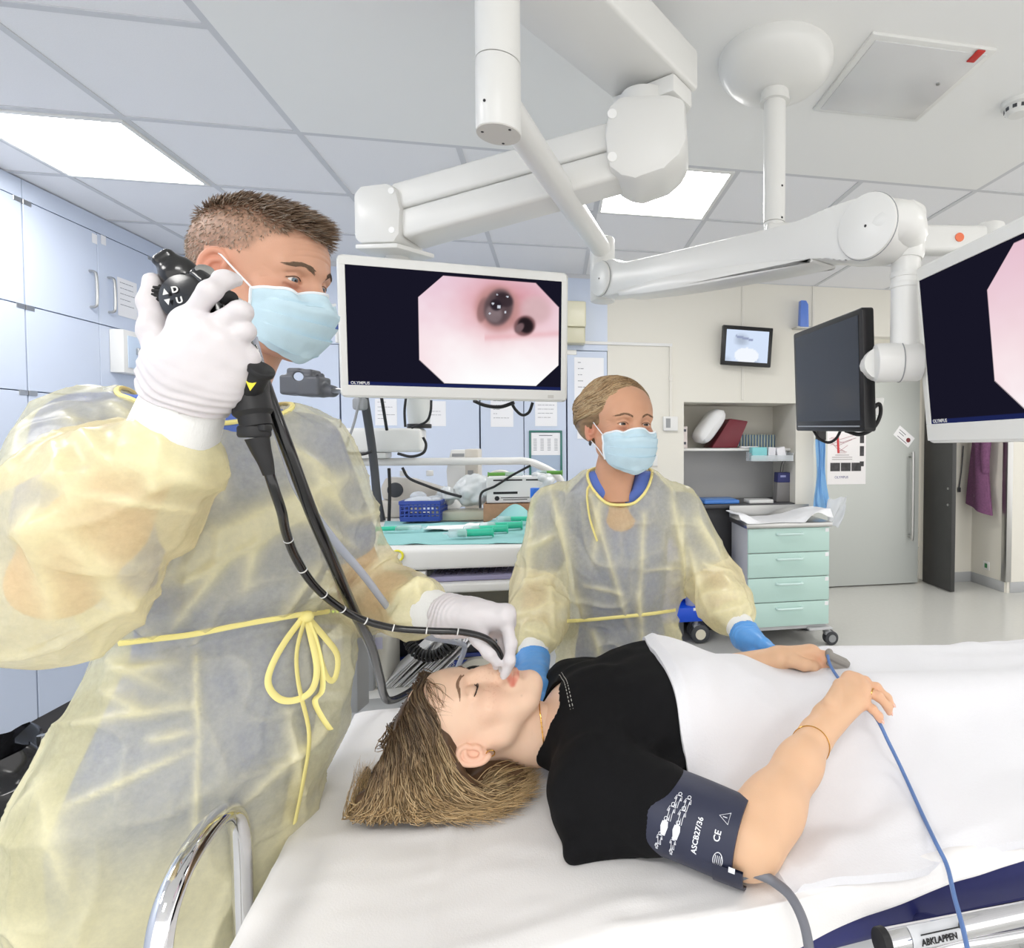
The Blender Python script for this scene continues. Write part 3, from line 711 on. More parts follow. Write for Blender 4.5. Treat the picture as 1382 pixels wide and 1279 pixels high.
# pale blue tube on the wall, above the black screen and mask ribbons below it
A = rY(1083, 407, YB-.06)
hk = thing('blue_holder', 'blue plastic holder sticking up behind the black screen', 'holder', W(A[0], YB, A[2]-.17))
F = ROOM @ Matrix.Translation((A[0], YB-.055, A[2]-.2))
MB(F).prism([(-.035, 0), (.035, 0), (.03, .17), (.012, .2), (-.03, .2)], .05, Matrix.Translation((0, .0, 0)) @ Matrix.Rotation(PI/2, 4, 'X'), .004).build('holder_body', mat('translucent_blue', (96, 132, 214), .3), hk)
MB(F).box((0, .02, 0), (.12, .12, .012), .003).build('holder_shelf', M_steel, hk)
A, B = rY(1097, 584, YB-.1), rY(1116, 690, YB-.1)
rb = thing('blue_mask_bundle', 'pale blue mask bundle hanging from a black clip below the black screen', 'masks', W(A[0], YB-.1, B[2]))
xx = (A[0]+B[0])/2; zt_, zb_ = A[2], B[2]
n = 24; vv = np.linspace(0, 1, n); b = MB(ROOM)
g = np.stack([np.stack([xx-.04+.05*t_+.03*np.sin(vv*5+t_*2)*vv+(-.01+.02*vv), np.full(n, YB-.12)+.012*np.sin(t_*14+vv*3), zt_-.05-vv*(zt_-zb_-.05)-0*t_], 1) for t_ in np.linspace(0, 1.6, 10)], 0)
b.grid(g); b.build('mask_strips', mat('mask_blue_strip', (136, 186, 232), .7), rb, angle=80)
MB(ROOM).box((xx, YB-.11, zt_-.02), (.07, .05, .075), .006).build('clip', M_black, rb)
MB(ROOM).cyl((xx, YB-.11, zt_-.0), (xx, YB-.0005, zt_-.0), .008).build('hook', M_black, rb)
# door poster, tilted sign
A, B = rY(1113, 585, YD), rY(1168, 653, YD)
po = thing('wall_poster', 'poster with a red vessel drawing and small photos on the grey door', 'poster', W(B[0]-.15, YD, B[2]))
w_, h_ = .42, A[2]-B[2]+.08; F = ROOM @ frame((B[0]-w_/2, YD-.001, B[2]+h_/2), x=(1, 0, 0), y=(0, 0, 1))
MB(F).box((0, 0, .001), (w_, h_, .0014)).build('poster_sheet', mat('poster_paper', (228, 226, 228), .5), po, False)
p = MB(F); p.tube(catmull([(-.1, .2, .003), (-.095, .1, .003), (-.09, .02, .003)], 6), .012, 6); p.build('red_vessel', mat('poster_red', (196, 62, 66), .6), po)
p = MB(F); rr = random.Random(4)
for k in range(14):
    a0 = V(-.1+rr.uniform(-.02, .02), .18-k*.012, .003); p.tube([a0, a0+V(rr.uniform(-.1, .24), rr.uniform(-.06, .08), 0)], .0022, 5)
p.build('fine_vessels', mat('poster_pink', (176, 132, 140), .6), po)
M_ph = mat('poster_dark', (64, 62, 66), .6, var=.5, vscale=25)
for k in range(3):
    MB(F).box((-.125+k*.115, -.12, .003), (.105, .085, .001)).build('poster_photo', M_ph, po, False)
    MB(F).box((.165, .17-k*.13, .003), (.045, .1 if k < 2 else .05, .001)).build('poster_photo', M_ph, po, False)
p = MB(F)
for k in range(3): p.box((-.05, .0-k*.022, .003), (.22 if k else .15, .006, .001))
p.build('poster_text', mat('poster_text', (150, 140, 144), .6), po, False)
text('OLYMPUS', .034, F @ Matrix.Translation((-.13, -.235, .0025)), mat('brand_navy', (52, 56, 130), .5), po)
q = rY(1220, 589, YD); F = ROOM @ frame((q[0], YD-.001, q[2]), x=(1, 0, -.78), y=(.78, 0, 1))
sg = thing('door_sign', 'small tilted white sign with a dark red dot on the grey door', 'sign', W(q[0], YD, q[2]-.1))
MB(F).box((0, 0, .001), (.215, .12, .0014)).build('sign_sheet', M_paper, sg, False)
MB(F).cyl((.06, -.0, .001), (.06, -.0, .003), .024, n=20).build('sign_dot', mat('sign_red', (120, 40, 44), .5), sg)
p = MB(F); p.box((-.04, .025, .002), (.09, .006, .001)); p.box((-.04, .0, .002), (.07, .006, .001)); p.box((.0, -.04, .002), (.13, .006, .001)); p.build('sign_text', M_ink, sg, False)
# jacket on the wall
q0, q1 = rX(1302, 604, 4.28), rX(1340, 688, 4.28)
jk = thing('jacket', 'purple jacket hanging on the cream wall below the right screen', 'jacket', W(4.28, 5.3, .9))
zt_, zb_ = q0[2]+.42, q1[2]
def jf(u, v):
    a = u*2*PI; w2 = .07+.1*v+.012*np.sin(a*3+v*4); dpt = .05+.018*np.cos(a*4+2*v)+.02*v
    cxj = 5.265-.01*v
    return np.stack([4.318-.09+dpt*np.sin(a)*.9-.0, cxj+w2*np.cos(a)*(.75+.25*v), zt_-(zt_-zb_)*v+.05*np.cos(a)*v], 2)
u, v = np.meshgrid(np.linspace(0, 1, 49)[:-1], np.linspace(0, 1, 26), indexing='ij'); pts = jf(u, v)
M_jack = mat('purple_fleece', (124, 80, 116), .9, bump=.4, bscale=160, var=.25, vscale=60)
b = MB(ROOM); b.grid(pts, closed_u=True); b.build('jacket_body', M_jack, jk, angle=80)
b = MB(ROOM); b.tube(catmull([(4.25, 5.19, zt_-.05), (4.22, 5.15, zt_-.25), (4.2, 5.15, zt_-.5), (4.22, 5.17, zt_-.66)], 5), [.03]*5+[.045]*6+[.042]*5, 10); b.build('sleeve', M_jack, jk, angle=80)
MB(ROOM).box((4.18, 5.22, zb_+.13), (.012, .1, .03), .004).build('jacket_label', mat('pale_lilac', (206, 190, 206), .7), jk)
b = MB(ROOM); b.tube([(4.33, 5.26, zt_+.02), (4.27, 5.26, zt_+.01), (4.26, 5.26, zt_+.05)], .008, 8); b.build('hook', M_steel, jk)
q = rX(1332, 763, 4.33); so = thing('wall_outlet', 'wall outlet with a green insert low on the cream wall', 'outlet', W(4.33, q[1], q[2]))
MB(ROOM).box((4.324, q[1], q[2]), (.011, .085, .085), .003).build('outlet_plate', M_white2, so)
MB(ROOM).box((4.317, q[1], q[2]), (.006, .035, .045), .002, 1).build('outlet_insert', mat('outlet_green', (40, 120, 70), .4), so)
ld = MB(ROOM); q = rY(1297, 640, YD); ld.tube(catmull([(q[0], YD-.03, q[2]+.3), (q[0]-.01, YD-.02, q[2]+.05), (q[0]-.03, YD-.02, q[2]-.1), (q[0]-.035, YD-.02, q[2]-.14)], 5), .006, 6); ld.box((q[0]-.035, YD-.02, q[2]-.16), (.03, .02, .05), .004)
tag(ld.build('lanyard', M_dgrey), 'thin dark lanyard hanging left of the purple jacket', 'lanyard')
# blue trolley half hidden behind the woman in the gown
q = rZ(942, 869, 0)
tr = thing('blue_trolley', 'blue plastic trolley on a cream castor half hidden behind the nurse', 'trolley', W(q[0]-.2, q[1]+.1, 0))
M_tb = mat('royal_blue_plastic', (18, 78, 206), .4)
x1, yv = q[0]+.12, q[1]-.02
b = MB(ROOM); b.lo_hi((x1-.5, yv, .17), (x1, yv+.19, .28), .015); b.build('trolley_base', M_tb, tr)
b = MB(ROOM); b.lo_hi((x1-.05, yv+.03, .28), (x1, yv+.19, .8), .01); b.lo_hi((x1-.5, yv+.17, .28), (x1, yv+.19, .8), .01); b.build('trolley_walls', M_tb, tr)
b = MB(ROOM); b.lo_hi((x1-.5, yv, .62), (x1, yv+.19, .72), .01); b.build('trolley_shelf', M_tb, tr)
MB(ROOM).lo_hi((x1-.16, yv-.003, .255), (x1-.01, yv+.001, .275)).build('trolley_label', M_paper, tr, False)
for dx, dy in ((-.1, .05), (-.1, .15), (-.44, .05), (-.44, .15)):
    castor(ROOM @ Matrix.Translation((x1+dx-.03, yv+dy, .17)), .07, tr, M_dgrey, mat('cream_hub', (222, 216, 196), .4) if (dx, dy) == (-.1, .05) else D.materials['cream_hub'])
bu = MB(ROOM); bu.lathe([(.05, 0), (.062, .15), (.072, .155), (.072, .178), (.066, .18), (.065, .16), (.048, .01)], Matrix.Translation((x1-.15, yv+.075, .281)), 28)
tag(bu.build('grey_bucket', mat('grey_blue_plastic', (146, 152, 186), .4)), 'small grey-blue tub inside the blue trolley', 'tub')
# waste sack stand at the far left bottom
ws2 = thing('waste_sack', 'black plastic waste sack in a stand at the lower left edge', 'waste sack', P(-35, 1100, 1.75)*V(1, 1, 0))
c0 = P(-66, 1066, 1.75)
b = MB()
def sack(u, v):
    a = u*2*PI; r = .17+.025*np.sin(a*5+v*4)+.015*np.sin(a*11-v*9)+.05*np.sin(v*PI)-.03*v
    return np.stack([c0[0]+r*np.cos(a), c0[1]+r*np.sin(a), c0[2]+.1-v*.26+.02*np.sin(a*6)*(v < .3)], 2)
u, v = np.meshgrid(np.linspace(0, 1, 61)[:-1], np.linspace(0, 1, 22), indexing='ij'); b.grid(sack(u, v), closed_u=True)
b.build('sack', mat('black_film', (28, 28, 30), .2, bump=.3, bscale=30), ws2, angle=80)
b = MB(); b.lathe([(.17, .05), (.185, c0[2]-.13), (.18, c0[2]-.13), (.16, .06)], Matrix.Translation((c0[0], c0[1], 0)), 32); b.build('sack_bin', mat('pale_lilac_bin', (206, 208, 226), .4), ws2)
b = MB()
for a in (.8, 2.4, 3.9, 5.5): b.tube([(c0[0]+.2*math.cos(a), c0[1]+.2*math.sin(a), 0), (c0[0]+.19*math.cos(a), c0[1]+.19*math.sin(a), c0[2]+.1)], .011, 8)
b.build('stand_frame', M_steel, ws2)
# ================================================================ ceiling arms and screens
M_arm = mat('arm_white', (224, 224, 221), .3)
M_armgrey = mat('arm_end_grey', (206, 204, 198), .4)
M_screw = mat('screw_dark', (50, 50, 52), .4, .6)
def screws(pts_n, parent, M=None, r=.003):
    for p_, n_ in pts_n:
        b = MB(M); b.cyl(np.array(p_)-nrm(n_)*.002, np.array(p_)+nrm(n_)*.0012, r, n=10); b.build('screw', M_screw, parent)
# -- support arm with two joints
pA = P(673, 181, 1.226)
sa = thing('screen_support_arm', 'white tubular ceiling arm with round joints carrying the black screen', 'support arm', (pA[0], pA[1], CEIL))
zj = P(673, 86, 1.226)[2]
MB().cyl((pA[0], pA[1], zj+.001), (pA[0], pA[1], CEIL-.007), .045, n=40).build('drop_tube', M_arm, sa)
MB().cyl((pA[0], pA[1], pA[2]), (pA[0], pA[1], zj-.001), .0455, n=40, bev=.0015).build('swivel_sleeve', M_arm, sa)
MB().cyl((pA[0], pA[1], pA[2]-.0015), (pA[0], pA[1], pA[2]+.002), .044, n=40).build('end_plate', M_armgrey, sa)
tc = nrm(V(-pA[0], -pA[1], 0)); screws([((pA[0]+.028, pA[1]-.02, pA[2]-.001), (0, 0, -1)), ((pA[0]-.03, pA[1]-.012, pA[2]-.001), (0, 0, -1)), ((pA[0]+.0, pA[1]+.035, pA[2]-.001), (0, 0, -1)),
        ((pA[0]+.0455*(-.35), pA[1]-.0455*.937, P(663, 142, 1.2)[2]), (-.35, -.937, 0))], sa)
e1 = P(813, 338, 2.2); s1 = V(pA[0], pA[1], e1[2]+.0)
MB().cyl(s1+nrm(e1-s1)*.02, e1, .036, n=32).build('extension_tube', M_arm, sa)
jA, jB = P(825, 379, 2.13), P(1186, 312, 1.3)
b = MB(); b.cyl((e1[0], e1[1], jA[2]-.06), (e1[0], e1[1], e1[2]+.045), .046, n=32, bev=.006); b.build('elbow_hub', M_arm, sa)
ud = nrm((jB-jA)*V(1, 1, 0)); up = V(0, 0, 1); nd = nrm(np.cross(ud, up)); nd = nd if nd[1] < 0 else -nd
ax = nrm(jB-jA); vv_ = nrm(np.cross(nd, ax)); vv_ = vv_ if vv_[2] > 0 else -vv_
L = np.linalg.norm(jB-jA); F = frame(jA, x=ax, y=vv_)
prof_top = [(0, .062), (.05, .066), (.11, .048), (.2, .044), (L*.55, .046), (L-.22, .05), (L-.12, .064), (L-.05, .07), (L, .07)]
prof_bot = [(L, -.068), (L-.06, -.064), (L-.16, -.05), (L*.5, -.052), (.2, -.055), (.1, -.062), (0, -.064)]
sgn = 1 if (np.array(F)[:3, 2] @ nd) > 0 else -1
poly = [tuple(q[:2]) for q in catmull([(a, c, 0) for a, c in prof_top], 4)]+[tuple(q[:2]) for q in catmull([(a, c, 0) for a, c in prof_bot], 4)]
MB(F).prism(poly, .085, Matrix.Translation((0, 0, -.0425)), .012).build('spring_arm', M_arm, sa)
low = [(.1, -.05), (.3, -.034), (L*.5, -.03), (L-.3, -.036), (L-.14, -.05), (L-.2, -.062), (L*.5, -.072), (.3, -.074), (.12, -.07)]
MB(F).prism([tuple(q[:2]) for q in catmull([(a, c, 0) for a, c in low], 4)], .094, Matrix.Translation((0, 0, -.047)), .008).build('arm_cover', M_arm, sa)
for x, r in ((0, .061), (L, .07)):
    c = np.array(F @ Vector((x, 0, 0)))
    o = MB().cyl(c-nd*.03, c+nd*.052, r, n=44, bev=.004).build('joint_disc', M_arm, sa)
    b = MB(); b.tube([c+nd*.0445+r*1.004*(math.cos(a)*ax+math.sin(a)*vv_) for a in np.linspace(0, 2*PI, 45)[:-1]], .0013, 6, closed=True); b.build('joint_seam', M_grey, o)
    b = MB(); b.cyl(c+nd*.0515, c+nd*.0528, .003, n=10); b.build('screw', M_screw, o)
    b = MB(); b.lathe([(r*1.01, -.014), (r*1.01, .014)], frame(c, z=nd, x=ax), 40); 
pole = P(1222, 400, 1.31)
b = MB(); b.tube(catmull([jB+V(.0, 0, 0), jB+ud*.05+V(0, 0, .004), V(pole[0], pole[1], jB[2]-.01), V(pole[0], pole[1], jB[2]-.06)], 6), [.05]*6+[.046]*6+[.038]*6+[.034], 24); b.build('elbow', M_arm, sa)
z1, z0 = P(1222, 372, 1.31)[2], P(1222, 500, 1.31)[2]
MB().box(((jB[0]+pole[0])/2+.02, (jB[1]+pole[1])/2, jB[2]+.01), (.09, .07, .095), .018, 3, R=Matrix.Rotation(math.atan2(ud[1], ud[0]), 4, 'Z')).build('elbow_housing', M_arm, sa)
b = MB(); b.cyl((pole[0], pole[1], z0), (pole[0], pole[1], jB[2]-.02), .031, n=32); b.build('drop_pole', M_arm, sa)
for k, yy in enumerate((372, 386)):
    z = P(1222, yy, 1.31)[2]; MB().cyl((pole[0], pole[1], z-.006), (pole[0], pole[1], z+.006), .0325, n=32, bev=.001).build('pole_ring', M_arm, sa)
kc = P(1180, 490, 1.31); ke = P(1242, 488, 1.3)
MB().cyl(kc, ke, .043, n=36, bev=.007).build('knuckle', M_arm, sa)
b = MB(); kk = kc+(ke-kc)*.55; b.tube([kk+.0435*(math.cos(a)*V(0, 0, 1)+math.sin(a)*nrm(np.cross(ke-kc, (0, 0, 1)))) for a in np.linspace(0, 2*PI, 41)[:-1]], .0014, 6, closed=True); b.build('knuckle_seam', M_grey, sa)
# black screen: corners
def quad_frame(TL, TR, BL, BR):
    x = nrm((TR-TL)+(BR-BL)); y = nrm((TL-BL)+(TR-BR)); c = (TL+TR+BL+BR)/4
    return frame(c, x=x, y=y), (np.linalg.norm(TR-TL)+np.linalg.norm(BR-BL))/2, (np.linalg.norm(TL-BL)+np.linalg.norm(TR-BR))/2
def rrect(w, h, r, n=5):
    out = []
    for cx, cy, a0 in ((w/2-r, h/2-r, 0), (-w/2+r, h/2-r, PI/2), (-w/2+r, -h/2+r, PI), (w/2-r, -h/2+r, 1.5*PI)):
        for k in range(n+1):
            a = a0+k*PI/2/n; out.append((cx+r*math.cos(a), cy+r*math.sin(a)))
    return out
TL, TR, BL, BR = P(1070, 451, 1.73), P(1163, 414, 1.34), P(1075, 581, 1.735), P(1167, 583, 1.345)
F, w_, h_ = quad_frame(TL, TR, BL, BR)
bs = thing('black_screen', 'switched off black screen on the white arm, turned sideways', 'screen', np.array(F @ Vector((0, -h_/2, 0))))
MB(F).prism(rrect(w_, h_, .008), .03, Matrix.Translation((0, 0, -.03)), .003).build('screen_housing', M_black, bs)
MB(F).box((-.02, .005, -.045), (w_*.6, h_*.82, .035), .008).build('screen_back', M_dgrey, bs)
MB(F).box((0, .006, .0003), (w_-.035, h_-.042, .0016)).build('display', mat('dark_display_glass', (30, 32, 36), .12), bs, False)
MB(F).box((0, -h_/2+.013, .0012), (w_*.9, .003, .002)).build('silver_line', M_steel, bs)
b = MB(F)
for k in range(12): b.box((w_*.3-.02, h_*(-.34+k*.062), -.045), (.003, .008, .03))
b.build('vent_slots', M_black, bs)
bkc = np.array(F @ Vector((0, .0, -.075)))
b = MB(F); b.box((0, .0, -.085), (.12, .12, .025), .008); b.build('mount_plate', M_arm, sa)
b = MB(F); b.prism([(-.055, -.06), (.055, -.06), (.035, -.105), (-.05, -.105)], .05, Matrix.Translation((0, .0, -.14)), .006); b.build('mount_block', M_arm, sa)
mc = np.array(F @ Vector((0, 0, -.09))); b = MB(); b.tube([mc, kc+(ke-kc)*.15], [.04, .036], 20); b.build('mount_neck', M_arm, sa)
def cable(name, pts, r, label, m=None, cat='cable', group=None, n=8, flat=None):
    b = MB(); b.tube(catmull(pts, 8), r, n, flat=flat); return tag(b.build(name, m or M_rubber, angle=60), label, cat, group)
cable('screen_cable', [P(1170, 560, 1.42), P(1186, 545, 1.42), P(1188, 560, 1.42), P(1178, 578, 1.42), P(1160, 586, 1.43), P(1141, 581, 1.46)], .005, 'black cable curving around the lower right corner of the black screen')
cable('screen_cable', [P(1098, 581, 1.66), P(1106, 592, 1.64), P(1118, 597, 1.62), P(1128, 592, 1.6), P(1134, 582, 1.58)], .004, 'thin black cable looped beneath the middle of the black screen')

# -- endoscopic picture shown by the big screens
def endo(u, v, left=True):
    """colour of the broncho picture; u right, v down, 0..1 inside the panel"""
    p = np.stack([u*6, v*3.4, u*0], -1)
    n1 = vnoise(p, 1, 1)*.6+vnoise(p, 2.3, 2)*.3+vnoise(p, 5, 3)*.15
    n2 = vnoise(p, 7, 4)
    c = np.ones(u.shape+(3,))*np.array([250, 232, 236.])
    up_ = np.clip(1-v*1.6, 0, 1)
    c += up_[..., None]*np.array([-16, -28, -16]); c += np.clip(n1, -1, 1)[..., None]*np.array([6, 16, 14])
    hot = np.clip((v-.45)*2.2, 0, 1)*np.clip((u-.3)*4, 0, 1); c = c*(1-hot[..., None])+255*hot[..., None]
    g = lambda x, y, a, b_, rot=0: ((((u-x)*1.78*math.cos(rot)+(v-y)*math.sin(rot))/a)**2+((-(u-x)*1.78*math.sin(rot)+(v-y)*math.cos(rot))/b_)**2)
    if left:
        d = g(.7, .25, .36, .3); f = np.exp(-d*1.3)*.66; c = c*(1-f[..., None])+np.array([212, 132, 134])*f[..., None]
        d = g(.83, .2, .3, .24); f = np.exp(-d*1.6)*.4; c = c*(1-f[..., None])+np.array([206, 138, 150])*f[..., None]
        f = np.exp(-((v-.52+.2*(u-.75))/.03)**2)*((u > .62) & (u < .99))*.35; c = c*(1-f[..., None])+np.array([222, 150, 156])*f[..., None]
        for (x, y, a, b_, rot, col, sh) in ((.685, .28, .19, .2, .2, (190, 140, 138), 6), (.612, .3, .045, .11, .2, (150, 112, 112), 6), (.688, .27, .12, .165, .3, (92, 76, 80), 9),
                                            (.665, .33, .07, .075, 0, (128, 112, 116), 6), (.715, .2, .075, .06, .4, (58, 46, 52), 6), (.675, .25, .05, .05, .4, (46, 38, 46), 6),
                                            (.87, .27, .13, .12, 0, (214, 180, 184), 4), (.815, .42, .1, .085, -.7, (120, 86, 88), 9), (.82, .415, .065, .07, -.6, (38, 30, 34), 7), (.79, .44, .05, .03, -.9, (120, 96, 100), 6)):
            d = g(x, y, a, b_, rot); f = 1/(1+np.exp(sh*(d-1))); c = c*(1-f[..., None])+np.array(col)*f[..., None]
        for x, y, r in ((.69, .265, .016), (.66, .24, .009), (.72, .31, .01), (.645, .33, .008), (.73, .17, .008), (.68, .16, .007)):
            f = (g(x, y, r, r) < 1)*.9; c = c*(1-f[..., None])+np.array([226, 232, 244])*f[..., None]
        c += (n2*5*np.exp(-g(.7, .3, .3, .3)))[..., None]
    else:
        f = np.clip(.5+n1*.6-.5*v, 0, 1)*.6; c = c*(1-f[..., None])+np.array([222, 168, 178])*f[..., None]
    W_, H_ = 1.78, 1.0
    inside = (u > .315) & (u < .985) & (v > .03) & (v < .965) & ((u-.315)*1.78*.98+(v-.03) > .2) & ((.985-u)*1.78*.98+(v-.03) > .2) & ((u-.315)*1.78*.98+(.965-v) > .2) & ((.985-u)*1.78*.98+(.965-v) > .2)
    dk = np.ones_like(c)*np.array([24, 23, 38.]); c = np.where(inside[..., None], np.clip(c, 0, 255), dk)
    st = v > .972; c = np.where(st[..., None], np.array([30, 38, 84.]), c)
    x = c/255; return np.where(x <= .04045, x/12.92, ((x+.055)/1.055)**2.4)
def big_screen(name, label, TL, TR, BL, BR, left, bez, strength):
    F, w_, h_ = quad_frame(TL, TR, BL, BR)
    o = thing(name, label, 'screen', np.array(F @ Vector((0, -h_/2, -.02))))
    bl, br_, bt, bb_ = bez
    M_bez = D.materials.get('screen_bezel_white') or mat('screen_bezel_white', (226, 226, 222), .35)
    poly = rrect(w_, h_, .016); iw, ih = w_-bl-br_, h_-bt-bb_; ox, oy = (bl-br_)/2, (bb_-bt)/2
    b = MB(F); b.prism(poly, .05, Matrix.Translation((0, 0, -.052)), .006); b.build('screen_housing', M_bez, o)
    b = MB(F)                                         # bezel frame standing 3 mm proud of the panel
    for lo, hi in (((-w_/2+.006, h_/2-bt), (w_/2-.006, h_/2-.006)), ((-w_/2+.006, -h_/2+.006), (w_/2-.006, -h_/2+bb_)), ((-w_/2+.006, -h_/2+bb_), (-w_/2+bl, h_/2-bt)), ((w_/2-br_, -h_/2+bb_), (w_/2-.006, h_/2-bt))):
        b.lo_hi((*lo, -.004), (*hi, .001), .0008, 1)
    b.build('bezel', M_bez, o)
    nu, nv = 260, 150; u, v = np.meshgrid(np.linspace(0, 1, nu), np.linspace(0, 1, nv), indexing='ij')
    pts = np.stack([ox+(u-.5)*iw, oy-(v-.5)*ih, np.full_like(u, -.0015)], 2)
    b = MB(F); b.col = endo(u, v, left).reshape(-1, 3); b.grid(pts[:, ::-1]); b.c[-1] = endo(u, v, left)[:, ::-1].reshape(-1, 3)
    b.build('display', emat('endoscope_picture', strength), o)
    text('OLYMPUS', ih*.034, F @ Matrix.Translation((ox-iw/2+.006, oy-ih/2+.0025, -.0008)), M_white, o, extrude=.0002, bold=.0002)
    MB(F).box((w_*.42, -h_/2+bb_*.45, .001), (.018, .01, .001)).build('power_button', M_armgrey, o, False)
    return o, F, w_, h_
LS, LF, lw, lh = big_screen('endoscopy_screen', 'large white framed screen in the middle showing a pink airway with two dark openings',
    P(451.6, 341.7, 1.635), P(768.5, 367.8, 1.82), P(460, 535.6, 1.665), P(764, 543, 1.85), True, (.022, .02, .028, .036), 1.0)
tl = P(1235.4, 362, 1.285); bl_ = P(1245, 598, 1.315); dv = nrm(V(.0527, -.291, .004)); 
RS, RF, rw, rh = big_screen('endoscopy_screen', 'large white framed screen at the right edge, turned away and cut by the picture border',
    tl, tl+dv*.66, bl_, bl_+dv*.66, False, (.022, .02, .03, .042), 1.0)
MB(RF).box((0, 0, -.075), (.13, .13, .05), .01).build('mount_plate', M_arm, RS)
# -- heavy ceiling boom with a housing and sprung arm, ending above the left screen
bd = V(math.sin(.579), math.cos(.579), 0); be = P(890, 134, 1.74); bz = be[2]
bo = thing('ceiling_boom', 'heavy white ceiling beam with a sloping jointed arm ending above the middle screen', 'ceiling boom', (be[0]-bd[0]*.6, be[1]-bd[1]*.6, CEIL))
Fb = frame(be, x=nrm(np.cross(bd, (0, 0, 1))), y=bd)
MB(Fb).lo_hi((-.115, -2.3, 0), (.115, .03, .115), .012, 3).build('boom_beam', M_arm, bo)
MB(Fb).lo_hi((-.2, -2.6, .116), (.2, -1.9, CEIL-bz-.006), .01).build('boom_mount', M_arm, bo)
hq_ = P(880, 130, 1.72)
MB(Fb).prism([(-.105, -.09), (.105, -.09), (.105, .01), (.06, .045), (-.06, .045), (-.105, .01)], .05, Matrix.Translation((0, 0, -.052)), .008).build('boom_collar', M_arm, bo)
hR, hL = P(872, 203, 1.7), P(527, 300, 1.76)
ud2 = nrm((hR-hL)*V(1, 1, 0)); n2_ = nrm(np.cross(ud2, (0, 0, 1))); n2_ = n2_ if n2_[1] < 0 else -n2_
Fh = frame(hR, x=ud2, y=(0, 0, 1)); hs_ = 1 if np.array(Fh)[:3, 2] @ n2_ > 0 else -1
poly = [(-.095, -.085), (-.105, .0), (-.095, .08), (-.06, .105), (.07, .105), (.115, .09), (.12, -.02), (.1, -.06), (.06, -.095), (-.02, -.12), (-.06, -.11)]
MB(Fh).prism([tuple(q[:2]) for q in poly], .19, Matrix.Translation((0, 0, -.095)), .016).build('joint_housing', M_arm, bo)
b = MB(Fh)
for yy in (-.06, .055): b = MB(Fh); b.cyl((-.082, yy, hs_*.094), (-.082, yy, hs_*.0965), .013, n=20); b.build('cover_cap', mat('cap_white', (242, 242, 240), .4) if 'cap_white' not in D.materials else D.materials['cap_white'], bo)
MB(Fh).cyl((0, .1, 0), (0, .145, 0), .075, n=36, bev=.004).build('joint_swivel', M_arm, bo)
axl = nrm(hL-hR); Fa = frame(hR, x=-axl, z=n2_); La = np.linalg.norm(hL-hR)
b = MB(Fa); b.lo_hi((-La+.05, .003, -.06), (-.06, .078, .06), .012, 3); b.build('arm_upper_shell', M_arm, bo)
b = MB(Fa); b.lo_hi((-La+.05, -.08, -.06), (-.06, .0, .06), .012, 3); b.build('arm_lower_shell', M_arm, bo)
Fl = frame(hL, x=ud2, y=(0, 0, 1))
poly = [(-.07, -.07), (-.07, .055), (-.05, .08), (.03, .085), (.058, .07), (.07, .01), (.066, -.06), (.05, -.085), (-.05, -.085)]
MB(Fl).prism(poly, .15, Matrix.Translation((0, 0, -.075)), .012).build('arm_head', M_arm, bo)
for yy in (-.05, .06): b = MB(Fl); b.cyl((.045, yy, hs_*.074), (.045, yy, hs_*.0762), .009, n=18); b.build('cover_cap', D.materials['cap_white'], bo)
MB(Fl).prism([(-.065, -.075), (.06, -.075), (.12, .03), (.02, .075), (-.06, .06)], .014, Matrix.Translation((0, -.088, 0)) @ Matrix.Rotation(-PI/2, 4, 'X') @ Matrix.Translation((0, 0, -.012)), .004).build('head_flange', M_arm, bo)
b = MB(Fl); b.cyl((.01, -.2, -.02*hs_), (.01, -.1, -.02*hs_), .035, n=28); b.build('head_spindle', M_arm, bo)
# -- dome mounted pole with a horizontal arm in the back
dq = rZ(1046, 92, CEIL-.03); dw = W(*dq[:2], CEIL-.006)
dm = thing('dome_pole', 'white ceiling pole under a round dome cover, carrying an arm with an orange dot', 'ceiling pole', dw)
b = MB(); b.lathe([(.178, 0), (.18, -.02), (.172, -.045), (.14, -.075), (.085, -.095), (.05, -.1), (.001, -.1)], Matrix.Translation(dw), 56); b.build('dome_cover', M_arm, dm, angle=60)
pz = P(1042, 320, dw[1])[2]
MB().cyl((dw[0], dw[1], CEIL-.14), (dw[0], dw[1], CEIL-.1), .047, .042, n=32).build('pole_collar', M_arm, dm)
MB().cyl((dw[0], dw[1], pz+.045), (dw[0], dw[1], CEIL-.1), .0345, n=32).build('upper_pole', M_arm, dm)
MB().cyl((dw[0], dw[1], pz-.08), (dw[0], dw[1], pz+.044), .0325, n=32).build('lower_pole', M_arm, dm)
for yy in (250, 293): q = P(1051, yy, dw[1]-.03); screws([((dw[0]+.0345*.55, dw[1]-.0345*.83, q[2]), (.55, -.83, 0))], dm, r=.0035)
a1 = P(1335, 326, dw[1]+.03)
b = MB(); q0 = V(dw[0], dw[1], a1[2]); fx = frame((q0+a1)/2, x=a1-q0, z=(0, 0, 1)); b2 = MB(fx); b2.box((0, 0, 0), (np.linalg.norm(a1-q0)+.06, .07, .085), .014, 3); b2.build('swing_arm', M_arm, dm)
MB().cyl((a1[0], a1[1], a1[2]-.07), (a1[0], a1[1], a1[2]+.055), .045, n=28, bev=.008).build('arm_joint', M_arm, dm)
q = P(1297, 324, dw[1]-.02); fb = np.array(fx); yn = fb[:3, 1]; t_ = (q-fb[:3, 3]) @ fb[:3, 0]; c = fb[:3, 3]+fb[:3, 0]*t_-yn*.0345*(1 if yn[1] > 0 else -1)
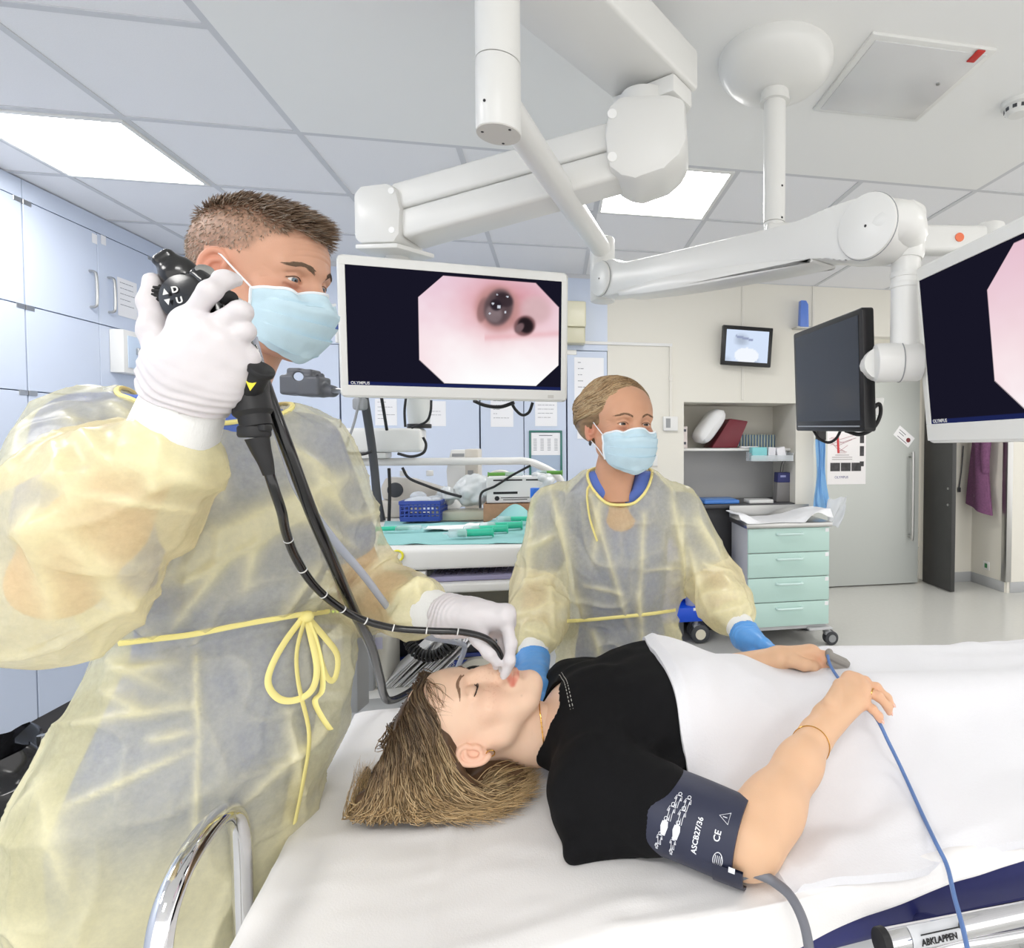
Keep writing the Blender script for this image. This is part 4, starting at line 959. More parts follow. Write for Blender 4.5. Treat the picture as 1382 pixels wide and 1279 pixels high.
MB().cyl(c, c-yn*.004*(1 if yn[1] > 0 else -1), .014, n=20).build('orange_dot', mat('orange_dot', (232, 120, 82), .5), dm)
b = MB(); b.tube(catmull([a1+V(0, 0, -.06), a1+V(.05, 0, -.13), a1+V(.2, .02, -.16), a1+V(.4, .05, -.15)], 6), .028, 14); b.build('lower_arm', M_arm, dm)

# ================================================================ endoscopy cart behind the bed
ZT = 1.15
S = lambda px, py, z=ZT: rZ(px, py, z)
yF, yK = S(620, 740)[1], S(620, 697)[1]; xR = S(716, 738)[0]; xL = xR-.72; yB0 = yK; yK = yK+.24
ec = thing('endoscopy_cart', 'white equipment cart with drawer, keyboard tray and tube rail between the two gowned people', 'equipment cart', W((xL+xR)/2, (yF+yK)/2, 0))
zb1, zb2, zb3 = 1.083, 1.06, 1.006
MB(ROOM).lo_hi((xL, yF, zb1), (xR, yK, ZT), .012, 3).build('cart_top', M_white, ec)
b = MB(ROOM); b.lo_hi((xL, yF-.004, zb3), (xR, yK, zb3+.032), .008, 3); b.build('keyboard_shelf', M_white, ec)
b = MB(ROOM); b.lo_hi((xL+.0, yF+.2, zb3+.035), (xR, yK, zb1)); b.build('shelf_back', M_black, ec)
b = MB(ROOM); b.lo_hi((xL+.02, yF+.1, .1), (xL+.05, yK, zb3)); b.build('side_panel', M_white2, ec)
b = MB(ROOM); b.lo_hi((xR-.05, yF+.1, .1), (xR-.02, yK, zb3)); b.build('side_panel', M_white2, ec)
b = MB(ROOM); b.lo_hi((xL+.05, yK-.03, .1), (xR-.05, yK-.01, zb3)); b.build('back_panel', mat('cart_back_grey', (120, 120, 112), .6), ec)
MB(ROOM).lo_hi((xL+.05, yF+.13, .93), (xR-.05, yF+.14, zb3)).build('lit_interior_panel', mat('olive_grey_panel', (150, 147, 132), .6), ec)  # added panel, its olive grey stands in for a lit cart interior
b = MB(ROOM); b.lo_hi((xL, yF+.05, .62), (xR, yK, .66), .006); b.build('middle_shelf', M_white2, ec)
b = MB(ROOM); b.lo_hi((xL, yF+.0, .1), (xR, yK, .16), .01); b.build('cart_base', M_white2, ec)
for x in (xL+.06, xR-.06):
    for y in (yF+.08, yK-.08): castor(ROOM @ Matrix.Translation((x, y, .1)), .035, ec, M_dgrey)
kx = S(572, 770, zb2)[0]
kb = thing('keyboard', 'lilac keyboard pushed into the dark gap below the cart top', 'keyboard', W((kx+xR)/2, yF+.1, zb3+.036))
MB(ROOM).lo_hi((kx+.03, yF+.02, zb3+.0335), (xR-.02, yF+.17, zb3+.05), .003).build('keyboard_body', mat('lilac_grey', (150, 146, 176), .5), kb)
b = MB(ROOM)
for i in range(int((xR-.03-kx-.06)/.0195)):
    for j in range(4):
        if (i*7+j*3) % 5: b.box((kx+.05+i*.0195, yF+.05+j*.027, zb3+.0525), (.015, .02, .005), .001, 1)
b.build('keys', mat('keys_dark', (84, 78, 96), .5), kb)
MB(ROOM).box((kx+.012, yF+.02, zb3+.055), (.028, .03, .034), .004).build('shelf_latch', M_white2, ec)
q = rY(536, 750, yF-.004); b = MB(ROOM); b.tube([(q[0]+.0165*math.cos(a), yF-.004, q[2]+.0165*math.sin(a)) for a in np.linspace(0, 2*PI, 33)[:-1]], .0035, 8, closed=True)
tag(b.build('yellow_ring', mat('bright_yellow', (240, 232, 60), .4)), 'small bright yellow ring on the front edge of the cart drawer', 'ring')
# rail
yr = yB0+.03; rp = rY(705, 622, yr); zr = rp[2]; xr0 = rY(470, 622, yr)[0]; xr1 = rY(760, 660, yr)[0]
b = MB(ROOM); b.tube(catmull([(xr0-.2, yr, zr), (xr0, yr, zr), (rp[0]-.1, yr, zr), (rp[0], yr, zr), (rp[0]+.07, yr, zr-.018), (xr1-.025, yr, zr-.075), (xr1, yr, zr-.16), (xr1, yr, ZT-.1), (xr1, yr, .7)], 8), .0175, 16)
b.build('tube_rail', M_arm, ec)
MB(ROOM).lo_hi((xR-.04, yr-.02, .95), (xr1, yr+.0, 1.0), .004).build('rail_bracket', M_arm, ec)
# lower arm holding the middle screen
yl = yr-.02; A = rY(463, 610, yl); B = rY(572, 578, yl)
ma = thing('screen_lift_arm', 'short white lift arm on the cart rail, holding the middle screen from behind', 'support arm', W((A[0]+B[0])/2, yl, zr))
MB(ROOM).lo_hi((A[0]-.08, yl-.06, A[2]), (B[0], yl+.06, B[2]), .014, 3).build('lower_link', M_arm, ma)
c0 = rY(566, 580, yl); t0 = rY(566, 535, yl-.12)
MB(ROOM).cyl((c0[0], yl, B[2]+.001), (c0[0], yl, B[2]+.02), .052, n=32, bev=.003).build('swivel_ring', M_black, ma)
lb = np.array(RI @ (LF @ Vector((0, -.02, -.06))))
b = MB(ROOM); b.tube([(c0[0], yl, B[2]+.02), (c0[0], yl, B[2]+.06), (c0[0]+.0, yl-.03, B[2]+.2), (lb[0]-.05, lb[1]+.12, lb[2])], [.045, .05, .056, .05], 20); b.build('upper_link', mat('link_grey', (206, 208, 206), .35), ma)
b = MB(ROOM); b.tube([(lb[0]-.05, lb[1]+.13, lb[2]), (lb[0], lb[1], lb[2])], .04, 16); b.build('tilt_mount', M_dgrey, ma)
MB(ROOM).lo_hi((rY(470, 612, yl)[0], yl-.05, zr+.018), (rY(525, 612, yl)[0], yl+.05, A[2]-.001), .006).build('arm_base', M_arm, ma)
MB(ROOM).box((rY(478, 618, yl-.05)[0], yl-.051, rY(478, 618, yl-.05)[2]), (.035, .003, .018)).build('base_label', M_grey, ma)
for pts in ([P(556, 577, 2.4), P(575, 569, 2.35), P(581, 556, 2.3), P(582, 540, 2.3)], [P(547, 576, 2.3), P(546, 555, 2.3), P(548, 535, 2.3)]):
    b = MB(); b.tube(catmull(pts, 6), .005, 8); b.build('arm_cable', M_rubber, ma)
b = MB(); b.tube(catmull([P(571, 590, 2.52), P(575, 600, 2.52), P(571, 611, 2.5), P(555, 616, 2.48), P(537, 612, 2.48)], 6), .006, 8); b.build('arm_cable', M_rubber, ma)
b = MB(); b.tube(catmull([P(468, 611, 2.4), P(488, 613, 2.4), P(502, 609, 2.4)], 6), .006, 8); b.build('arm_cable', M_rubber, ma)
# dark curved pole and thin rod behind the gown, left
dp = thing('cart_pole', 'dark grey curved pole rising from the back of the cart to the middle screen', 'pole', W(*S(516, 700)))
b = MB(); pts = catmull([P(515, 703, 2.5), P(509, 670, 2.5), P(505, 630, 2.49), P(500, 590, 2.46), P(492, 540, 2.4), P(488, 515, 2.35)], 6); b.tube(pts, .017, 14); b.build('pole_tube', M_dgrey, dp)
b = MB(); b.tube(catmull([P(486, 536, 2.3), P(478, 570, 2.3), P(466, 605, 2.3)], 4), .005, 8); b.build('thin_rod', M_grey, dp)
MB().box(P(486, 545, 2.32), (.05, .04, .05), .012).build('pole_clamp', M_grey, dp)
tag(MB().tube(catmull([P(525, 703, 2.5), P(526, 660, 2.52), P(525, 632, 2.54)], 4), .007, 8).build('cable_drop', M_rubber), 'black cable hanging straight down beside the dark curved pole', 'cable')
cable('cable_drop', [P(515, 537, 2.3), P(518, 555, 2.35), P(522, 580, 2.4)], .006, 'short black cable dropping from the middle screen to the white lift arm')
cable('rail_cable', [P(543, 631, 2.5), P(552, 645, 2.5), P(575, 655, 2.5), P(600, 664, 2.5), P(622, 670, 2.45)], .006, 'black cable sagging from the white rail across the suction device')
cable('rail_cable', [P(716, 628, 2.5), P(690, 642, 2.48), P(668, 656, 2.46), P(650, 665, 2.45), P(648, 685, 2.42)], .005, 'black cable slanting from the rail down to the bagged parts')
cable('screen_cable', [P(640, 541, 1.86), P(655, 547, 1.9), P(675, 549, 1.93), P(694, 543, 1.93)], .006, 'thick black cable bulging under the middle screen')
cable('screen_cable', [P(690, 543, 1.95), P(696, 553, 1.95), P(705, 560, 1.96), P(714, 556, 1.97), P(719, 543, 1.97)], .005, 'black cable hanging in a small loop under the right part of the middle screen')
# clamp with rod at the left of the screen
q = P(412, 525, 1.8)
cl = thing('clamp_head', 'dark grey clamp on a short metal rod at the left edge of the middle screen', 'clamp', q)
b = SDF(q-V(.12, .08, .1), q+V(.14, .08, .1), .003)
for (px, py, r, s2) in ((400, 520, .022, 0), (425, 522, .026, 0)): b.rbox(P(px, py, 1.8), V(.032, .035, .03), .008, k=.01)
b.rbox(P(403, 508, 1.8), V(.022, .028, .024), .008, k=.008); b.rbox(P(420, 508, 1.8), V(.018, .028, .02), .008, k=.006); b.cone(P(436, 526, 1.8), P(449, 528, 1.8), .022, .018, k=.01); b.cone(P(431, 508, 1.8), P(434, 507, 1.8), .008, k=.004); b.cone(P(403, 508, 1.76), P(403, 508, 1.84), .013, k=.004, op='-')
np_mesh('clamp_body', *b.mesh(), mat('clamp_grey', (84, 86, 92), .45), cl)
MB().cyl(P(446, 527, 1.8), P(470, 527, 1.74), .008, n=16).build('clamp_rod', M_steel, cl)
q = P(456, 450, 1.95); bt = thing('blue_cap_vial', 'small vial with a blue cap just left of the middle screen', 'vial', q-V(0, 0, .03))
MB().cyl(q-V(0, 0, .03), q+V(-.004, 0, .012), .008, n=14).build('vial_body', M_white2, bt); MB().cyl(q+V(-.004, 0, .012), q+V(-.008, 0, .035), .013, n=14, bev=.002).build('vial_cap', mat('cap_blue', (74, 100, 168), .4), bt)

# ---- things on the cart top
M_teal = mat('teal_drape', (140, 192, 192), .8, bump=.3, bscale=60)
a, b_, c, d = S(508, 736), S(708, 734), S(712, 706), S(520, 704)
def td(u, v):
    p0 = a+(b_-a)*u[..., None]; p1 = d+(c-d)*u[..., None]; p = p0+(p1-p0)*v[..., None]
    z = .003+.006*np.clip(vnoise(np.stack([u*7, v*6, u*0], 2), 1, 7), 0, 1)+.075*np.clip(v-.72, 0, 1)/.28*np.exp(-((u-.92)/.12)**2)
    p[..., 2] = ZT+z; return p
tag(heightcloth(ROOM, 60, 30, td, .0025).build('teal_drape', M_teal, angle=80), 'thin teal drape spread over the cart top under the syringes', 'drape')
q = S(660, 728); M_syr = mat('syringe_green', (58, 190, 156), .35); M_barrel = mat('syringe_barrel', (222, 236, 240), .15, alpha=.45)
def syringe(M, L, r, cut=.45, label='', m=None, group='syringes on the cart', m2=None):
    o = thing('syringe', label, 'syringe', np.array(M.translation), group)
    b = MB(M); b.lathe([(r*.2, -.02), (r*.3, -.004), (r, 0), (r, L*cut)], frame((0, 0, 0), z=(1, 0, 0), x=(0, 1, 0)), 16); b.build('barrel', m2 or M_barrel, o)
    b = MB(M); b.box((L*cut+.002, 0, 0), (.004, r*3.6, r*1.4), .001, 1); b.build('barrel_flange', m2 or M_barrel, o)
    b = MB(M); b.lathe([(r*.85, L*cut*.5), (r*.85, L), (r*1.15, L+.001), (r*1.15, L+.005)], frame((0, 0, 0), z=(1, 0, 0), x=(0, 1, 0)), 14); b.build('plunger', m or M_syr, o)
    return o
def on(px, py, ang, r, z=ZT+.012, off=0):
    q = S(px, py); return ROOM @ Matrix.Translation((q[0], q[1], z+r+off)) @ Matrix.Rotation(ang, 4, 'Z')
syringe(on(606, 729, .05, .012),   .145, .0155, .4, 'front green plunger syringe lying nearest the cart edge')
syringe(on(626, 724, .1, .012), .15, .0155, .35, 'second green syringe from the cart edge, lying behind the front one')
syringe(on(648, 719, .12, .012), .15, .015, .35, 'third green syringe from the cart edge, nearest the brown tray')
syringe(on(672, 712, -.1, .011, off=.012), .14, .011, .35, 'green syringe at the back of the heap pointing to the green bottle')
syringe(on(568, 719, PI+.1, .009), .15, .0095, .55, 'single green syringe at the left end of the cart top beside the yellow sleeve')
gz = heightcloth(ROOM, 26, 12, lambda u, v: np.stack([S(568, 722)[0]+u*.24, S(600, 720)[1]+.02+v*.1+.03*u, ZT+.013+.012*np.clip(vnoise(np.stack([u*5, v*4, u*0], 2), 1, 9), 0, 1)+0*u], 2), .004)
tag(gz.build('white_gauze', mat('gauze_white', (242, 243, 243), .9), angle=80), 'crumpled white gauze strip on the teal drape', 'gauze')
# blue basket
q = S(567, 708); bk = thing('blue_basket', 'small blue perforated plastic basket on the cart top', 'basket', W(q[0], q[1], ZT))
M_bb = mat('basket_blue', (34, 62, 148), .4); wv, dv2, hv = .155, .13, .085
b = MB(ROOM @ Matrix.Translation((q[0], q[1]+.08, ZT+.012)) @ Matrix.Rotation(-.05, 4, 'Z'))
for sx, sy, w2 in ((0, -1, wv), (0, 1, wv), (-1, 0, dv2), (1, 0, dv2)):
    R = Matrix.Rotation({(0, -1): 0, (0, 1): PI, (-1, 0): -PI/2, (1, 0): PI/2}[(sx, sy)], 4, 'Z'); off = dv2/2 if sy else wv/2
    def side(m):
        m.box((0, -off, .01), (w2, .004, .02)); m.box((0, -off-.001, hv-.008), (w2+.012, .007, .016), .002, 1)
        n = int(w2/.017)
        for k in range(n+1): m.box((-w2/2+k*w2/n, -off, hv/2), (.006, .0038, hv-.02))
        for k in range(1, 4): m.box((0, -off, .01+k*.018), (w2, .0036, .006))
    b.local(R, side)
b.box((0, 0, .003), (wv, dv2, .005)); b.build('basket_body', M_bb, bk)
bgm = SDF((q[0]-.1, q[1]-.02, ZT+.02), (q[0]+.12, q[1]+.2, ZT+.2), .005); rr = random.Random(2)
for k in range(9): bgm.ell((q[0]+rr.uniform(-.05, .06), q[1]+.08+rr.uniform(-.04, .04), ZT+.085+rr.uniform(-.015, .03)), (rr.uniform(.02, .04), .025, rr.uniform(.012, .025)), k=.008)
np_mesh('clear_packets', *bgm.mesh(), mat('packet_film', (226, 232, 240), .15, alpha=.6), None, M=ROOM)
tag(D.objects['clear_packets'], 'heap of clear film packets inside the blue basket', 'packets')
# clear tray and bagged parts
q = S(628, 704)
tag(MB(ROOM).box((q[0]-.0, q[1]+.06, ZT+.025), (.3, .13, .04), .01).build('clear_tray', mat('tray_film', (206, 206, 186), .2, alpha=.7)), 'long translucent tray at the back of the cart top', 'tray')
bgm = SDF((q[0]-.2, q[1]-.02, ZT+.03), (q[0]+.16, q[1]+.22, ZT+.26), .005)
for k in range(22): bgm.ell((q[0]+rr.uniform(-.14, .09), q[1]+.08+rr.uniform(-.04, .04), ZT+.08+rr.uniform(0, .05)), (rr.uniform(.015, .04), .03, rr.uniform(.012, .03)), k=.006)
bgm.ell((q[0]+.03, q[1]+.09, ZT+.13), (.085, .05, .07), k=.02)
bgm.field(lambda p: .005*vnoise(p, 60, 4))
np_mesh('bagged_parts', *bgm.mesh(), mat('bag_film', (222, 226, 228), .2, alpha=.8), None, M=ROOM); tag(D.objects['bagged_parts'], 'bulging clear bag of white parts lying on the translucent tray', 'bag')
q = S(652, 700)
b = MB(ROOM); 
for dx, h2 in ((.0, .1), (.035, .13)): 
    b = MB(ROOM); b.lathe([(.014, 0), (.014, h2*.7), (.009, h2*.75), (.009, h2)], Matrix.Translation((q[0]+dx+.03, q[1]+.06, ZT+.013+.035)), 16)
    tag(b.build('glass_vial', mat('vial_glass', (206, 212, 214), .1, alpha=.6)), ('short glass vial behind the clear tray', 'taller glass vial standing next to the short one behind the clear tray')[dx > 0], 'vial', 'vials at the back of the cart')
# brown tray, white box, bottle, green tube, spare syringes
q = S(692, 706); M_kraft = mat('kraft_card', (176, 134, 104), .7, var=.15, vscale=40)
bx = thing('brown_tray', 'brown cardboard tray at the right end of the cart top', 'tray', W(q[0], q[1], ZT))
b = MB(ROOM @ Matrix.Translation((q[0]+.01, q[1]+.1, ZT+.001))); b.box((0, 0, .004), (.26, .17, .008)); b.box((0, -.083, .04), (.26, .004, .08)); b.box((0, .083, .04), (.26, .004, .08)); b.box((-.128, 0, .04), (.004, .165, .08)); b.box((.128, 0, .04), (.004, .165, .08)); b.build('tray_body', M_kraft, bx)
b = SDF((q[0]-.11, q[1]+.03, ZT+.005), (q[0]+.13, q[1]+.17, ZT+.1), .005)
for k in range(16): b.ell((q[0]+rr.uniform(-.06, .1), q[1]+.1+rr.uniform(-.04, .04), ZT+.045+rr.uniform(0, .02)), (.022, .02, .018), k=.006)
np_mesh('tray_filling', *b.mesh(), mat('amber_vials', (150, 104, 76), .25, var=.5, vscale=60), bx, M=ROOM)
wbx = thing('white_carton', 'white carton with dark print stacked on the brown tray', 'carton', W(q[0], q[1]+.1, ZT+.08))
FB = ROOM @ Matrix.Translation((q[0]+.005, q[1]+.115, ZT+.081+.055)) @ Matrix.Rotation(.04, 4, 'Z')
MB(FB).box((0, 0, 0), (.235, .13, .11), .002, 1).build('carton_body', mat('carton_grey_white', (226, 226, 226), .5), wbx)
p = MB(FB); p.box((-.03, -.0655, .042), (.12, .001, .006)); p.box((.08, -.0655, .042), (.07, .001, .006)); p.box((-.04, -.0655, -.012), (.1, .001, .01)); p.cyl((-.075, -.0645, -.035), (-.075, -.0662, -.035), .01, n=18); p.box((.0, -.0655, -.033), (.12, .001, .003)); p.box((.0, -.0655, -.041), (.1, .001, .003)); p.build('carton_print', M_blackink, wbx, False)
syringe(FB @ Matrix.Translation((.03, -.02, .066)) @ Matrix.Rotation(PI+.1, 4, 'Z'), .14, .009, .5, 'upper green plunger syringe lying across the white carton', mat('plunger_grass', (94, 152, 62), .4))
syringe(FB @ Matrix.Translation((.09, .02, .068)) @ Matrix.Rotation(-.2, 4, 'Z'), .11, .01, .4, 'green plunger syringe at the right end of the white carton', D.materials['plunger_grass'])
bgm = SDF((.0, -.07, .0), (.2, .08, .12), .005)
for k in range(12): bgm.ell((.08+rr.uniform(-.01, .08), rr.uniform(-.05, .02), .05+rr.uniform(-.03, .04)), (.022, .02, .016), k=.008)
np_mesh('film_wraps', *bgm.mesh(), D.materials['bag_film'], None, M=FB @ Matrix.Translation((.01, -.01, -.02))); tag(D.objects['film_wraps'], 'crumpled clear film wraps piled against the right end of the white carton', 'wraps')
q2 = S(722, 722); gt = thing('green_bottle', 'green squeeze bottle with a bright blue cap at the nurse\'s arm', 'bottle', W(q2[0], q2[1], ZT))
b = MB(ROOM); b.lathe([(.026, 0), (.028, .01), (.026, .06), (.018, .085), (.011, .095), (.011, .125)], Matrix.Translation((q2[0], q2[1]+.02, ZT+.012)), 20); b.build('bottle_body', mat('bottle_green', (140, 206, 150), .25, alpha=.8), gt)
MB(ROOM).cyl((q2[0], q2[1]+.02, ZT+.135), (q2[0], q2[1]+.02, ZT+.172), .017, n=18, bev=.002).build('bottle_cap', mat('cap_bright_blue', (36, 110, 210), .35), gt)
q = S(672, 700); b = MB(ROOM); b.ell((q[0]-.01, q[1]+.26, ZT+.16), (.055, .02, .07)); 
b = MB(ROOM); b.cyl((q[0]-.01, q[1]+.235, ZT+.12), (q[0]-.01, q[1]+.255, ZT+.125), .085, n=36, bev=.004); ds = thing('white_disc', 'pale round disc standing behind the white carton', 'disc', W(q[0], q[1]+.24, ZT)); b.build('disc_plate', mat('pale_disc', (232, 230, 222), .4), ds)
MB(ROOM).lo_hi((q[0]-.05, q[1]+.22, ZT+.001), (q[0]+.03, q[1]+.28, ZT+.05), .004).build('disc_foot', M_white2, ds)
# suction / light arm device and upright printer
yd = S(560, 700)[1]+.12
dv_ = thing('suction_device', 'beige jointed device with a dark round knob at the back of the cart', 'device', W(*S(560, 700)))
qa, qb, qc = rY(537, 660, yd), rY(583, 665, yd), rY(612, 680, yd)
M_beige = mat('beige_plastic', (208, 202, 192), .4)
fx = frame(qa, x=qb-qa, y=(0, 0, 1)); b = MB(ROOM @ fx); b.prism([(-.05, -.05), (-.065, 0), (-.05, .05), (.06, .058), (.2, .03), (.19, -.055), (.05, -.05)], .09, Matrix.Translation((0, 0, -.045)), .012); b.build('device_arm', M_beige, dv_)
MB(ROOM).cyl((qa[0], yd-.05, qa[2]), (qa[0], yd-.04, qa[2]), .034, n=30, bev=.003).build('dark_knob', M_dgrey, dv_)
b = MB(ROOM); b.tube([qb+V(.02, 0, -.01), qc+V(.02, 0, -.03)], [.055, .03], 16); b.build('device_nozzle', M_white2, dv_)
b = MB(ROOM); b.lo_hi((qa[0]-.07, yd-.08, ZT+.001), (qa[0]+.1, yd+.06, qa[2]-.045), .012); b.build('device_base', M_beige, dv_)
for dx in (.025, .14): q = V(qa[0]+dx, yd, qa[2]+.06); b = MB(ROOM); b.cyl(q, q+V(0, 0, .025), .016, n=16, bev=.003); b.build('top_knob', M_white2, dv_)
A = rY(606, 606, yd+.03); B = rY(648, 672, yd+.03)
pr = thing('upright_printer', 'tall beige desktop unit with a top slot at the back of the cart', 'printer', W((A[0]+B[0])/2, yd+.1, ZT))
b = MB(ROOM); b.lo_hi((A[0]+.07, yd+.02, ZT+.001), (B[0]-.005, yd+.16, A[2]), .008); b.build('printer_body', M_beige, pr)
b = MB(ROOM); b.prism([(A[0], B[2]-.04), (A[0]+.075, B[2]-.04), (A[0]+.075, A[2]-.003), (A[0]+.01, A[2]-.003), (A[0]-.012, A[2]-.1)], .11, Matrix.Translation((0, yd+.13, 0)) @ Matrix.Rotation(PI/2, 4, 'X'), .005); b.build('printer_front', M_white2, pr)
MB(ROOM).lo_hi((A[0]+.015, yd+.017, A[2]-.035), (A[0]+.07, yd+.0195, A[2]-.02)).build('paper_slot', M_grey, pr)
MB(ROOM).lo_hi((A[0]+.085, yd+.017, B[2]), (A[0]+.11, yd+.0195, A[2]-.1)).build('side_recess', M_grey, pr)
# ---- lower part of the cart: processor, light source
M_pro = mat('processor_white', (222, 220, 210), .4)
def unit(name, lab, cat, x0, x1, z0, z1, m, y0=yF+.02): 
    o = thing(name, lab, cat, W((x0+x1)/2, y0, z0)); MB(ROOM).lo_hi((x0, y0, z0), (x1, yK-.06, z1), .008).build('unit_body', m, o); return o
x0, x1 = xL+.06, xR-.055
vp = unit('video_processor', 'video processor with a blue band and white key symbols on its black front', 'processor', x0, x1, .79, .925, mat('processor_dark', (34, 36, 48), .35))
MB(ROOM).lo_hi((x0, yF+.014, .905), (x1, yF+.0195, .925), .001, 1).build('blue_band', mat('band_blue', (34, 54, 132), .35), vp)
MB(ROOM).lo_hi((x0, yF+.014, .79), (x1, yF+.0195, .803), .001, 1).build('blue_band', D.materials['band_blue'], vp)
p = MB(ROOM); rr = random.Random(8)
for i in range(9):
    for j in range(5):
        x = x1-.03-i*.026; z = .89-j*.019
        if rr.random() < .75:
            if rr.random() < .3: p.cyl((x, yF+.0195, z), (x, yF+.0175, z), .007, n=12)
            else: p.box((x, yF+.0185, z), (rr.choice((.006, .014, .02)), .002, .006))
p.build('key_symbols', mat('key_white', (190, 196, 214), .5), vp, False)
lsu = unit('light_source', 'white light source unit with a round black socket, behind the patient\'s face', 'light source', x0, x1-.03, .662, .785, M_pro)
q = rY(646, 893, yF+.02)
MB(ROOM).lo_hi((rY(572, 868, yF)[0], yF+.012, .762), (rY(632, 868, yF)[0], yF+.0195, .782), .002, 1).build('blue_plate', mat('plate_blue', (34, 60, 150), .4), lsu)
text('OLYMPUS', .02, ROOM @ frame((rY(574, 868, yF)[0], yF+.0115, .765), x=(1, 0, 0), y=(0, 0, 1)), M_white, lsu)
b = MB(ROOM); b.lathe([(.075, 0), (.07, .018), (.055, .022)], frame((q[0], yF+.02, .717), z=(0, -1, 0), x=(1, 0, 0)), 36); b.build('socket_ring', M_pro, lsu)
b = MB(ROOM); b.lathe([(.05, .02), (.048, .03), (.032, .032), (.03, .05), (.014, .052), (.012, .07), (.001, .07)], frame((q[0]-.012, yF+.02, .717), z=(0, -1, 0), x=(1, 0, 0)), 30); b.build('socket', M_black, lsu)
b = MB(ROOM); b.cyl((q[0]+.03, yF-.03, .715), (q[0]+.045, yF-.034, .722), .008, n=14); b.build('connector_pin', M_chrome, lsu)
b = MB(ROOM); b.lo_hi((x1-.115, yF+.012, .67), (x1-.035, yF+.0195, .78), .002, 1); b.build('control_panel', M_black, lsu)
p = MB(ROOM)
for i in range(3):
    for j in range(4): p.box((x1-.1+i*.024, yF+.011, .685+j*.025), (.016, .002, .012), .0005, 1)
p.build('control_keys', D.materials['key_white'], lsu)
# coiled black cable
coil = []
path = catmull([P(549, 853, 1.72), P(556, 873, 1.7), P(570, 884, 1.69), P(588, 884, 1.69), P(604, 874, 1.7), P(611, 866, 1.72)], 20)
for i, p_ in enumerate(path):
    tn = nrm(path[min(i+1, len(path)-1)]-path[max(i-1, 0)]); u_ = nrm(np.cross(tn, (0, 1, 0))); v_ = np.cross(tn, u_)
for k in range(100*4):
    t_ = k/399*(len(path)-1); i = int(min(t_, len(path)-2)); p_ = path[i]+(path[i+1]-path[i])*(t_-i); tn = nrm(path[i+1]-path[i]); u_ = nrm(np.cross(tn, (0, 1, 0))); v_ = np.cross(tn, u_)
    a = k/399*2*PI*19; coil.append(p_+.0135*(math.cos(a)*u_+math.sin(a)*v_))
b = MB(); b.tube(coil, .0042, 6); tag(b.build('coiled_cable', M_rubber), 'coiled black spiral cable in front of the light source unit', 'cable')
b = MB(); 
# ---- low table left of the cart: device with a black lens, stack of papers, console with green lights
zt3 = .775; q0, q1 = Pz(440, 932, zt3), Pz(560, 926, zt3)
lt = thing('side_table', 'low white side table behind the bed head, under the papers', 'side table', V(q0[0]+.1, q0[1]+.2, 0))
rq0 = np.array(RI @ Vector(q0)); rq1 = np.array(RI @ Vector(q1)); ty = min(rq0[1], rq1[1]); tx0 = rq0[0]-.25; tx1 = xL-.012
tx1 = max(tx1, rq1[0]); 
if tx1 > xL-.01: tyk = yF-.02
else: tyk = ty+.45
MB(ROOM).lo_hi((tx0, ty, zt3-.03), (tx1, tyk, zt3), .006).build('table_top', M_white, lt)
for x in (tx0+.02, tx1-.05): MB(ROOM).lo_hi((x, ty+.03, 0), (x+.03, tyk-.03, zt3-.03), .003).build('table_side', mat('table_grey', (186, 188, 190), .5) if 'table_grey' not in D.materials else D.materials['table_grey'], lt)
MB(ROOM).lo_hi((tx0+.05, ty+.035, .5), (tx1-.05, ty+.05, zt3-.03), .003).build('table_front', D.materials['table_grey'], lt)
print('TABLE', tx0, tx1, ty, tyk, 'cart', xL, xR, yF, yK)
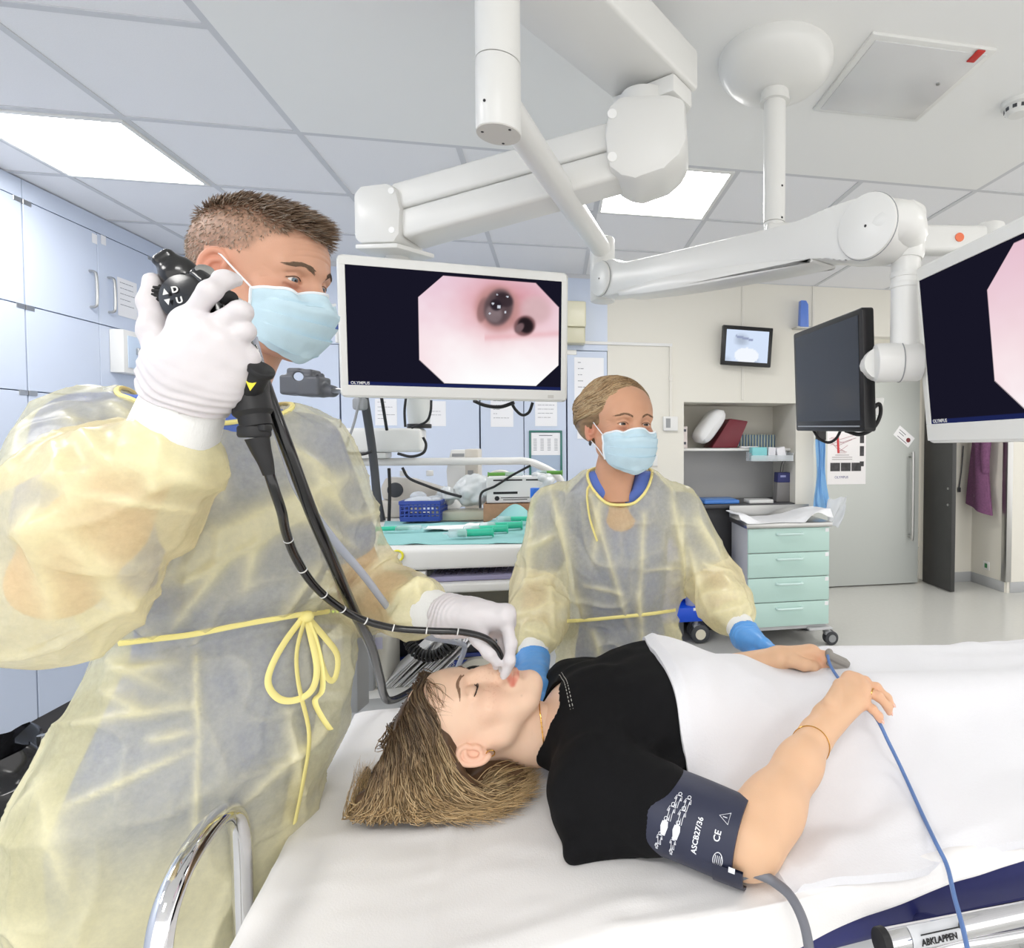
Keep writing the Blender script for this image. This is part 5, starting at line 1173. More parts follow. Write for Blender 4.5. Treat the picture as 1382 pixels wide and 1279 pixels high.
# ================================================================ heads (local axes: x = person's right, y = face forward, z = crown)
SKIN = dict(man=(208, 160, 134), nurse=(208, 159, 129), patient=(233, 198, 172))
MLIM = lambda y: np.interp(y, [-.12, -.06, -.02, .0, .02, .045, .075], [-.06, -.05, -.02, .012, .022, .042, .072])
def head_mesh(kind, closed=False, res=.0016, mouth=True):
    m = kind == 'man'; f = 1.0 if m else .94
    S_ = SDF((-.105, -.13, -.2), (.105, .145, .145), res)
    S_.ell((0, -.012, .032), (.077, .1, .085), k=0)
    S_.ell((0, .032, .036), (.066, .06, .062), k=.03)
    S_.ell((0, .03, -.035), (.058*f, .058, .07), k=.03)
    for s in (-1, 1):
        S_.chain([(s*.058*f, -.004, -.03), (s*.053*f, .008, -.066 if m else -.06), (s*.03*f, .056, -.096), (0, .07, -.102)], [.014, .019 if m else .015, .017, .018], k=.025)
        S_.ell((s*.043, .058, -.03), (.026, .024, .02), k=.02)                     # cheek bone
        S_.ell((s*.037, .05, -.062), (.022, .02, .024), k=.025)                    # cheek
        S_.cone((s*.012, .089, .02), (s*.046, .073, .018), .0085 if m else .006, .007, k=.016)   # brow
        S_.ell((s*.032, .094, -.001), (.018, .013, .0125), k=.014, op='-')           # orbit
    S_.ell((0, .07, -.1), (.021 if m else .017, .02, .015), k=.014)                 # chin
    S_.chain([(0, .082, .014), (0, .094, -.012), (0, .109 if m else .1065, -.036)], [.0085, .0088, .0108 if m else .0092], k=.013)
    S_.chain([(0, .074, -.004), (0, .082, -.02), (0, .09, -.038)], [.012, .0135, .0135], k=.012)
    for s in (-1, 1):
        S_.ell((s*.0115, .0955, -.0415), (.0075, .0115, .0075), k=.006)
        S_.ell((s*.006, .1015, -.0495), (.0032, .0052, .0038), k=.002, op='-')       # nostril
    S_.cone((0, .092, -.05), (0, .094, -.058), .007, .008, k=.008)
    zl = -.069
    S_.ell((0, .077, zl), (.026, .018, .02), k=.016)                                # muzzle
    for s in (-1, 1):                                                                # lips
        S_.chain([(0, .0945, zl+.0055), (s*.009, .094, zl+.0068), (s*.0235, .0815, zl+.001)], [.0052, .0052, .0022], k=.004)
        S_.chain([(0, .094, zl-.0065), (s*.012, .091, zl-.0055), (s*.0235, .0815, zl-.0005)], [.0062, .0058, .0022], k=.004)
        S_.chain([(0, .103, zl-.0002), (s*.012, .0995, zl+.0007), (s*.026, .0855, zl-.0003)], [.0017, .0016, .001], k=.0025, op='-')
    S_.ell((0, .095, zl-.0185), (.014, .006, .005), k=.009, op='-')
    er = .0128
    for s in (-1, 1):                                                                # lids
        ec = V(s*.032, .0715, -.001)
        S_.ell(ec, (.0165, .0142, .0135), k=.006)
        if closed:
            S_.chain([(s*.019, .0812, -.0045), (s*.0265, .0872, -.0075), (s*.0345, .0875, -.008), (s*.0425, .0815, -.0062), (s*.0465, .076, -.0045)], [.0009, .0011, .0012, .0011, .0008], k=.0018, op='-')
            S_.chain([(s*.02, .084, .005), (s*.032, .0875, .0095), (s*.044, .08, .0065)], [.001, .001, .001], k=.004, op='-')
        else:
            S_.chain([(s*.0195, .0815, -.002), (s*.027, .0885, -.0005), (s*.036, .0885, -.0003), (s*.0455, .079, -.0015)], [.0024, .0052, .0052, .002], k=.0022, op='-')
            S_.chain([(s*.02, .086, .0065), (s*.032, .089, .0105), (s*.045, .08, .0065)], [.0012, .0014, .0012], k=.004, op='-')
            if m: S_.chain([(s*.022, .0855, -.0115), (s*.034, .0855, -.0145), (s*.046, .077, -.0105)], [.0012, .0012, .001], k=.004, op='-')
        # ears
        e0 = V(s*.0765, -.012, -.012); R = Matrix.Rotation(s*.38, 3, 'Z') @ Matrix.Rotation(-.2, 3, 'X')
        es = 1 if m else .88; rot = lambda p: e0 + np.array(R @ Vector((p[0]*s, p[1]*es, p[2]*es)))
        S_.ell(rot((.002, 0, -.0)), (.0055, .0165*es, .029*es), R=R.to_4x4(), k=.008)
        S_.ell(rot((.0085, .003, -.001)), (.007, .0105*es, .018*es), R=R.to_4x4(), k=.005, op='-')
        hx = [rot((.006, y, z)) for y, z in ((.012, .008), (.013, .021), (.003, .03), (-.01, .026), (-.0165, .012), (-.015, -.006), (-.008, -.02), (.003, -.027))]
        hr = np.interp(np.linspace(0, 7, 36), range(8), [.0032, .0034, .0036, .0036, .0036, .0034, .004, .0054]); S_.chain(catmull(hx, 5), list(hr), k=.003)
        S_.chain(catmull([rot((.005, y, z)) for y, z in ((.005, .019), (-.006, .012), (-.008, -.004), (.0, -.013), (.009, -.012))], 5), .0026, k=.003)
        S_.cone(rot((.004, .0145, .002)), rot((.005, .013, -.006)), .004, .0042, k=.004)
    rn = .056 if m else .046
    S_.chain([(0, -.02, -.05), (0, -.032, -.12), (0, -.045, -.22)], [rn, rn, rn+.006], k=.03)
    S_.cone((0, .01, -.115), (0, -.004, -.2), .016, .016, k=.03)
    vs, fs = S_.mesh(); vs = relax(vs, fs, 1, .4)
    if m:
        fr = (vs[:, 1] > .05)*np.exp(-(vs[:, 0]/.045)**4)
        for z in (.042, .051, .061, .071): vs[:, 1] -= .0011*fr*np.exp(-((vs[:, 2]-z+.012*(vs[:, 0]/.05)**2)/.0017)**2)
    if kind != 'patient':
        for s in (-1, 1):
            for dz in (.004, -.003, -.01):
                d, _ = seg_dist(vs, (s*.05, .07, dz), (s*.064, .054, dz*2.4)); vs[:, 0] -= s*.0009*np.exp(-(d/.0016)**2)
            d, _ = seg_dist(vs, (s*.024, .084, -.0155), (s*.046, .078, -.0115)); vs[:, 1] -= .001*np.exp(-(d/.002)**2)
    base = np.array(srgb(*SKIN[kind])[:3]); c = np.tile(base, (len(vs), 1))
    n = vnoise(vs, 70, 1)*.5+vnoise(vs, 28, 2)*.5
    c *= (1+.045*n)[:, None]
    def tint(col, w): 
        nonlocal c
        c = c*(1-w[:, None])+np.array(srgb(*col)[:3])*w[:, None]
    g = lambda p, r: np.exp(-(((vs-np.array(p))/np.array(r))**2).sum(1))
    red = (214, 128, 108) if kind != 'patient' else (238, 176, 152)
    for s in (-1, 1): tint(red, .35*g((s*.045, .065, -.035), (.025, .03, .025))); tint(red, .5*g((s*.085, -.01, -.01), (.02, .03, .04)))
    tint(red, .4*g((0, .115, -.04), (.014, .016, .016)))
    if kind == 'patient':
        n2 = vnoise(vs, 420, 6); tint((206, 150, 118), .45*np.clip((n2-.45)*5, 0, 1)*np.maximum(g((.03, .08, -.03), (.035, .06, .028)), g((0, .1, -.03), (.03, .03, .03))))
        w = np.zeros(len(vs))
        for s in (-1, 1):
            for pts, r in (([(0, .0945, zl+.0055), (s*.009, .094, zl+.0068), (s*.0235, .0815, zl+.001)], .0062), ([(0, .094, zl-.0065), (s*.012, .091, zl-.0055), (s*.0235, .0815, zl-.0005)], .007)):
                for a, b in zip(pts[:-1], pts[1:]):
                    d, _ = seg_dist(vs, a, b); w = np.maximum(w, 1/(1+np.exp((d-r)/.0006)))
        w *= vs[:, 1] > .078; tint((208, 116, 98), .9*w)
        tint((96, 66, 52), .8*g((-.0, .094, -.018), (.0007, .004, .0007)))
        for p in ((.05, .05, -.06), (.045, .062, -.085)): tint((120, 80, 60), .9*g(p, (.0016, .01, .0016)))
    else:
        for s in (-1, 1): tint((176, 108, 92), .5*g((s*.033, .083, -.012), (.016, .012, .006)))
    if m:   # cropped hair and beard shadow
        w = 1/(1+np.exp(-(vs[:, 2]-MLIM(vs[:, 1])-.006*vnoise(vs, 60, 3))/.005)); w *= ~((np.abs(vs[:, 0]) > .071) & (vs[:, 2] < .024) & (vs[:, 1] > -.034)); nn = vnoise(vs, 330, 5)
        tint((112, 92, 76), np.clip(w*(.66+.3*nn), 0, .95)); tint((150, 126, 110), .3*g((0, .05, -.09), (.06, .05, .04)))
    return vs, fs, np.clip(c, 0, 1)
M_skin = {k: mat('skin_'+k, SKIN[k], .48, vcol=True, sss=.12, spec=.35, bump=.12, bscale=700) for k in SKIN}
M_eye = mat('eyeball', (240, 236, 232), .12, vcol=True)
M_lash = mat('lash_dark', (44, 32, 28), .7)
def eyes(M, parent, iris, look):
    for s, nm in ((1, 'eye'), (-1, 'eye')):
        c = V(s*.032, .0718, -.0008); n = 24
        u = np.linspace(0, PI, 20); v = np.arange(n)*2*PI/n
        lk = nrm(look); F = np.array(frame(c, z=lk, x=(1, 0, 0) if abs(lk[0]) < .8 else (0, 1, 0)))
        p = np.stack([np.sin(u)[:, None]*np.cos(v), np.sin(u)[:, None]*np.sin(v), np.cos(u)[:, None]*np.ones(n)], 2)*.0127
        col = np.ones((20, n, 3))*np.array([.82, .78, .76]); a = np.degrees(u)
        col[a < 29] = srgb(*iris)[:3]; col[a < 12] = (.01, .01, .01); col[(a >= 26) & (a < 31)] = np.array(srgb(*iris)[:3])*.4
        b = MB(M); b.col = col.reshape(-1, 3); b.grid(p @ F[:3, :3].T+c, closed_v=True); b.build(nm, M_eye, parent, angle=None)
from mathutils.bvhtree import BVHTree
def bvh_of(vs, fs): return BVHTree.FromPolygons([tuple(v) for v in vs], [tuple(f) for f in fs])
def on_face(bvh, x, z):
    h = bvh.ray_cast(Vector((x, .3, z)), Vector((0, -1, 0))); return h[0].y if h[0] is not None else .09
def brows(M, parent, col, bvh, n=110, thick=.004, seed=1):
    r = random.Random(seed); m_ = mat('brow_hair', col, .7)
    for s in (-1, 1):
        b = MB(M)
        for k in range(n):
            t = r.random(); x = .013+t*.035; z = .0165+.0075*math.sin(min(t*1.25, 1)*PI*.8)+r.uniform(-1, 1)*thick*(1-.6*t)
            q = []
            for i in (0, .5, 1): xx, zz = s*(x+.0085*(.6+.6*t)*i), z+.004*(1-1.7*t)*i; q.append(V(xx, on_face(bvh, xx, zz)+.0006*(1-i)+.0004, zz))
            b.tube(q, [.00055, .0005, .00015], 4, cap=False)
        b.build('eyebrow', m_, parent, angle=None)
def lashes(M, parent, closed, bvh):
    for s in (-1, 1):
        b = MB(M)
        pts = [(s*.019, .082, -.0045), (s*.0265, .0878, -.0078), (s*.0345, .088, -.0083), (s*.0425, .082, -.0065), (s*.0475, .076, -.0045)] if closed else [(s*.0195, .0825, .0005), (s*.027, .0876, .0042), (s*.036, .0872, .0044), (s*.0465, .078, .0005)]
        pp = catmull(pts, 6); pp[:, 1] = [on_face(bvh, q[0], q[2])+.0003 for q in pp]; b.tube(pp, .0007, 5)
        if closed:
            for i in range(2, len(pp), 1): b.tube([pp[i], pp[i]+V(s*.0012, .0035, -.002), pp[i]+V(s*.003, .0065, -.0028)], [.0004, .0003, .0001], 3, cap=False)
        b.build('eyelashes', M_lash, parent, angle=None)
def strands(name, paths, cols, parent, m, r=.0009, n=3):
    """many fine hair curves as one mesh; paths (k, npts, 3); cols (k, npts, 3)"""
    p = np.asarray(paths, float); k, q, _ = p.shape
    t = np.gradient(p, axis=1); t /= np.linalg.norm(t, axis=2, keepdims=True)+1e-9
    a = np.cross(t, np.array([.31, .53, .79])); a /= np.linalg.norm(a, axis=2, keepdims=True)+1e-9; b = np.cross(t, a)
    rad = (np.asarray(r)*np.ones((k, 1)))*np.minimum(1, np.linspace(1.0, 0, q)*3+.12)[None]
    an = np.arange(n)*2*PI/n
    vs = p[:, :, None]+rad[:, :, None, None]*(np.cos(an)[None, None, :, None]*a[:, :, None]+np.sin(an)[None, None, :, None]*b[:, :, None])
    i = np.arange(k)[:, None, None]; j = np.arange(q-1)[None, :, None]; l = np.arange(n)[None, None]
    ix = lambda jj, ll: (i*q+jj)*n+ll
    fs = np.stack([ix(j, l), ix(j, (l+1) % n), ix(j+1, (l+1) % n), ix(j+1, l)], -1).reshape(-1, 4)
    cc = np.repeat(np.asarray(cols)[:, :, None], n, 2).reshape(-1, 3)
    return vs.reshape(-1, 3), fs, cc
def spline(P_, n):
    """vectorised catmull over control arrays (k, c, 3) -> (k, n, 3)"""
    k, c, _ = P_.shape; q = np.concatenate([2*P_[:, :1]-P_[:, 1:2], P_, 2*P_[:, -1:]-P_[:, -2:-1]], 1)
    t = np.linspace(0, c-1-1e-6, n); i = t.astype(int); f = (t-i)[None, :, None]
    a, b, d, e = q[:, i], q[:, i+1], q[:, i+2], q[:, i+3]
    return .5*(2*b+(d-a)*f+(2*a-5*b+4*d-e)*f*f+(3*b-a-3*d+e)*f**3)
def join(*parts):
    v = []; f = []; c = []; n = 0
    for vs, fs, cs in parts: v.append(vs); f.append(np.asarray(fs)+n); c.append(cs); n += len(vs)
    return np.vstack(v), np.vstack(f), np.vstack(c)
def xf(vs, M):
    m = np.array(M); return vs @ m[:3, :3].T+m[:3, 3]
# hand: chains of joints in world space grown together with the palm
def hand_sdf(S_, wrist, mcps, fingers, thumb, rw=.027, rp=.0135, rf=.0088, k=.008, scale=1.0):
    """wrist point, 4 knuckles, fingers: per finger the three further joints, thumb: 4 joints from the palm"""
    w = np.asarray(wrist, float); mc = [np.asarray(q, float) for q in mcps]
    for i, q in enumerate(mc):
        off = (mc[i]-(mc[0]+mc[3])/2)*.42
        S_.cone(w+off, q, rw*.62, rp, k=.016)
    for a, b in zip(mc[:-1], mc[1:]): S_.cone(a, b, rp*.95, rp*.95, k=.01)
    S_.cone(w+(mc[1]-w)*.45, (mc[1]+mc[2])/2*.7+w*.3, rp*1.15, rp*1.1, k=.012)
    fr = [1.0, 1.04, .98, .86]
    for i, (q, jn) in enumerate(zip(mc, fingers)):
        r = rf*fr[i]; pts = [q]+[np.asarray(x, float) for x in jn]
        S_.chain(pts, [r*1.12, r*1.05, r*.94, r*.76], k=k*.55)
        for x in pts[1:-1]: S_.ell(x, (r*1.1,)*3, k=.004)
    t = [np.asarray(x, float) for x in thumb]; rt = rf*1.15
    S_.chain(t, [rt*1.65, rt*1.25, rt*1.08, rt*.82], k=k)
    return S_
# ================================================================ bed
BU, BV = nrm(V(.965, .261, 0)), nrm(V(-.261, .965, 0)); BN = V(-.495, .60, 0); BZ = .88
BED = frame(BN, x=BU, y=BV)
B = lambda s, t, z: BN+BU*s+BV*t+V(0, 0, z)
BI = BED.inverted(); toB = lambda p: np.array(BI @ Vector(p))
bed = thing('hospital_bed', 'hospital trolley bed with a navy mattress and chrome rails under the white sheet', 'bed', B(1, .37, 0))
M_navy = mat('navy_mattress', (38, 42, 104), .45, bump=.05, bscale=90)
MB(BED).lo_hi((.0, .0, BZ-.105), (2.0, .743, BZ-.006), .02, 3).build('mattress', M_navy, bed)
MB(BED).lo_hi((.02, .03, BZ-.16), (1.98, .71, BZ-.107), .01).build('bed_platform', mat('platform_grey', (190, 192, 194), .4), bed)
for s_ in (.3, 1.6):
    MB(BED).lo_hi((s_, .25, .18), (s_+.12, .5, BZ-.16), .02).build('lift_column', M_white2, bed)
MB(BED).lo_hi((.2, .15, .1), (1.85, .6, .18), .03).build('base_frame', M_white2, bed)
for s_ in (.28, 1.75):
    for t_ in (.19, .56): castor(BED @ Matrix.Translation((s_, t_, .1)), .035, bed, M_dgrey)
def rail(name, pts, r, sub=8): return MB(BED).tube(catmull(pts, sub), r, 14).build(name, M_chrome, bed)
hb_ = [(-.05, .035, .6), (-.05, .035, .8), (-.05, .04, .93), (-.05, .075, .985), (-.05, .145, 1.0), (-.05, .215, .985), (-.05, .25, .93), (-.05, .255, .8), (-.05, .255, .6)]
rail('push_handle', hb_, .0135)
MB(BED).lo_hi((-.06, .02, .6), (.05, .3, .64), .008).build('handle_bracket', M_steel, bed)
r0, r1 = toB(P(1184, 1278, .71)), toB(P(1400, 1236, .80))
def _rail_at(px, py, t): # on the plane t = const of the bed
    C_ = toB(CAM); r = np.array(BI.to_3x3() @ Vector(ray(px, py))); return C_+r*((t-C_[1])/r[1])
ra, rb_ = _rail_at(1196, 1270, -.055), _rail_at(1400, 1226, -.055)
dr_ = (rb_-ra)/np.linalg.norm(rb_-ra); 
rail('side_rail', [ra, ra+dr_*.3, ra+dr_*.8, ra+dr_*1.3], .0155)
MB(BED).cyl(ra-dr_*.012, ra, .0175, n=20, bev=.002).build('rail_end_cap', M_rubber, bed)
ra2, rb2 = _rail_at(1268, 1279, -.05), _rail_at(1382, 1258, -.05)
rail('lower_rail', [ra2-V(.1, 0, .02), ra2, rb2, rb2+(rb2-ra2)*4], .011)
st0 = ra+dr_*.03; 
b = MB(BED); ang = np.linspace(.1, 1.9, 12)
b.grid(np.stack([np.stack([np.full(12, st0[0]+k*dr_[0]*.085), st0[1]+k*dr_[1]*.085-.0162*np.sin(ang), st0[2]+k*dr_[2]*.085+.0162*np.cos(ang)], 1) for k in np.linspace(0, 1, 4)], 0))
stk = b.build('rail_sticker', mat('sticker_silver', (206, 208, 212), .35), bed, angle=None)
Ft = BED @ frame(st0+dr_*.012+V(0, -.0164, .0064), x=dr_, y=(0, .35, .93)) @ Matrix.Translation((0, -.006, 0)); text('ABKLAPPEN', .0105, Ft, M_blackink, stk, extrude=.0006, bold=.0001)
b = MB(Ft); b.prism([(.0, .013), (.06, .013), (.062, .019), (.07, .011), (.062, .0105), (.06, .0115), (.0, .0115)], .0006); b.build('arrow', M_blackink, stk)
for s_ in (.9, 1.5): MB(BED).tube([(s_, -.053, ra[2]), (s_, -.02, ra[2]-.02), (s_, .06, BZ-.13)], .009, 10).build('rail_bracket', M_chrome, bed)
# fitted cloth on the mattress: covers the top, hangs over the head end and the near side
def sheet_fn(u, v):
    s = -.075+u*2.06; t = -.16+v*.93
    e = np.interp(s, [-.1, .3, .5, .65, .8, .95, 1.1, 1.3, 2.1], [.13, .13, .1, .065, .035, .016, .005, .002, .002])
    q = np.stack([s, t, 0*s], 2); wr = .0022*vnoise(q, 9, 3)+.0014*vnoise(q*V(1, 2.4, 1), 22, 4)
    tt = np.maximum(t, -.0); ov = np.clip(-t/.16, 0, 1)                  # 0..1 down the near flank
    z = BZ+.002+wr+.0035*np.exp(-((s-.215-.02*np.sin(t*6))/.006)**2)*(t < .5)
    y = np.where(t < 0, -.006-.012*ov**.5-.006*ov*np.sin(s*31)*e/.13, t); z = np.where(t < 0, z-ov*e-.004*ov, z)
    oh = np.clip(-s/.075, 0, 1); x = np.where(s < 0, -.007-.008*oh**.5, s); z = np.where(s < 0, z-oh*.11, z)
    cn = np.clip(t/.743-1, 0, 1); z = z-cn*3; y = np.minimum(y, .752)
    z += .0*s
    for s0, t0, s1, t1, a, w in ((.45, .0, .75, -.03, .006, .012), (.7, .02, 1.2, -.01, .008, .014), (.25, .02, .5, .04, .004, .016), (.0, .3, .25, .25, .003, .015), (.02, .55, .2, .5, .003, .012)):
        d, _ = seg_dist(np.stack([s, t, 0*s], 2), (s0, t0, 0), (s1, t1, 0)); z = z+a*np.exp(-(d/w)**2)
    return np.stack([x, y, z], 2)
M_sheet = mat('white_cotton_sheet', (232, 230, 229), .85, bump=.22, bscale=420, sheen=.1)
sh_ = heightcloth(BED, 200, 110, sheet_fn, .003).build('bed_sheet', M_sheet, angle=80); tag(sh_, 'white cotton sheet covering the bed under the patient', 'sheet')

# ================================================================ patient lying on the bed
E_ = P(636, 937, .979); hs = .97
Fv = nrm(V(0, 0, 1)+.10*BU-.10*BV); Uv = nrm(-BU-Fv*np.dot(-BU, Fv)-.03*BV); Rv = np.cross(Fv, Uv)
hO = E_-(Rv*.032+Fv*.072)*hs
HP = frame(hO, x=Rv, y=Fv) @ Matrix.Scale(hs, 4)
pt = thing('person', 'woman in a black t-shirt lying on the bed with her eyes closed', 'person', B(.6, .37, BZ))
hv, hf, hc = head_mesh('patient', True, .0015)
bvh = bvh_of(hv, hf)
skin = np.array(srgb(*SKIN['patient'])[:3]); armc = np.array(srgb(216, 176, 143)[:3])
# torso, arms and legs as joined surfaces
sR, eR, wR = B(.455, .20, .958), B(.655, .04, .932), B(.822, .155, 1.005)
lo = B(.2, .7, .87); 
T_ = SDF(V(-.35, .55, .86), V(.75, 1.6, 1.16), .006)
nb_ = xf(np.array([[0, -.035, -.16]]), HP)[0]
T_.cone(nb_, B(.47, .37, .975), .048, .07, k=.03)
for t_ in (.21, .53): T_.cone(B(.47, .37, .97), B(.46, t_, .958), .07, .06, k=.04)
T_.ell(B(.6, .37, .965), (.2, .165, .1), R=BED, k=.04); T_.ell(B(.82, .37, .94), (.2, .14, .06), R=BED, k=.05); T_.ell(B(1.03, .37, .945), (.16, .155, .06), R=BED, k=.05)
tv, tf = T_.mesh()
L_ = SDF(V(.2, .75, .84), V(1.75, 1.75, 1.1), .01)
for t_ in (.29, .45): L_.chain([B(1.02, t_, .955), B(1.42, t_, .94), B(1.78, t_, .93)], [.068, .05, .04], k=.03); L_.cone(B(1.8, t_, .92), B(1.83, t_, 1.02), .035, .028, k=.03)
lv, lf = L_.mesh()
# near arm with its hand resting on the blanket
A_ = SDF(np.minimum.reduce([sR, eR, wR, P(1200, 955, 1.05)])-.07, np.maximum.reduce([sR, eR, wR, P(1200, 955, 1.05)])+.07, .0022)
A_.cone(sR, eR+(sR-eR)*.12, .052, .044, k=.02); A_.ell(eR, (.042, .042, .04), k=.02)
mid = eR+(wR-eR)*.28; A_.chain([eR, mid, eR+(wR-eR)*.7, wR], [.038, .043, .032, .0255], k=.03)
zk = 1.052
def pz(px, py, z): return Pz(px, py, z)
mc = [pz(1146, 916, zk+.012), pz(1158, 921, zk+.01), pz(1165, 931, zk+.004), pz(1163, 946, zk-.008)]
fg = [[pz(1168, 919, zk+.012), pz(1182, 931, zk-.004), pz(1188, 939, zk-.016)],
      [pz(1183, 928, zk+.006), pz(1197, 942, zk-.012), pz(1203, 951, zk-.022)],
      [pz(1186, 940, zk-.002), pz(1198, 953, zk-.018), pz(1200, 961, zk-.028)],
      [pz(1178, 957, zk-.016), pz(1186, 966, zk-.026), pz(1188, 972, zk-.033)]]
th_ = [pz(1122, 950, zk-.002), pz(1133, 925, zk+.006), pz(1140, 919, zk-.006), pz(1150, 917, zk-.018)]
w2 = pz(1116, 972, 1.022)
A_.cone(wR, w2, .0255, .024, k=.02)
hand_sdf(A_, w2, mc, fg, th_, rw=.028, rp=.0125, rf=.0078, k=.004)
av, af = A_.mesh(); av = relax(av, af, 1, .4)
# far arm: forearm and hand over the blanket's far side
eL, wL = B(.70, .53, .955), pz(1050, 889, 1.03)
zl_ = 1.035; mcL = [pz(1092, 879, zl_+.012), pz(1097, 881, zl_+.008), pz(1098, 885, zl_+.0), pz(1094, 889, zl_-.01)]
fgL = [[pz(1112, 884, zl_+.008), pz(1122, 890, zl_-.002), pz(1128, 893, zl_-.008)], [pz(1112, 889, zl_+.002), pz(1118, 897, zl_-.012), pz(1116, 902, zl_-.022)],
       [pz(1110, 893, zl_-.006), pz(1113, 900, zl_-.018), pz(1108, 904, zl_-.026)], [pz(1104, 896, zl_-.014), pz(1106, 902, zl_-.024), pz(1100, 905, zl_-.03)]]
thL = [pz(1068, 891, zl_-.0), pz(1085, 897, zl_-.004), pz(1098, 899, zl_-.012), pz(1107, 900, zl_-.02)]
AL = SDF(np.minimum(eL, wL)-V(.1, .12, .09), np.maximum.reduce([eL, wL, pz(1128, 893, zl_)])+V(.08, .12, .08), .0026)
AL.chain([B(.47, .55, .957), eL], [.05, .042], k=.02); AL.chain([eL, eL+(wL-eL)*.3, wL], [.038, .04, .025], k=.03)
hand_sdf(AL, wL, mcL, fgL, thL, rp=.0125, rf=.0082)
alv, alf = AL.mesh(); alv = relax(alv, alf, 1, .4)
def armcol(v):
    n = vnoise(v, 60, 2)*.5+vnoise(v, 20, 5)*.5; c = np.tile(armc, (len(v), 1))*(1+.05*n)[:, None]
    for q in [*mc, *mcL, *[f[0] for f in fg], *[f[0] for f in fgL]]:
        w = .35*np.exp(-(np.linalg.norm(v-q, axis=1)/.013)**2)[:, None]; c = c*(1-w)+np.array(srgb(226, 160, 130)[:3])*w
    for f in fg+fgL+[th_, thL]:
        w = .4*np.exp(-(np.linalg.norm(v-f[-1], axis=1)/.012)**2)[:, None]; c = c*(1-w)+np.array(srgb(232, 168, 146)[:3])*w
    return c
pv, pf, pc = join((xf(hv, HP), hf, hc), (tv, tf, np.tile(skin, (len(tv), 1))), (lv, lf, np.tile(skin, (len(lv), 1))), (av, af, armcol(av)), (alv, alf, armcol(alv)))
np_mesh('body', pv, pf, M_skin['patient'], pt, pc)
M_nail = mat('nail', (236, 186, 170), .25)
def nails(fs_, parent, r=.0062):
    for f in fs_:
        tip, prev = np.asarray(f[-1]), np.asarray(f[-2]); d = nrm(tip-prev); up_ = nrm(V(0, 0, 1)-d*d[2])
        F = frame(tip+up_*r*.72+d*r*.25, x=d, y=np.cross(up_, d)); MB(F).ell((0, 0, 0), (r*.85, r*.68, r*.22), nu=8, nv=12).build('nail', M_nail, parent, angle=None)
nails(fg, pt, .0062)
brows(HP, pt, (138, 106, 84), bvh, 130, .0028); lashes(HP, pt, True, bvh)
# ---- hair
tips_px = [(716, 1052), (712, 1072), (690, 1086), (655, 1100), (612, 1100), (565, 1094), (530, 1088), (506, 1072), (497, 1050)]
HI = HP.inverted()
tp = np.array([xf(np.array([Pz(x, y, BZ+.012)]), HI)[0] for x, y in tips_px])
K = 2600; a = rng.rand(K); j = lambda s: (rng.rand(K)-.5)*2*s
lerp = lambda p, q: np.array(p)[None]*(1-a[:, None])+np.array(q)[None]*a[:, None]
ctl = np.zeros((K, 7, 3))
ctl[:, 0] = lerp((-.02, .082, .077), (-.02, -.03, .119))
ctl[:, 1] = lerp((.038, .076, .08), (.03, -.03, .121))
ctl[:, 2] = lerp((.071, .043, .05), (.06, -.035, .13))
ctl[:, 3] = lerp((.0845, .004, .03), (.075, -.06, .136))
ctl[:, 4] = lerp((.09, -.045, -.002), (.08, -.084, .146))
ctl[:, 5] = lerp((.1, -.085, -.045), (.095, -.1, .158))
ti = a*(len(tp)-1); i0 = np.minimum(ti.astype(int), len(tp)-2); ctl[:, 6] = tp[i0]*(1-(ti-i0)[:, None])+tp[i0+1]*(ti-i0)[:, None]
ctl[:, 5] = ctl[:, 5]*.55+.45*(ctl[:, 4]+ctl[:, 6])/2; ctl[:, 5, 1] = np.minimum(ctl[:, 5, 1], -.07)
lay = rng.rand(K)
for q in range(1, 6): ctl[:, q] += (ctl[:, q]/np.linalg.norm(ctl[:, q], axis=1, keepdims=True))*(lay*.011+.001)[:, None]*(1.0 if q < 5 else 1.6)
for q, sc_ in enumerate((.008, .005, .006, .008, .011, .018, .028)): ctl[:, q] += np.stack([j(sc_), j(sc_*.6), j(sc_)], 1)
ctl[:, 6, 1] = np.maximum(ctl[:, 6, 1], -.118)+lay*.022; ctl[:, 5, 1] += lay*.012
paths = spline(ctl, 22)
wv_ = np.linspace(0, 1, 22)[None, :, None]; ph = rng.rand(K, 1, 1)*6
paths = paths+np.concatenate([np.sin(wv_*9+ph)*.0022*wv_, np.cos(wv_*7+ph*2)*.0015*wv_, np.sin(wv_*8+ph*1.7)*.003*wv_], 2)
def hcol(K, n, root, tip, var, hl, hlc, pw=1.3):
    t = np.linspace(0, 1, n)[None, :, None]**pw; r, q = np.array(srgb(*root)[:3]), np.array(srgb(*tip)[:3])
    c = r*(1-t)+q*t; c = c*(1+(rng.rand(K, 1, 1)-.5)*var); m_ = (rng.rand(K, 1, 1) < hl)*np.clip(t*2+.15, 0, 1)*.65
    return c*(1-m_)+np.array(srgb(*hlc)[:3])*m_
c1 = hcol(K, 22, (74, 55, 40), (206, 174, 126), .9, .3, (216, 190, 148), 2.1)
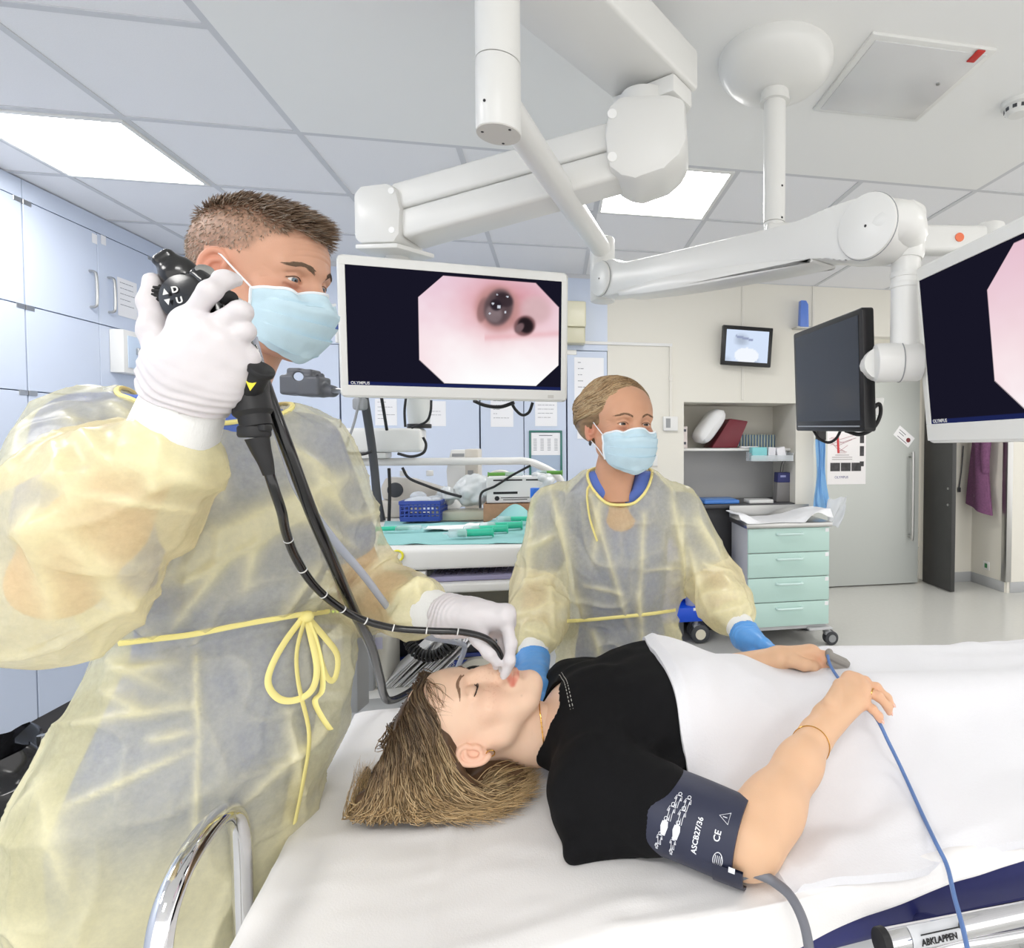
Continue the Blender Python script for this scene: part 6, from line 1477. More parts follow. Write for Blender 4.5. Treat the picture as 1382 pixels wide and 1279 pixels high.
# fringe wisps over the forehead and loose strands at the neck
K2 = 26; f = rng.rand(K2)
w_ = np.stack([np.stack([-.012+f*.01, .083+0*f, .08-.004*f], 1), np.stack([.02+f*.014, .092-.006*f, .068+.01*f], 1), np.stack([.046+f*.012, .08-.012*f, .05+.012*f], 1), np.stack([.064+f*.008, .055-.01*f, .022+.02*rng.rand(K2)], 1)], 1)
w_ += (rng.rand(K2, 4, 3)-.5)*np.array([.006, .012, .016, .02])[None, :, None]*V(1, 0, 1)
for i in range(K2):
    for q in range(1, 4): w_[i, q, 1] = on_face(bvh, w_[i, q, 0], w_[i, q, 2])+.002+.003*rng.rand()
p2 = spline(w_, 22)
far = ctl[:260].copy(); far[:, :, 0] *= -1; far[:, 0, 0] = -.02; far[:, 6] = np.stack([-.085+0*a[:260], -.085+0*a[:260], .1-.14*(1-a[:260])], 1); far[:, 5] = (far[:, 4]+far[:, 6])/2; p3 = spline(far, 22)
b_ = rng.rand(700)[:, None]; tn_ = np.array([xf(np.array([Pz(x, y, BZ+.014)]), HI)[0] for x, y in ((722, 1040), (716, 1062), (700, 1082))]); t4 = tn_[0]*(1-b_)**2+2*b_*(1-b_)*tn_[1]+b_*b_*tn_[2]
p4 = np.stack([np.array([.086, -.048, .02])+0*b_, np.array([.088, -.062, -.02])*(1-b_)+np.array([.098, -.088, 0])*b_, np.array([.07, -.07, -.062])*(1-b_)+np.array([.1, -.1, -.05])*b_, t4], 1)
p4 += (rng.rand(700, 4, 3)-.5)*np.array([.012, .018, .026, .032])[None, :, None]; p4[:, 2:, 1] = np.maximum(p4[:, 2:, 1], -.112)+.02*rng.rand(700, 1); p4 = spline(p4, 22)
hrs = strands('hair', np.concatenate([paths, p2, p3, p4]), np.concatenate([c1, hcol(K2, 22, (110, 86, 64), (150, 122, 92), .4, .1, (180, 150, 110)), hcol(260, 22, (78, 58, 42), (150, 122, 88), .6, .2, (190, 160, 118)), hcol(700, 22, (70, 52, 38), (208, 178, 130), .9, .35, (218, 192, 150), 1.4)]), None, None, r=np.concatenate([.0008+.0006*rng.rand(K, 1), .00025+.0002*rng.rand(K2, 1), np.full((960, 1), .0009)]))
# dark underlying volume
U_ = SDF((-.13, -.135, -.14), (.2, .11, .24), .003)
U_.ell((0, -.013, .033), (.0785, .104, .0915), k=0)
for aa in np.linspace(0, 1, 15):
    i = int(np.argmin(np.abs(a-aa))); q = paths[i][::3]; q = q*V(.9, 1, .97)-V(.004, .006, 0); U_.chain(q[1:], [.004, .006, .008, .01, .011, .009, .004][:len(q)-1], k=.012)
U_.ell((.05, -.082, -.055), (.045, .032, .055), k=.02); U_.ell((.0, .075, -.02), (.075, .1, .085), k=.012, op='-'); U_.ell((.062, .02, -.045), (.05, .062, .06), k=.01, op='-'); U_.ell((0, -.02, -.15), (.07, .075, .09), k=.01, op='-')
uv, uf = U_.mesh(); uc = np.tile(np.array(srgb(88, 66, 48)[:3]), (len(uv), 1)); w = np.clip((-.04-uv[:, 1])/.07, 0, 1)*np.clip((.15-uv[:, 2])/.2, 0, 1); uc = uc*(1-.5*w[:, None])+np.array(srgb(150, 122, 88)[:3])*.5*w[:, None]
M_hair = mat('hair', (110, 86, 62), .42, vcol=True, spec=.4)
HV = join((uv, uf, uc), hrs); np_mesh('hair', HV[0], HV[1], M_hair, pt, HV[2], HP)
# jewellery
M_gold = mat('gold', (212, 168, 92), .25, 1)
e0 = V(.082, -.008, -.039); b = MB(HP); b.tube([e0+.007*V(.25*math.cos(t), math.cos(t), math.sin(t)) for t in np.linspace(0, 2*PI, 20)[:-1]], .0011, 6, closed=True); b.build('earring', M_gold, pt)
# ---- shirt
Sh = SDF(V(-.35, .6, .87), V(.3, 1.5, 1.2), .0035)
Sh.cone(xf(np.array([[0, -.03, -.15]]), HP)[0], B(.47, .37, .975), .052, .075, k=.02)
for t_ in (.205, .535): Sh.cone(B(.475, .37, .975), B(.46, t_, .958), .08, .066, k=.04)
Sh.ell(B(.6, .37, .972), (.205, .175, .108), R=BED, k=.04); Sh.ell(B(.6, .30, 1.03), (.075, .07, .045), R=BED, k=.05); Sh.ell(B(.6, .44, 1.03), (.075, .07, .045), R=BED, k=.05)
Sh.ell(B(.78, .37, .95), (.12, .15, .075), R=BED, k=.05)
aR = nrm(eR-sR); Sh.cone(sR, sR+aR*.11, .068, .064, k=.03); Sh.cone(B(.46, .535, .958), B(.58, .57, .95), .066, .06, k=.03)
Sh.rbox(B(.46, .17, .9), V(.06, .05, .02), .018, R=BED, k=.03)
nkd = nrm(xf(np.array([[0, -.02, -.105]]), HP)[0]-B(.5, .37, .985)); nk = xf(np.array([[0, -.01, -.128]]), HP)[0]
Sh.cone(nk-nkd*.03+V(0, 0, .008), nk+nkd*.12+V(0, 0, .012), .0585, .078, k=.004, op='-')
def shf(p):
    q = xf(p, BI); h = .0035*vnoise(q*V(1, 1.6, 1), 16, 3)+.002*vnoise(q, 34, 4)
    for s0, t0, z0, s1, t1, z1, am, w in ((.50, .17, .99, .63, .25, 1.03, .009, .012), (.47, .15, .97, .6, .19, .98, .008, .01), (.54, .13, .95, .66, .24, 1.0, .008, .012), (.5, .2, 1.01, .48, .3, 1.05, .006, .015), (.58, .24, 1.06, .7, .34, 1.08, .004, .02), (.44, .14, .93, .52, .11, .9, .007, .01), (.43, .2, .93, .5, .16, .9, .006, .01), (.44, .17, 1.0, .5, .12, .97, -.006, .008), (.52, .19, 1.0, .57, .16, .93, -.009, .009)):
        d, _ = seg_dist(q, (s0, t0, z0), (s1, t1, z1)); h = h+am*np.exp(-(d/w)**2)
    return h
Sh.field(shf); sv, sf = Sh.mesh(); sv = relax(sv, sf, 1, .5)
M_shirt = mat('black_jersey', (15, 15, 17), .9, bump=.25, bscale=500, spec=.2)
shirt = np_mesh('black_t_shirt', sv, sf, M_shirt, pt)
nx = nrm(np.cross(nkd, (0, 0, 1))); nz = np.cross(nx, nkd)
bs_ = bvh_of(sv, sf)
def ring_on(r, along, off):
    out = []
    for t in np.linspace(0, 2*PI, 60)[:-1]:
        o = nk+nkd*along+V(0, 0, .004); d = nx*math.cos(t)+nz*math.sin(t); h = bs_.ray_cast(Vector(o+d*.1), Vector(-d), .1)
        out.append(np.array(h[0])+d*off if h[0] is not None else o+d*r)
    out = np.array(out); return (np.roll(out, 1, 0)+out+np.roll(out, -1, 0))/3
for al_ in (-.05, -.0545):
    rr_ = ring_on(.066, al_, .0012); b = MB()
    for i in range(0, len(rr_), 1):
        n2 = rr_[(i+1) % len(rr_)]; b.tube([rr_[i]+(n2-rr_[i])*.1, rr_[i]+(n2-rr_[i])*.62], .0006, 4)
    b.build('collar_stitching', mat('pale_thread', (206, 204, 196), .8) if 'pale_thread' not in D.materials else D.materials['pale_thread'], shirt, angle=None)
b = MB(); nkl = []
hb2 = bvh_of(xf(hv, HP), hf)
for t in np.linspace(-.5, PI+.5, 46):
    o = nk-nkd*.002; d = nx*math.cos(t)+nz*math.sin(t); h = hb2.ray_cast(Vector(o+d*.066), Vector(-d), .066)
    nkl.append((np.array(h[0]) if h[0] is not None else o+d*.05)+d*.0012)
nkl = np.array(nkl); b.tube(nkl, .0011, 6)
for q in nkl[::2]: b.ell(q, (.0018,)*3, nu=5, nv=6)
b.build('necklace', M_gold, pt)
bw = eR+(wR-eR)*.9; bx_ = nrm(wR-eR); by = nrm(np.cross(bx_, (0, 0, 1))); bz_ = np.cross(by, bx_)
ab = bvh_of(av, af); pts = []
for t in np.linspace(0, 2*PI, 40)[:-1]:
    d = by*math.cos(t)+bz_*math.sin(t); o = bw+bx_*.012*math.sin(t+.6); h = ab.ray_cast(Vector(o+d*.08), Vector(-d), .08); pts.append((np.array(h[0]) if h[0] is not None else o+d*.03)+d*.0008)
b = MB(); b.tube(pts, .0009, 6, closed=True); b.ell(pts[27], (.003, .003, .003), nu=6, nv=8); b.build('bracelet', M_gold, pt)
q = np.asarray(mc[2])*.45+np.asarray(fg[2][0])*.55; d = nrm(np.asarray(fg[2][0])-np.asarray(mc[2])); u1 = nrm(np.cross(d, (0, 0, 1))); u2 = np.cross(u1, d)
b = MB(); b.tube([q+.0094*(u1*math.cos(t)+u2*math.sin(t)) for t in np.linspace(0, 2*PI, 22)[:-1]], .0012, 6, closed=True); b.build('finger_ring', M_gold, pt)
# ---- blanket over her body
def blanket_z(s, t):
    w = np.interp(s, [.5, .62, .8, 1.0, 1.3, 1.6, 2], [.2, .205, .2, .21, .2, .18, .17]); h = np.interp(s, [.5, .6, .72, .85, 1.0, 1.2, 1.45, 1.8, 2], [.19, .19, .155, .128, .125, .118, .1, .09, .13])
    z = BZ+.012+h*np.exp(-(np.abs(t-.385)/(w*1.02))**2.8)
    arm = np.exp(-((t-.50)/.06)**2)*np.clip((s-.62)/.1, 0, 1)*np.clip((.92-s)/.08, 0, 1); z = z+.012*arm
    return z
def bl_fn(u, v):
    t = -.012+v*.735
    sl = np.interp(t, [-.02, .05, .085, .12, .2, .3, .4, .5, .6, .75], [.70, .68, .665, .61, .6, .6, .597, .605, .63, .66])
    s = sl+u*(2.0-sl); q = np.stack([s, t, 0*s], 2)
    z = blanket_z(s, t)+.006*vnoise(q*V(1, 1.3, 1), 10, 6)+.0045*vnoise(q*V(2, 1, 1), 17, 7)+.004*np.clip(1-np.abs(vnoise(q*V(1, 1.5, 1), 9, 12))*3, 0, 1)**2
    for s0, t0, s1, t1, a, w in ((.63, .1, .72, .24, .012, .012), (.66, .1, .76, .2, .01, .01), (.64, .22, .8, .3, .006, .02), (.68, .03, .95, .06, .008, .01), (.78, .05, 1.2, .1, .007, .016), (1.0, .03, 1.5, .12, .008, .02), (.95, .28, 1.4, .2, .006, .02), (.7, .38, .9, .5, .006, .015), (1.0, .45, 1.5, .36, .006, .02), (.75, .0, 1.1, -.01, .006, .008), (.62, .4, .66, .15, .005, .012)):
        d, _ = seg_dist(q, (s0, t0, 0), (s1, t1, 0)); z = z+1.5*a*np.exp(-(d/w)**1.5)
    if bl_top is not None:
        h = np.full(z.shape, -1.0)
        for i in range(0, z.shape[0]):
            if s[i].min() > 1.95: continue
            for k in range(z.shape[1]):
                if t[i, k] < .14 + .5*max(0, s[i, k]-.75) and s[i, k] < .9: continue
                p = B(float(s[i, k]), float(t[i, k]), 1.4)
                for bv_ in bl_top:
                    hh = bv_.ray_cast(Vector(p), Vector((0, 0, -1)))
                    if hh[0] is not None: h[i, k] = max(h[i, k], hh[0].z+.011)
        z0 = z.copy(); z = np.maximum(z, h)
        for _ in range(30):
            e = np.pad(z, 1, mode='edge'); z = np.maximum((e[:-2, 1:-1]+e[2:, 1:-1]+e[1:-1, :-2]+e[1:-1, 2:])/4*.6+z*.4, h)
    edge = np.exp(-(u/.006)**2); z = z-.004*edge*(1-.5*np.sin(t*40))
    z = z+.004*np.exp(-((u-.012)/.006)**2)
    near = np.clip((.02-t)/.03, 0, 1); z = z-near*.008+.006*np.sin(s*18)*near
    return np.stack([s, t-.008*near*np.sin(s*23+1), z], 2)
bl_top = [bvh_of(tv, tf), bvh_of(lv, lf), bvh_of(sv, sf)]
bl = heightcloth(BED, 260, 130, bl_fn, .012).build('white_blanket', mat('white_flannel', (224, 224, 228), .9, bump=.35, bscale=260, sheen=.2), angle=80)
tag(bl, 'white flannel blanket drawn over the patient up to the black t-shirt', 'blanket')
# ---- blood pressure cuff
ax_ = nrm(eR-sR); c0 = sR+ax_*.118; c1_ = sR+ax_*.245; up_ = nrm(V(0, 0, 1)-ax_*ax_[2]); sd = nrm(np.cross(up_, ax_)); sd = sd if np.dot(sd, BV) < 0 else -sd
cu = thing('blood_pressure_cuff', 'dark navy blood pressure cuff with white figures, wrapped on the near upper arm', 'cuff', (c0+c1_)/2-V(0, 0, .06))
M_cuff = mat('cuff_navy', (40, 44, 66), .5, bump=.08, bscale=300)
def cuff_pt(l, th, off=0):  # l along the arm 0..1, th 0 = towards the viewer, PI/2 = up
    r = .0605-.004*l+off; c = c0+(c1_-c0)*l; return c+r*(sd*math.cos(th)*1.02+up_*math.sin(th)*.94)
g = np.array([[cuff_pt(l, th, .0012*math.sin(th*3+l*4)) for th in np.linspace(0, 2*PI, 60)[:-1]] for l in np.linspace(0, 1, 14)])
b = MB(); b.grid(g, closed_v=True); gi = np.array([[cuff_pt(l, th, -.008) for th in np.linspace(0, 2*PI, 60)[:-1]] for l in (0, 1)])
b.grid(np.stack([gi[0], g[0]]), closed_v=True); b.grid(np.stack([g[-1], gi[1]]), closed_v=True); b.build('cuff_wrap', M_cuff, cu, angle=60)
g = np.array([[cuff_pt(l, th, .003) for th in np.linspace(-1.15, -.05+.25*0, 14)] for l in np.linspace(.8, 1.13, 8)]); b = MB(); b.grid(g); b.grid(np.array([[cuff_pt(l, th, -.001) for th in np.linspace(-1.15, -.05, 14)] for l in np.linspace(.8, 1.13, 8)])[::-1])
for e in (0, -1): b.grid(np.stack([g[e], np.array([cuff_pt((.8, 1.13)[e], th, -.001) for th in np.linspace(-1.15, -.05, 14)])]))
b.build('cuff_tab', mat('cuff_tab_navy', (32, 36, 58), .5), cu, angle=60)
M_print = mat('cuff_print', (232, 234, 240), .6)
def wrap_mesh(o):           # lay flat lettering (x along arm, y around) on the cuff
    for v in o.data.vertices:
        l, y, z = v.co; p = cuff_pt(l/.127, .35+y/.06, .0008+z+.0012*math.sin((.35+y/.06)*3+l/.127*4)); v.co = p
    return o
def flat(name, fn): b = MB(); fn(b); o = b.build(name, M_print, None, False); wrap_mesh(o); adopt(o, cu); return o
def rot_text(body, size, x, y, name):
    t_ = text(body, size, Matrix.Translation((x, y, 0)) @ Matrix.Rotation(PI/2+.0, 4, 'Z'), M_print, None, name, extrude=.0002, bold=.0002)
    bm2 = bmesh.new(); bm2.from_mesh(t_.data); bmesh.ops.subdivide_edges(bm2, edges=[e for e in bm2.edges if e.calc_length() > .004], cuts=2); bm2.to_mesh(t_.data); bm2.free(); wrap_mesh(t_); adopt(t_, cu)
def rot_text2(body, size, x, y): rot_text(body, size, x, y, 'lettering')
rot_text2('ASCB27/36', .0105, .078, -.022)
rot_text2('CE', .0125, .106, .004)
def tri(b):
    q = [(.1, .028), (.1, .044), (.088, .036)]
    q = [(.112, .03), (.112, .046), (.098, .038)]
    b.tube([(x, y, 0) for x, y in q], .0007, 5, closed=True); b.tube([(.109, .038, 0), (.103, .038, 0)], .0006, 5)
flat('warning_triangle', tri)
def oval(b):
    b.tube([(.108+.0065*math.cos(t), -.02+.0115*math.sin(t), 0) for t in np.linspace(0, 2*PI, 30)[:-1]], .0006, 5, closed=True)
    for k in range(4): b.tube([(.104+k*.0026, -.027, 0), (.1045+k*.0026, -.013, 0)], .0005, 4)
flat('oval_mark', oval)
def fig(b, x, y, s, filled):  # standing figure with the head to the top of the print
    P2 = lambda u, v: (x+v*s, y+u*s, 0)
    if filled:
        b.prism([(x+.0*s+.002*math.cos(t)*s/.01*.9, y+.0055*s/.01*1.0+.002*math.sin(t)*s/.01) for t in np.linspace(0, 2*PI, 13)[:-1]], .0003)
    h = np.linspace(0, 2*PI, 15)[:-1]; b.tube([P2(.85+.19*math.cos(t), .19*math.sin(t)) for t in h], .00045, 4, closed=True)
    o = [(.6, -.3), (.62, .3), (.1, .42), (.08, .3), (.42, .22), (-.1, .2), (-.75, .22), (-.75, .04), (-.1, 0), (-.75, -.04), (-.75, -.22), (-.1, -.2), (.42, -.22), (.08, -.3), (.1, -.42)]
    if filled: b.prism([P2(u, v)[:2] for u, v in [(.6, -.3), (.62, .3), (.1, .4), (-.75, .22), (-.75, -.22), (.1, -.4)]], .0003)
    else: b.tube([P2(u, v) for u, v in o], .00045, 4, closed=True)
for k, (y, s, fl_) in enumerate(((.036, .0125, False), (.018, .0135, False), (-.002, .0135, True), (-.02, .0105, False), (-.034, .006, False))):
    for x in (.036-.004*k, .05-.002*k): flat('printed_figure', lambda b: fig(b, x, y, s, fl_))
b = MB(); q = [cuff_pt(1.02, th, .0042) for th in (-.25, -.12, -.12, -.25)]; g = np.array([[cuff_pt(l, th, .0038) for th in np.linspace(-.12, .02, 4)] for l in (.98, 1.05)]); b.grid(g); b.build('white_tab', M_print, cu, angle=None)
# hose, oximeter and its cable
cable('pressure_hose', [cuff_pt(.95, -.7, -.002), P(1012, 1178, .772), P(1030, 1182, .768), P(1045, 1190, .762), P(1066, 1208, .74), P(1083, 1240, .715), P(1092, 1280, .69), P(1098, 1340, .66)], .0062, 'grey rubber hose running from the navy cuff over the bed edge', mat('hose_grey', (112, 114, 122), .5), 'hose', n=12)
ox = thing('finger_clip', 'grey finger clip sensor on the far hand of the patient', 'sensor clip', pz(1130, 895, zl_-.02))
oc = SDF(pz(1130, 895, zl_)-.06, pz(1130, 895, zl_)+.06, .002); oa, ob_ = pz(1119, 889, zl_+.004), pz(1141, 899, zl_-.012)
Ro = frame((0, 0, 0), x=ob_-oa, z=(0, 0, 1)); oc.rbox((oa+ob_)/2+V(0, 0, .008), V(.026, .013, .007), .005, R=Ro, k=.004); oc.rbox((oa+ob_)/2+V(0, 0, -.008), V(.026, .013, .006), .005, R=Ro, k=.004); oc.cone(oa+V(0, 0, .008), oa+V(0, 0, .014), .008, k=.004)
np_mesh('clip_body', *oc.mesh(), mat('clip_taupe', (140, 136, 130), .5), ox)
M_bcab = mat('cable_blue', (86, 118, 172), .4)
def surf(px, py, up=.006):     # lay on the blanket: iterate the height
    z = 1.0
    for _ in range(12):
        p = Pz(px, py, z); q = toB(p); z = float(blanket_z(np.array(q[0]), np.array(q[1])))+up if 0 < q[1] < .75 else BZ+.01
    return Pz(px, py, z)
cable('sensor_cable', [pz(1117, 884, zl_+.018), pz(1120, 896, zl_+.006), surf(1128, 910, .012), surf(1140, 925, .012), surf(1160, 948, .014), surf(1182, 968, .014), surf(1200, 1003, .012), surf(1218, 1040, .012), surf(1243, 1095, .012), surf(1262, 1135, .012), surf(1278, 1168, .014), P(1288, 1210, .775), P(1299, 1250, .735), P(1310, 1300, .70)], .0032, 'thin blue sensor cable running down across the white blanket', M_bcab, n=8)
# ================================================================ the two people in yellow gowns
def gown_mat(name):
    m = D.materials.new(name); m.use_nodes = True; nt = m.node_tree; L = nt.links; b = nt.nodes['Principled BSDF']; out = nt.nodes['Material Output']
    b.inputs['Base Color'].default_value = srgb(250, 243, 202); b.inputs['Roughness'].default_value = .27; b.inputs['Specular IOR Level'].default_value = .75
    tc = nt.nodes.new('ShaderNodeTexCoord'); n = nt.nodes.new('ShaderNodeTexNoise'); n.inputs['Scale'].default_value = 95; n.inputs['Detail'].default_value = 6; n.inputs['Roughness'].default_value = .7
    L.new(tc.outputs['Object'], n.inputs['Vector'])
    at = nt.nodes.new('ShaderNodeVertexColor'); at.layer_name = 'Col'; sp = nt.nodes.new('ShaderNodeSeparateColor'); L.new(at.outputs['Color'], sp.inputs['Color'])
    mr = nt.nodes.new('ShaderNodeMapRange'); mr.inputs['From Min'].default_value = .3; mr.inputs['From Max'].default_value = .7; mr.inputs['To Min'].default_value = -.055; mr.inputs['To Max'].default_value = .055; L.new(n.outputs['Fac'], mr.inputs['Value'])
    ad = nt.nodes.new('ShaderNodeMath'); ad.operation = 'ADD'; ad.use_clamp = True; L.new(sp.outputs['Red'], ad.inputs[0]); L.new(mr.outputs['Result'], ad.inputs[1])
    bp = nt.nodes.new('ShaderNodeBump'); bp.inputs['Strength'].default_value = .25; bp.inputs['Distance'].default_value = .002; L.new(n.outputs['Fac'], bp.inputs['Height'])
    n2 = nt.nodes.new('ShaderNodeTexNoise'); n2.noise_type = 'RIDGED_MULTIFRACTAL'; n2.inputs['Scale'].default_value = 5.5; n2.inputs['Detail'].default_value = 3; n2.inputs['Distortion'].default_value = .8; L.new(tc.outputs['Object'], n2.inputs['Vector'])
    b2 = nt.nodes.new('ShaderNodeBump'); b2.inputs['Strength'].default_value = .75; b2.inputs['Distance'].default_value = .03; L.new(n2.outputs['Fac'], b2.inputs['Height']); L.new(bp.outputs['Normal'], b2.inputs['Normal']); L.new(b2.outputs['Normal'], b.inputs['Normal'])
    tl = nt.nodes.new('ShaderNodeBsdfTranslucent'); tl.inputs['Color'].default_value = srgb(244, 234, 176); ms = nt.nodes.new('ShaderNodeMixShader'); ms.inputs['Fac'].default_value = .3
    L.new(b.outputs['BSDF'], ms.inputs[1]); L.new(tl.outputs['BSDF'], ms.inputs[2])
    tr = nt.nodes.new('ShaderNodeBsdfTransparent'); tr.inputs['Color'].default_value = (1, .995, .95, 1); m2 = nt.nodes.new('ShaderNodeMixShader'); L.new(ad.outputs['Value'], m2.inputs['Fac']); L.new(tr.outputs['BSDF'], m2.inputs[1]); L.new(ms.outputs['Shader'], m2.inputs[2]); L.new(m2.outputs['Shader'], out.inputs['Surface'])
    return m
M_gown = gown_mat('yellow_nonwoven'); M_binding = mat('yellow_binding', (244, 232, 150), .6)
M_knit = mat('white_knit', (238, 238, 236), .9, bump=.4, bscale=500, stretch=(1, 1, .1)); M_scrub = mat('blue_scrubs', (92, 118, 196), .85, bump=.2, bscale=300)
M_glove = mat('white_latex', (214, 209, 211), .42, bump=.12, bscale=160, sss=.05); M_blueglove = mat('blue_nitrile', (92, 158, 226), .38)
M_mask = mat('mask_blue', (196, 222, 234), .75, bump=.12, bscale=800, var=.04, vscale=50); M_maskw = mat('mask_white', (236, 240, 244), .8)
def vnormals(vs, fs):
    a = vs[fs[:, 2]]-vs[fs[:, 0]]; b = vs[fs[:, 3]]-vs[fs[:, 1]]; n = np.cross(a, b); N = np.zeros_like(vs)
    for i in range(4): np.add.at(N, fs[:, i], n)
    return N/(np.linalg.norm(N, axis=1, keepdims=True)+1e-12)
def hit(bvh, px, py, off=0):
    r = nrm(ray(px, py)); h = bvh.ray_cast(Vector(CAM), Vector(r))
    return None if h[0] is None else np.array(h[0])-r*off
def gown(parent, S_, folds, op, amp=.006, label=None):
    vs, fs = S_.mesh(); vs = relax(vs, fs, 2, .5); N = vnormals(vs, fs); bv = bvh_of(vs, fs); d = np.zeros(len(vs)); o = np.zeros(len(vs))
    for (x0, y0, x1, y1, a, w) in folds:
        pts = [hit(bv, x0+(x1-x0)*t, y0+(y1-y0)*t) for t in np.linspace(0, 1, 6)]
        dd = np.full(len(vs), 9.0); tt = np.zeros(len(vs))
        for i, (p, q) in enumerate(zip(pts[:-1], pts[1:])):
            if p is None or q is None or np.linalg.norm(p-q) > .2: continue
            e, t = seg_dist(vs, p, q); m_ = e < dd; dd = np.where(m_, e, dd); tt = np.where(m_, (i+t)/5, tt)
        f = np.exp(-(dd/(w*.9))**1.25)*np.sin(np.clip(tt*.86+.1, 0, 1)*PI)**.5; d += a*f; o += (a > 0)*f*.42
    q = vs*V(1, 1, .55); n = vnoise(q, 13, 1); cr = 1-np.abs(vnoise(vs+.03*np.stack([vnoise(vs, 9, 5), vnoise(vs, 9, 6), vnoise(vs, 9, 7)], 1), 11, 8))*2.2
    cr = np.clip(cr, 0, 1)**3; c2 = np.clip(1-np.abs(vnoise(vs*V(1, 1, .7)+.02*np.stack([vnoise(vs, 17, 2), vnoise(vs, 17, 3), vnoise(vs, 17, 4)], 1), 21, 11))*2.4, 0, 1)**2.5; d += amp*n+amp*1.3*cr+amp*.55*c2; o += .09*cr+.04*vnoise(vs, 7, 9)
    op_ = np.clip(op(vs)+o, .22, .97); vs = vs+N*d[:, None]
    return np_mesh('gown', vs, fs, M_gown, parent, np.tile(op_[:, None], (1, 3)), label=label), bvh_of(vs, fs)
def ribbon(bv, px, r=.0042, off=.004, flat=.3):
    pts = []; last = None
    for x, y in catmull([(a, b, 0) for a, b in px], 6)[:, :2]:
        h = hit(bv, x, y, off)
        if h is not None and (last is None or np.linalg.norm(h-last) < .12): pts.append(h); last = h
    p = np.array(pts)
    for _ in range(3): p[1:-1] = (p[:-2]+p[1:-1]*2+p[2:])/4
    return p
def face_mask(M, parent, ears, bv):
    nu, nv = 44, 40; f, v = np.meshgrid(np.linspace(-1, 1, nu), np.linspace(0, 1, nv), indexing='ij')
    zc = np.interp(v, [0, .25, .5, .75, .92, 1], [-.012, -.04, -.066, -.092, -.114, -.121]); yc = np.interp(v, [0, .1, .28, .5, .75, .92, 1], [.111, .118, .125, .12, .111, .096, .079])
    zs = -.028-.06*v; ys = .05-.008*v; xs = .0675-.004*v
    w = np.cos(np.clip(np.abs(f), 0, 1)*PI/2); e = w**.75
    y = ys+(yc-ys)*e; z = zs+(zc-zs)*w**.8; x = xs*np.sin(f*PI/2)*(1+.06*np.sin(v*PI))
    z = z-.008*np.exp(-((np.abs(f)-.38)/.16)**2)*(1-v)**4; y = y-.012*np.exp(-((np.abs(f)-.3)/.16)**2)*(1-v)**6
    saw = ((v*4+.25) % 1.0); pl = np.where((v > .15) & (v < .95), (.5-saw)*.0075, 0)*np.clip(w*1.6, 0, 1); y = y+pl; z = z+pl*.25
    nrm_ = .0012*np.sin(f*23+v*11)*np.clip(v-.2, 0, 1); pts = np.stack([x, y+nrm_, z], 2)
    for i in range(nu):
        for k in range(nv):
            h = bv.find_nearest(Vector(pts[i, k]))
            if h[0] is not None:
                d = (Vector(pts[i, k])-h[0]).dot(h[1])
                if d < .004: pts[i, k] = np.array(h[0])+np.array(h[1])*.004
    m_ = MB(M); m_.grid(pts); bk = pts-np.stack([x*.02, np.full_like(x, .002), 0*x], 2); m_.grid(bk[::-1])
    for a, b in ((pts[0], bk[0]), (pts[-1], bk[-1]), (pts[:, 0], bk[:, 0]), (pts[:, -1], bk[:, -1])): m_.grid(np.stack([a, b]))
    o = m_.build('face_mask', M_mask, parent, angle=50)
    b = MB(M); b.tube(pts[:, 0]+V(0, .0012, 0), .0024, 8, flat=.6); b.build('mask_nose_band', M_maskw, o)
    for i, s in ((0, -1), (-1, 1)):
        if s*ears < 0: continue
        b = MB(M); b.tube(pts[i]+V(s*.001, 0, 0), .003, 8, flat=.6); b.build('mask_side_band', M_maskw, o)
        for v_, et in ((0, [V(s*.079, .018, -.002), V(s*.0815, -.002, .014), V(s*.083, -.016, .016)]), (-1, [V(s*.074, .02, -.06), V(s*.079, -.002, -.044), V(s*.08, -.018, -.036)])):
            b = MB(M); b.tube(catmull([pts[i, v_]]+et, 6), .0014, 6); b.build('ear_loop', M_maskw, o)
def glove(name, parent, m, S_, cuff, n=.0012):
    vs, fs = S_.mesh(); vs = relax(vs, fs, 1, .4); N = vnormals(vs, fs)
    if cuff is not None:
        w, ax, L = cuff; t = (vs-w) @ ax; g = np.exp(-((t+L*.3)/(L*.6))**2); vs = vs+N*(g*.0016*np.sin(t*700+6*vnoise(vs, 30, 2)))[:, None]
    vs = vs+N*(n*vnoise(vs, 75, 3))[:, None]
    return np_mesh(name, vs, fs, m, parent)
def band(parent, name, p0, p1, r0, r1, m, n=40, rip=0):
    ax = nrm(p1-p0); u = nrm(np.cross(ax, (0, 0, 1) if abs(ax[2]) < .9 else (1, 0, 0))); v = np.cross(ax, u); L = np.linspace(0, 1, 9); a = np.arange(n)*2*PI/n
    g = np.array([[p0+(p1-p0)*l+(r0+(r1-r0)*l+rip*math.sin(t*9+l*3)+.0012*math.sin(l*PI))*(u*math.cos(t)+v*math.sin(t)) for t in a] for l in L])
    gi = np.array([[p0+(p1-p0)*l+(r0+(r1-r0)*l-.003)*(u*math.cos(t)+v*math.sin(t)) for t in a] for l in (1, 0)])
    b = MB(); b.grid(np.concatenate([g, gi]), closed_v=True); return b.build(name, m, parent, angle=60)

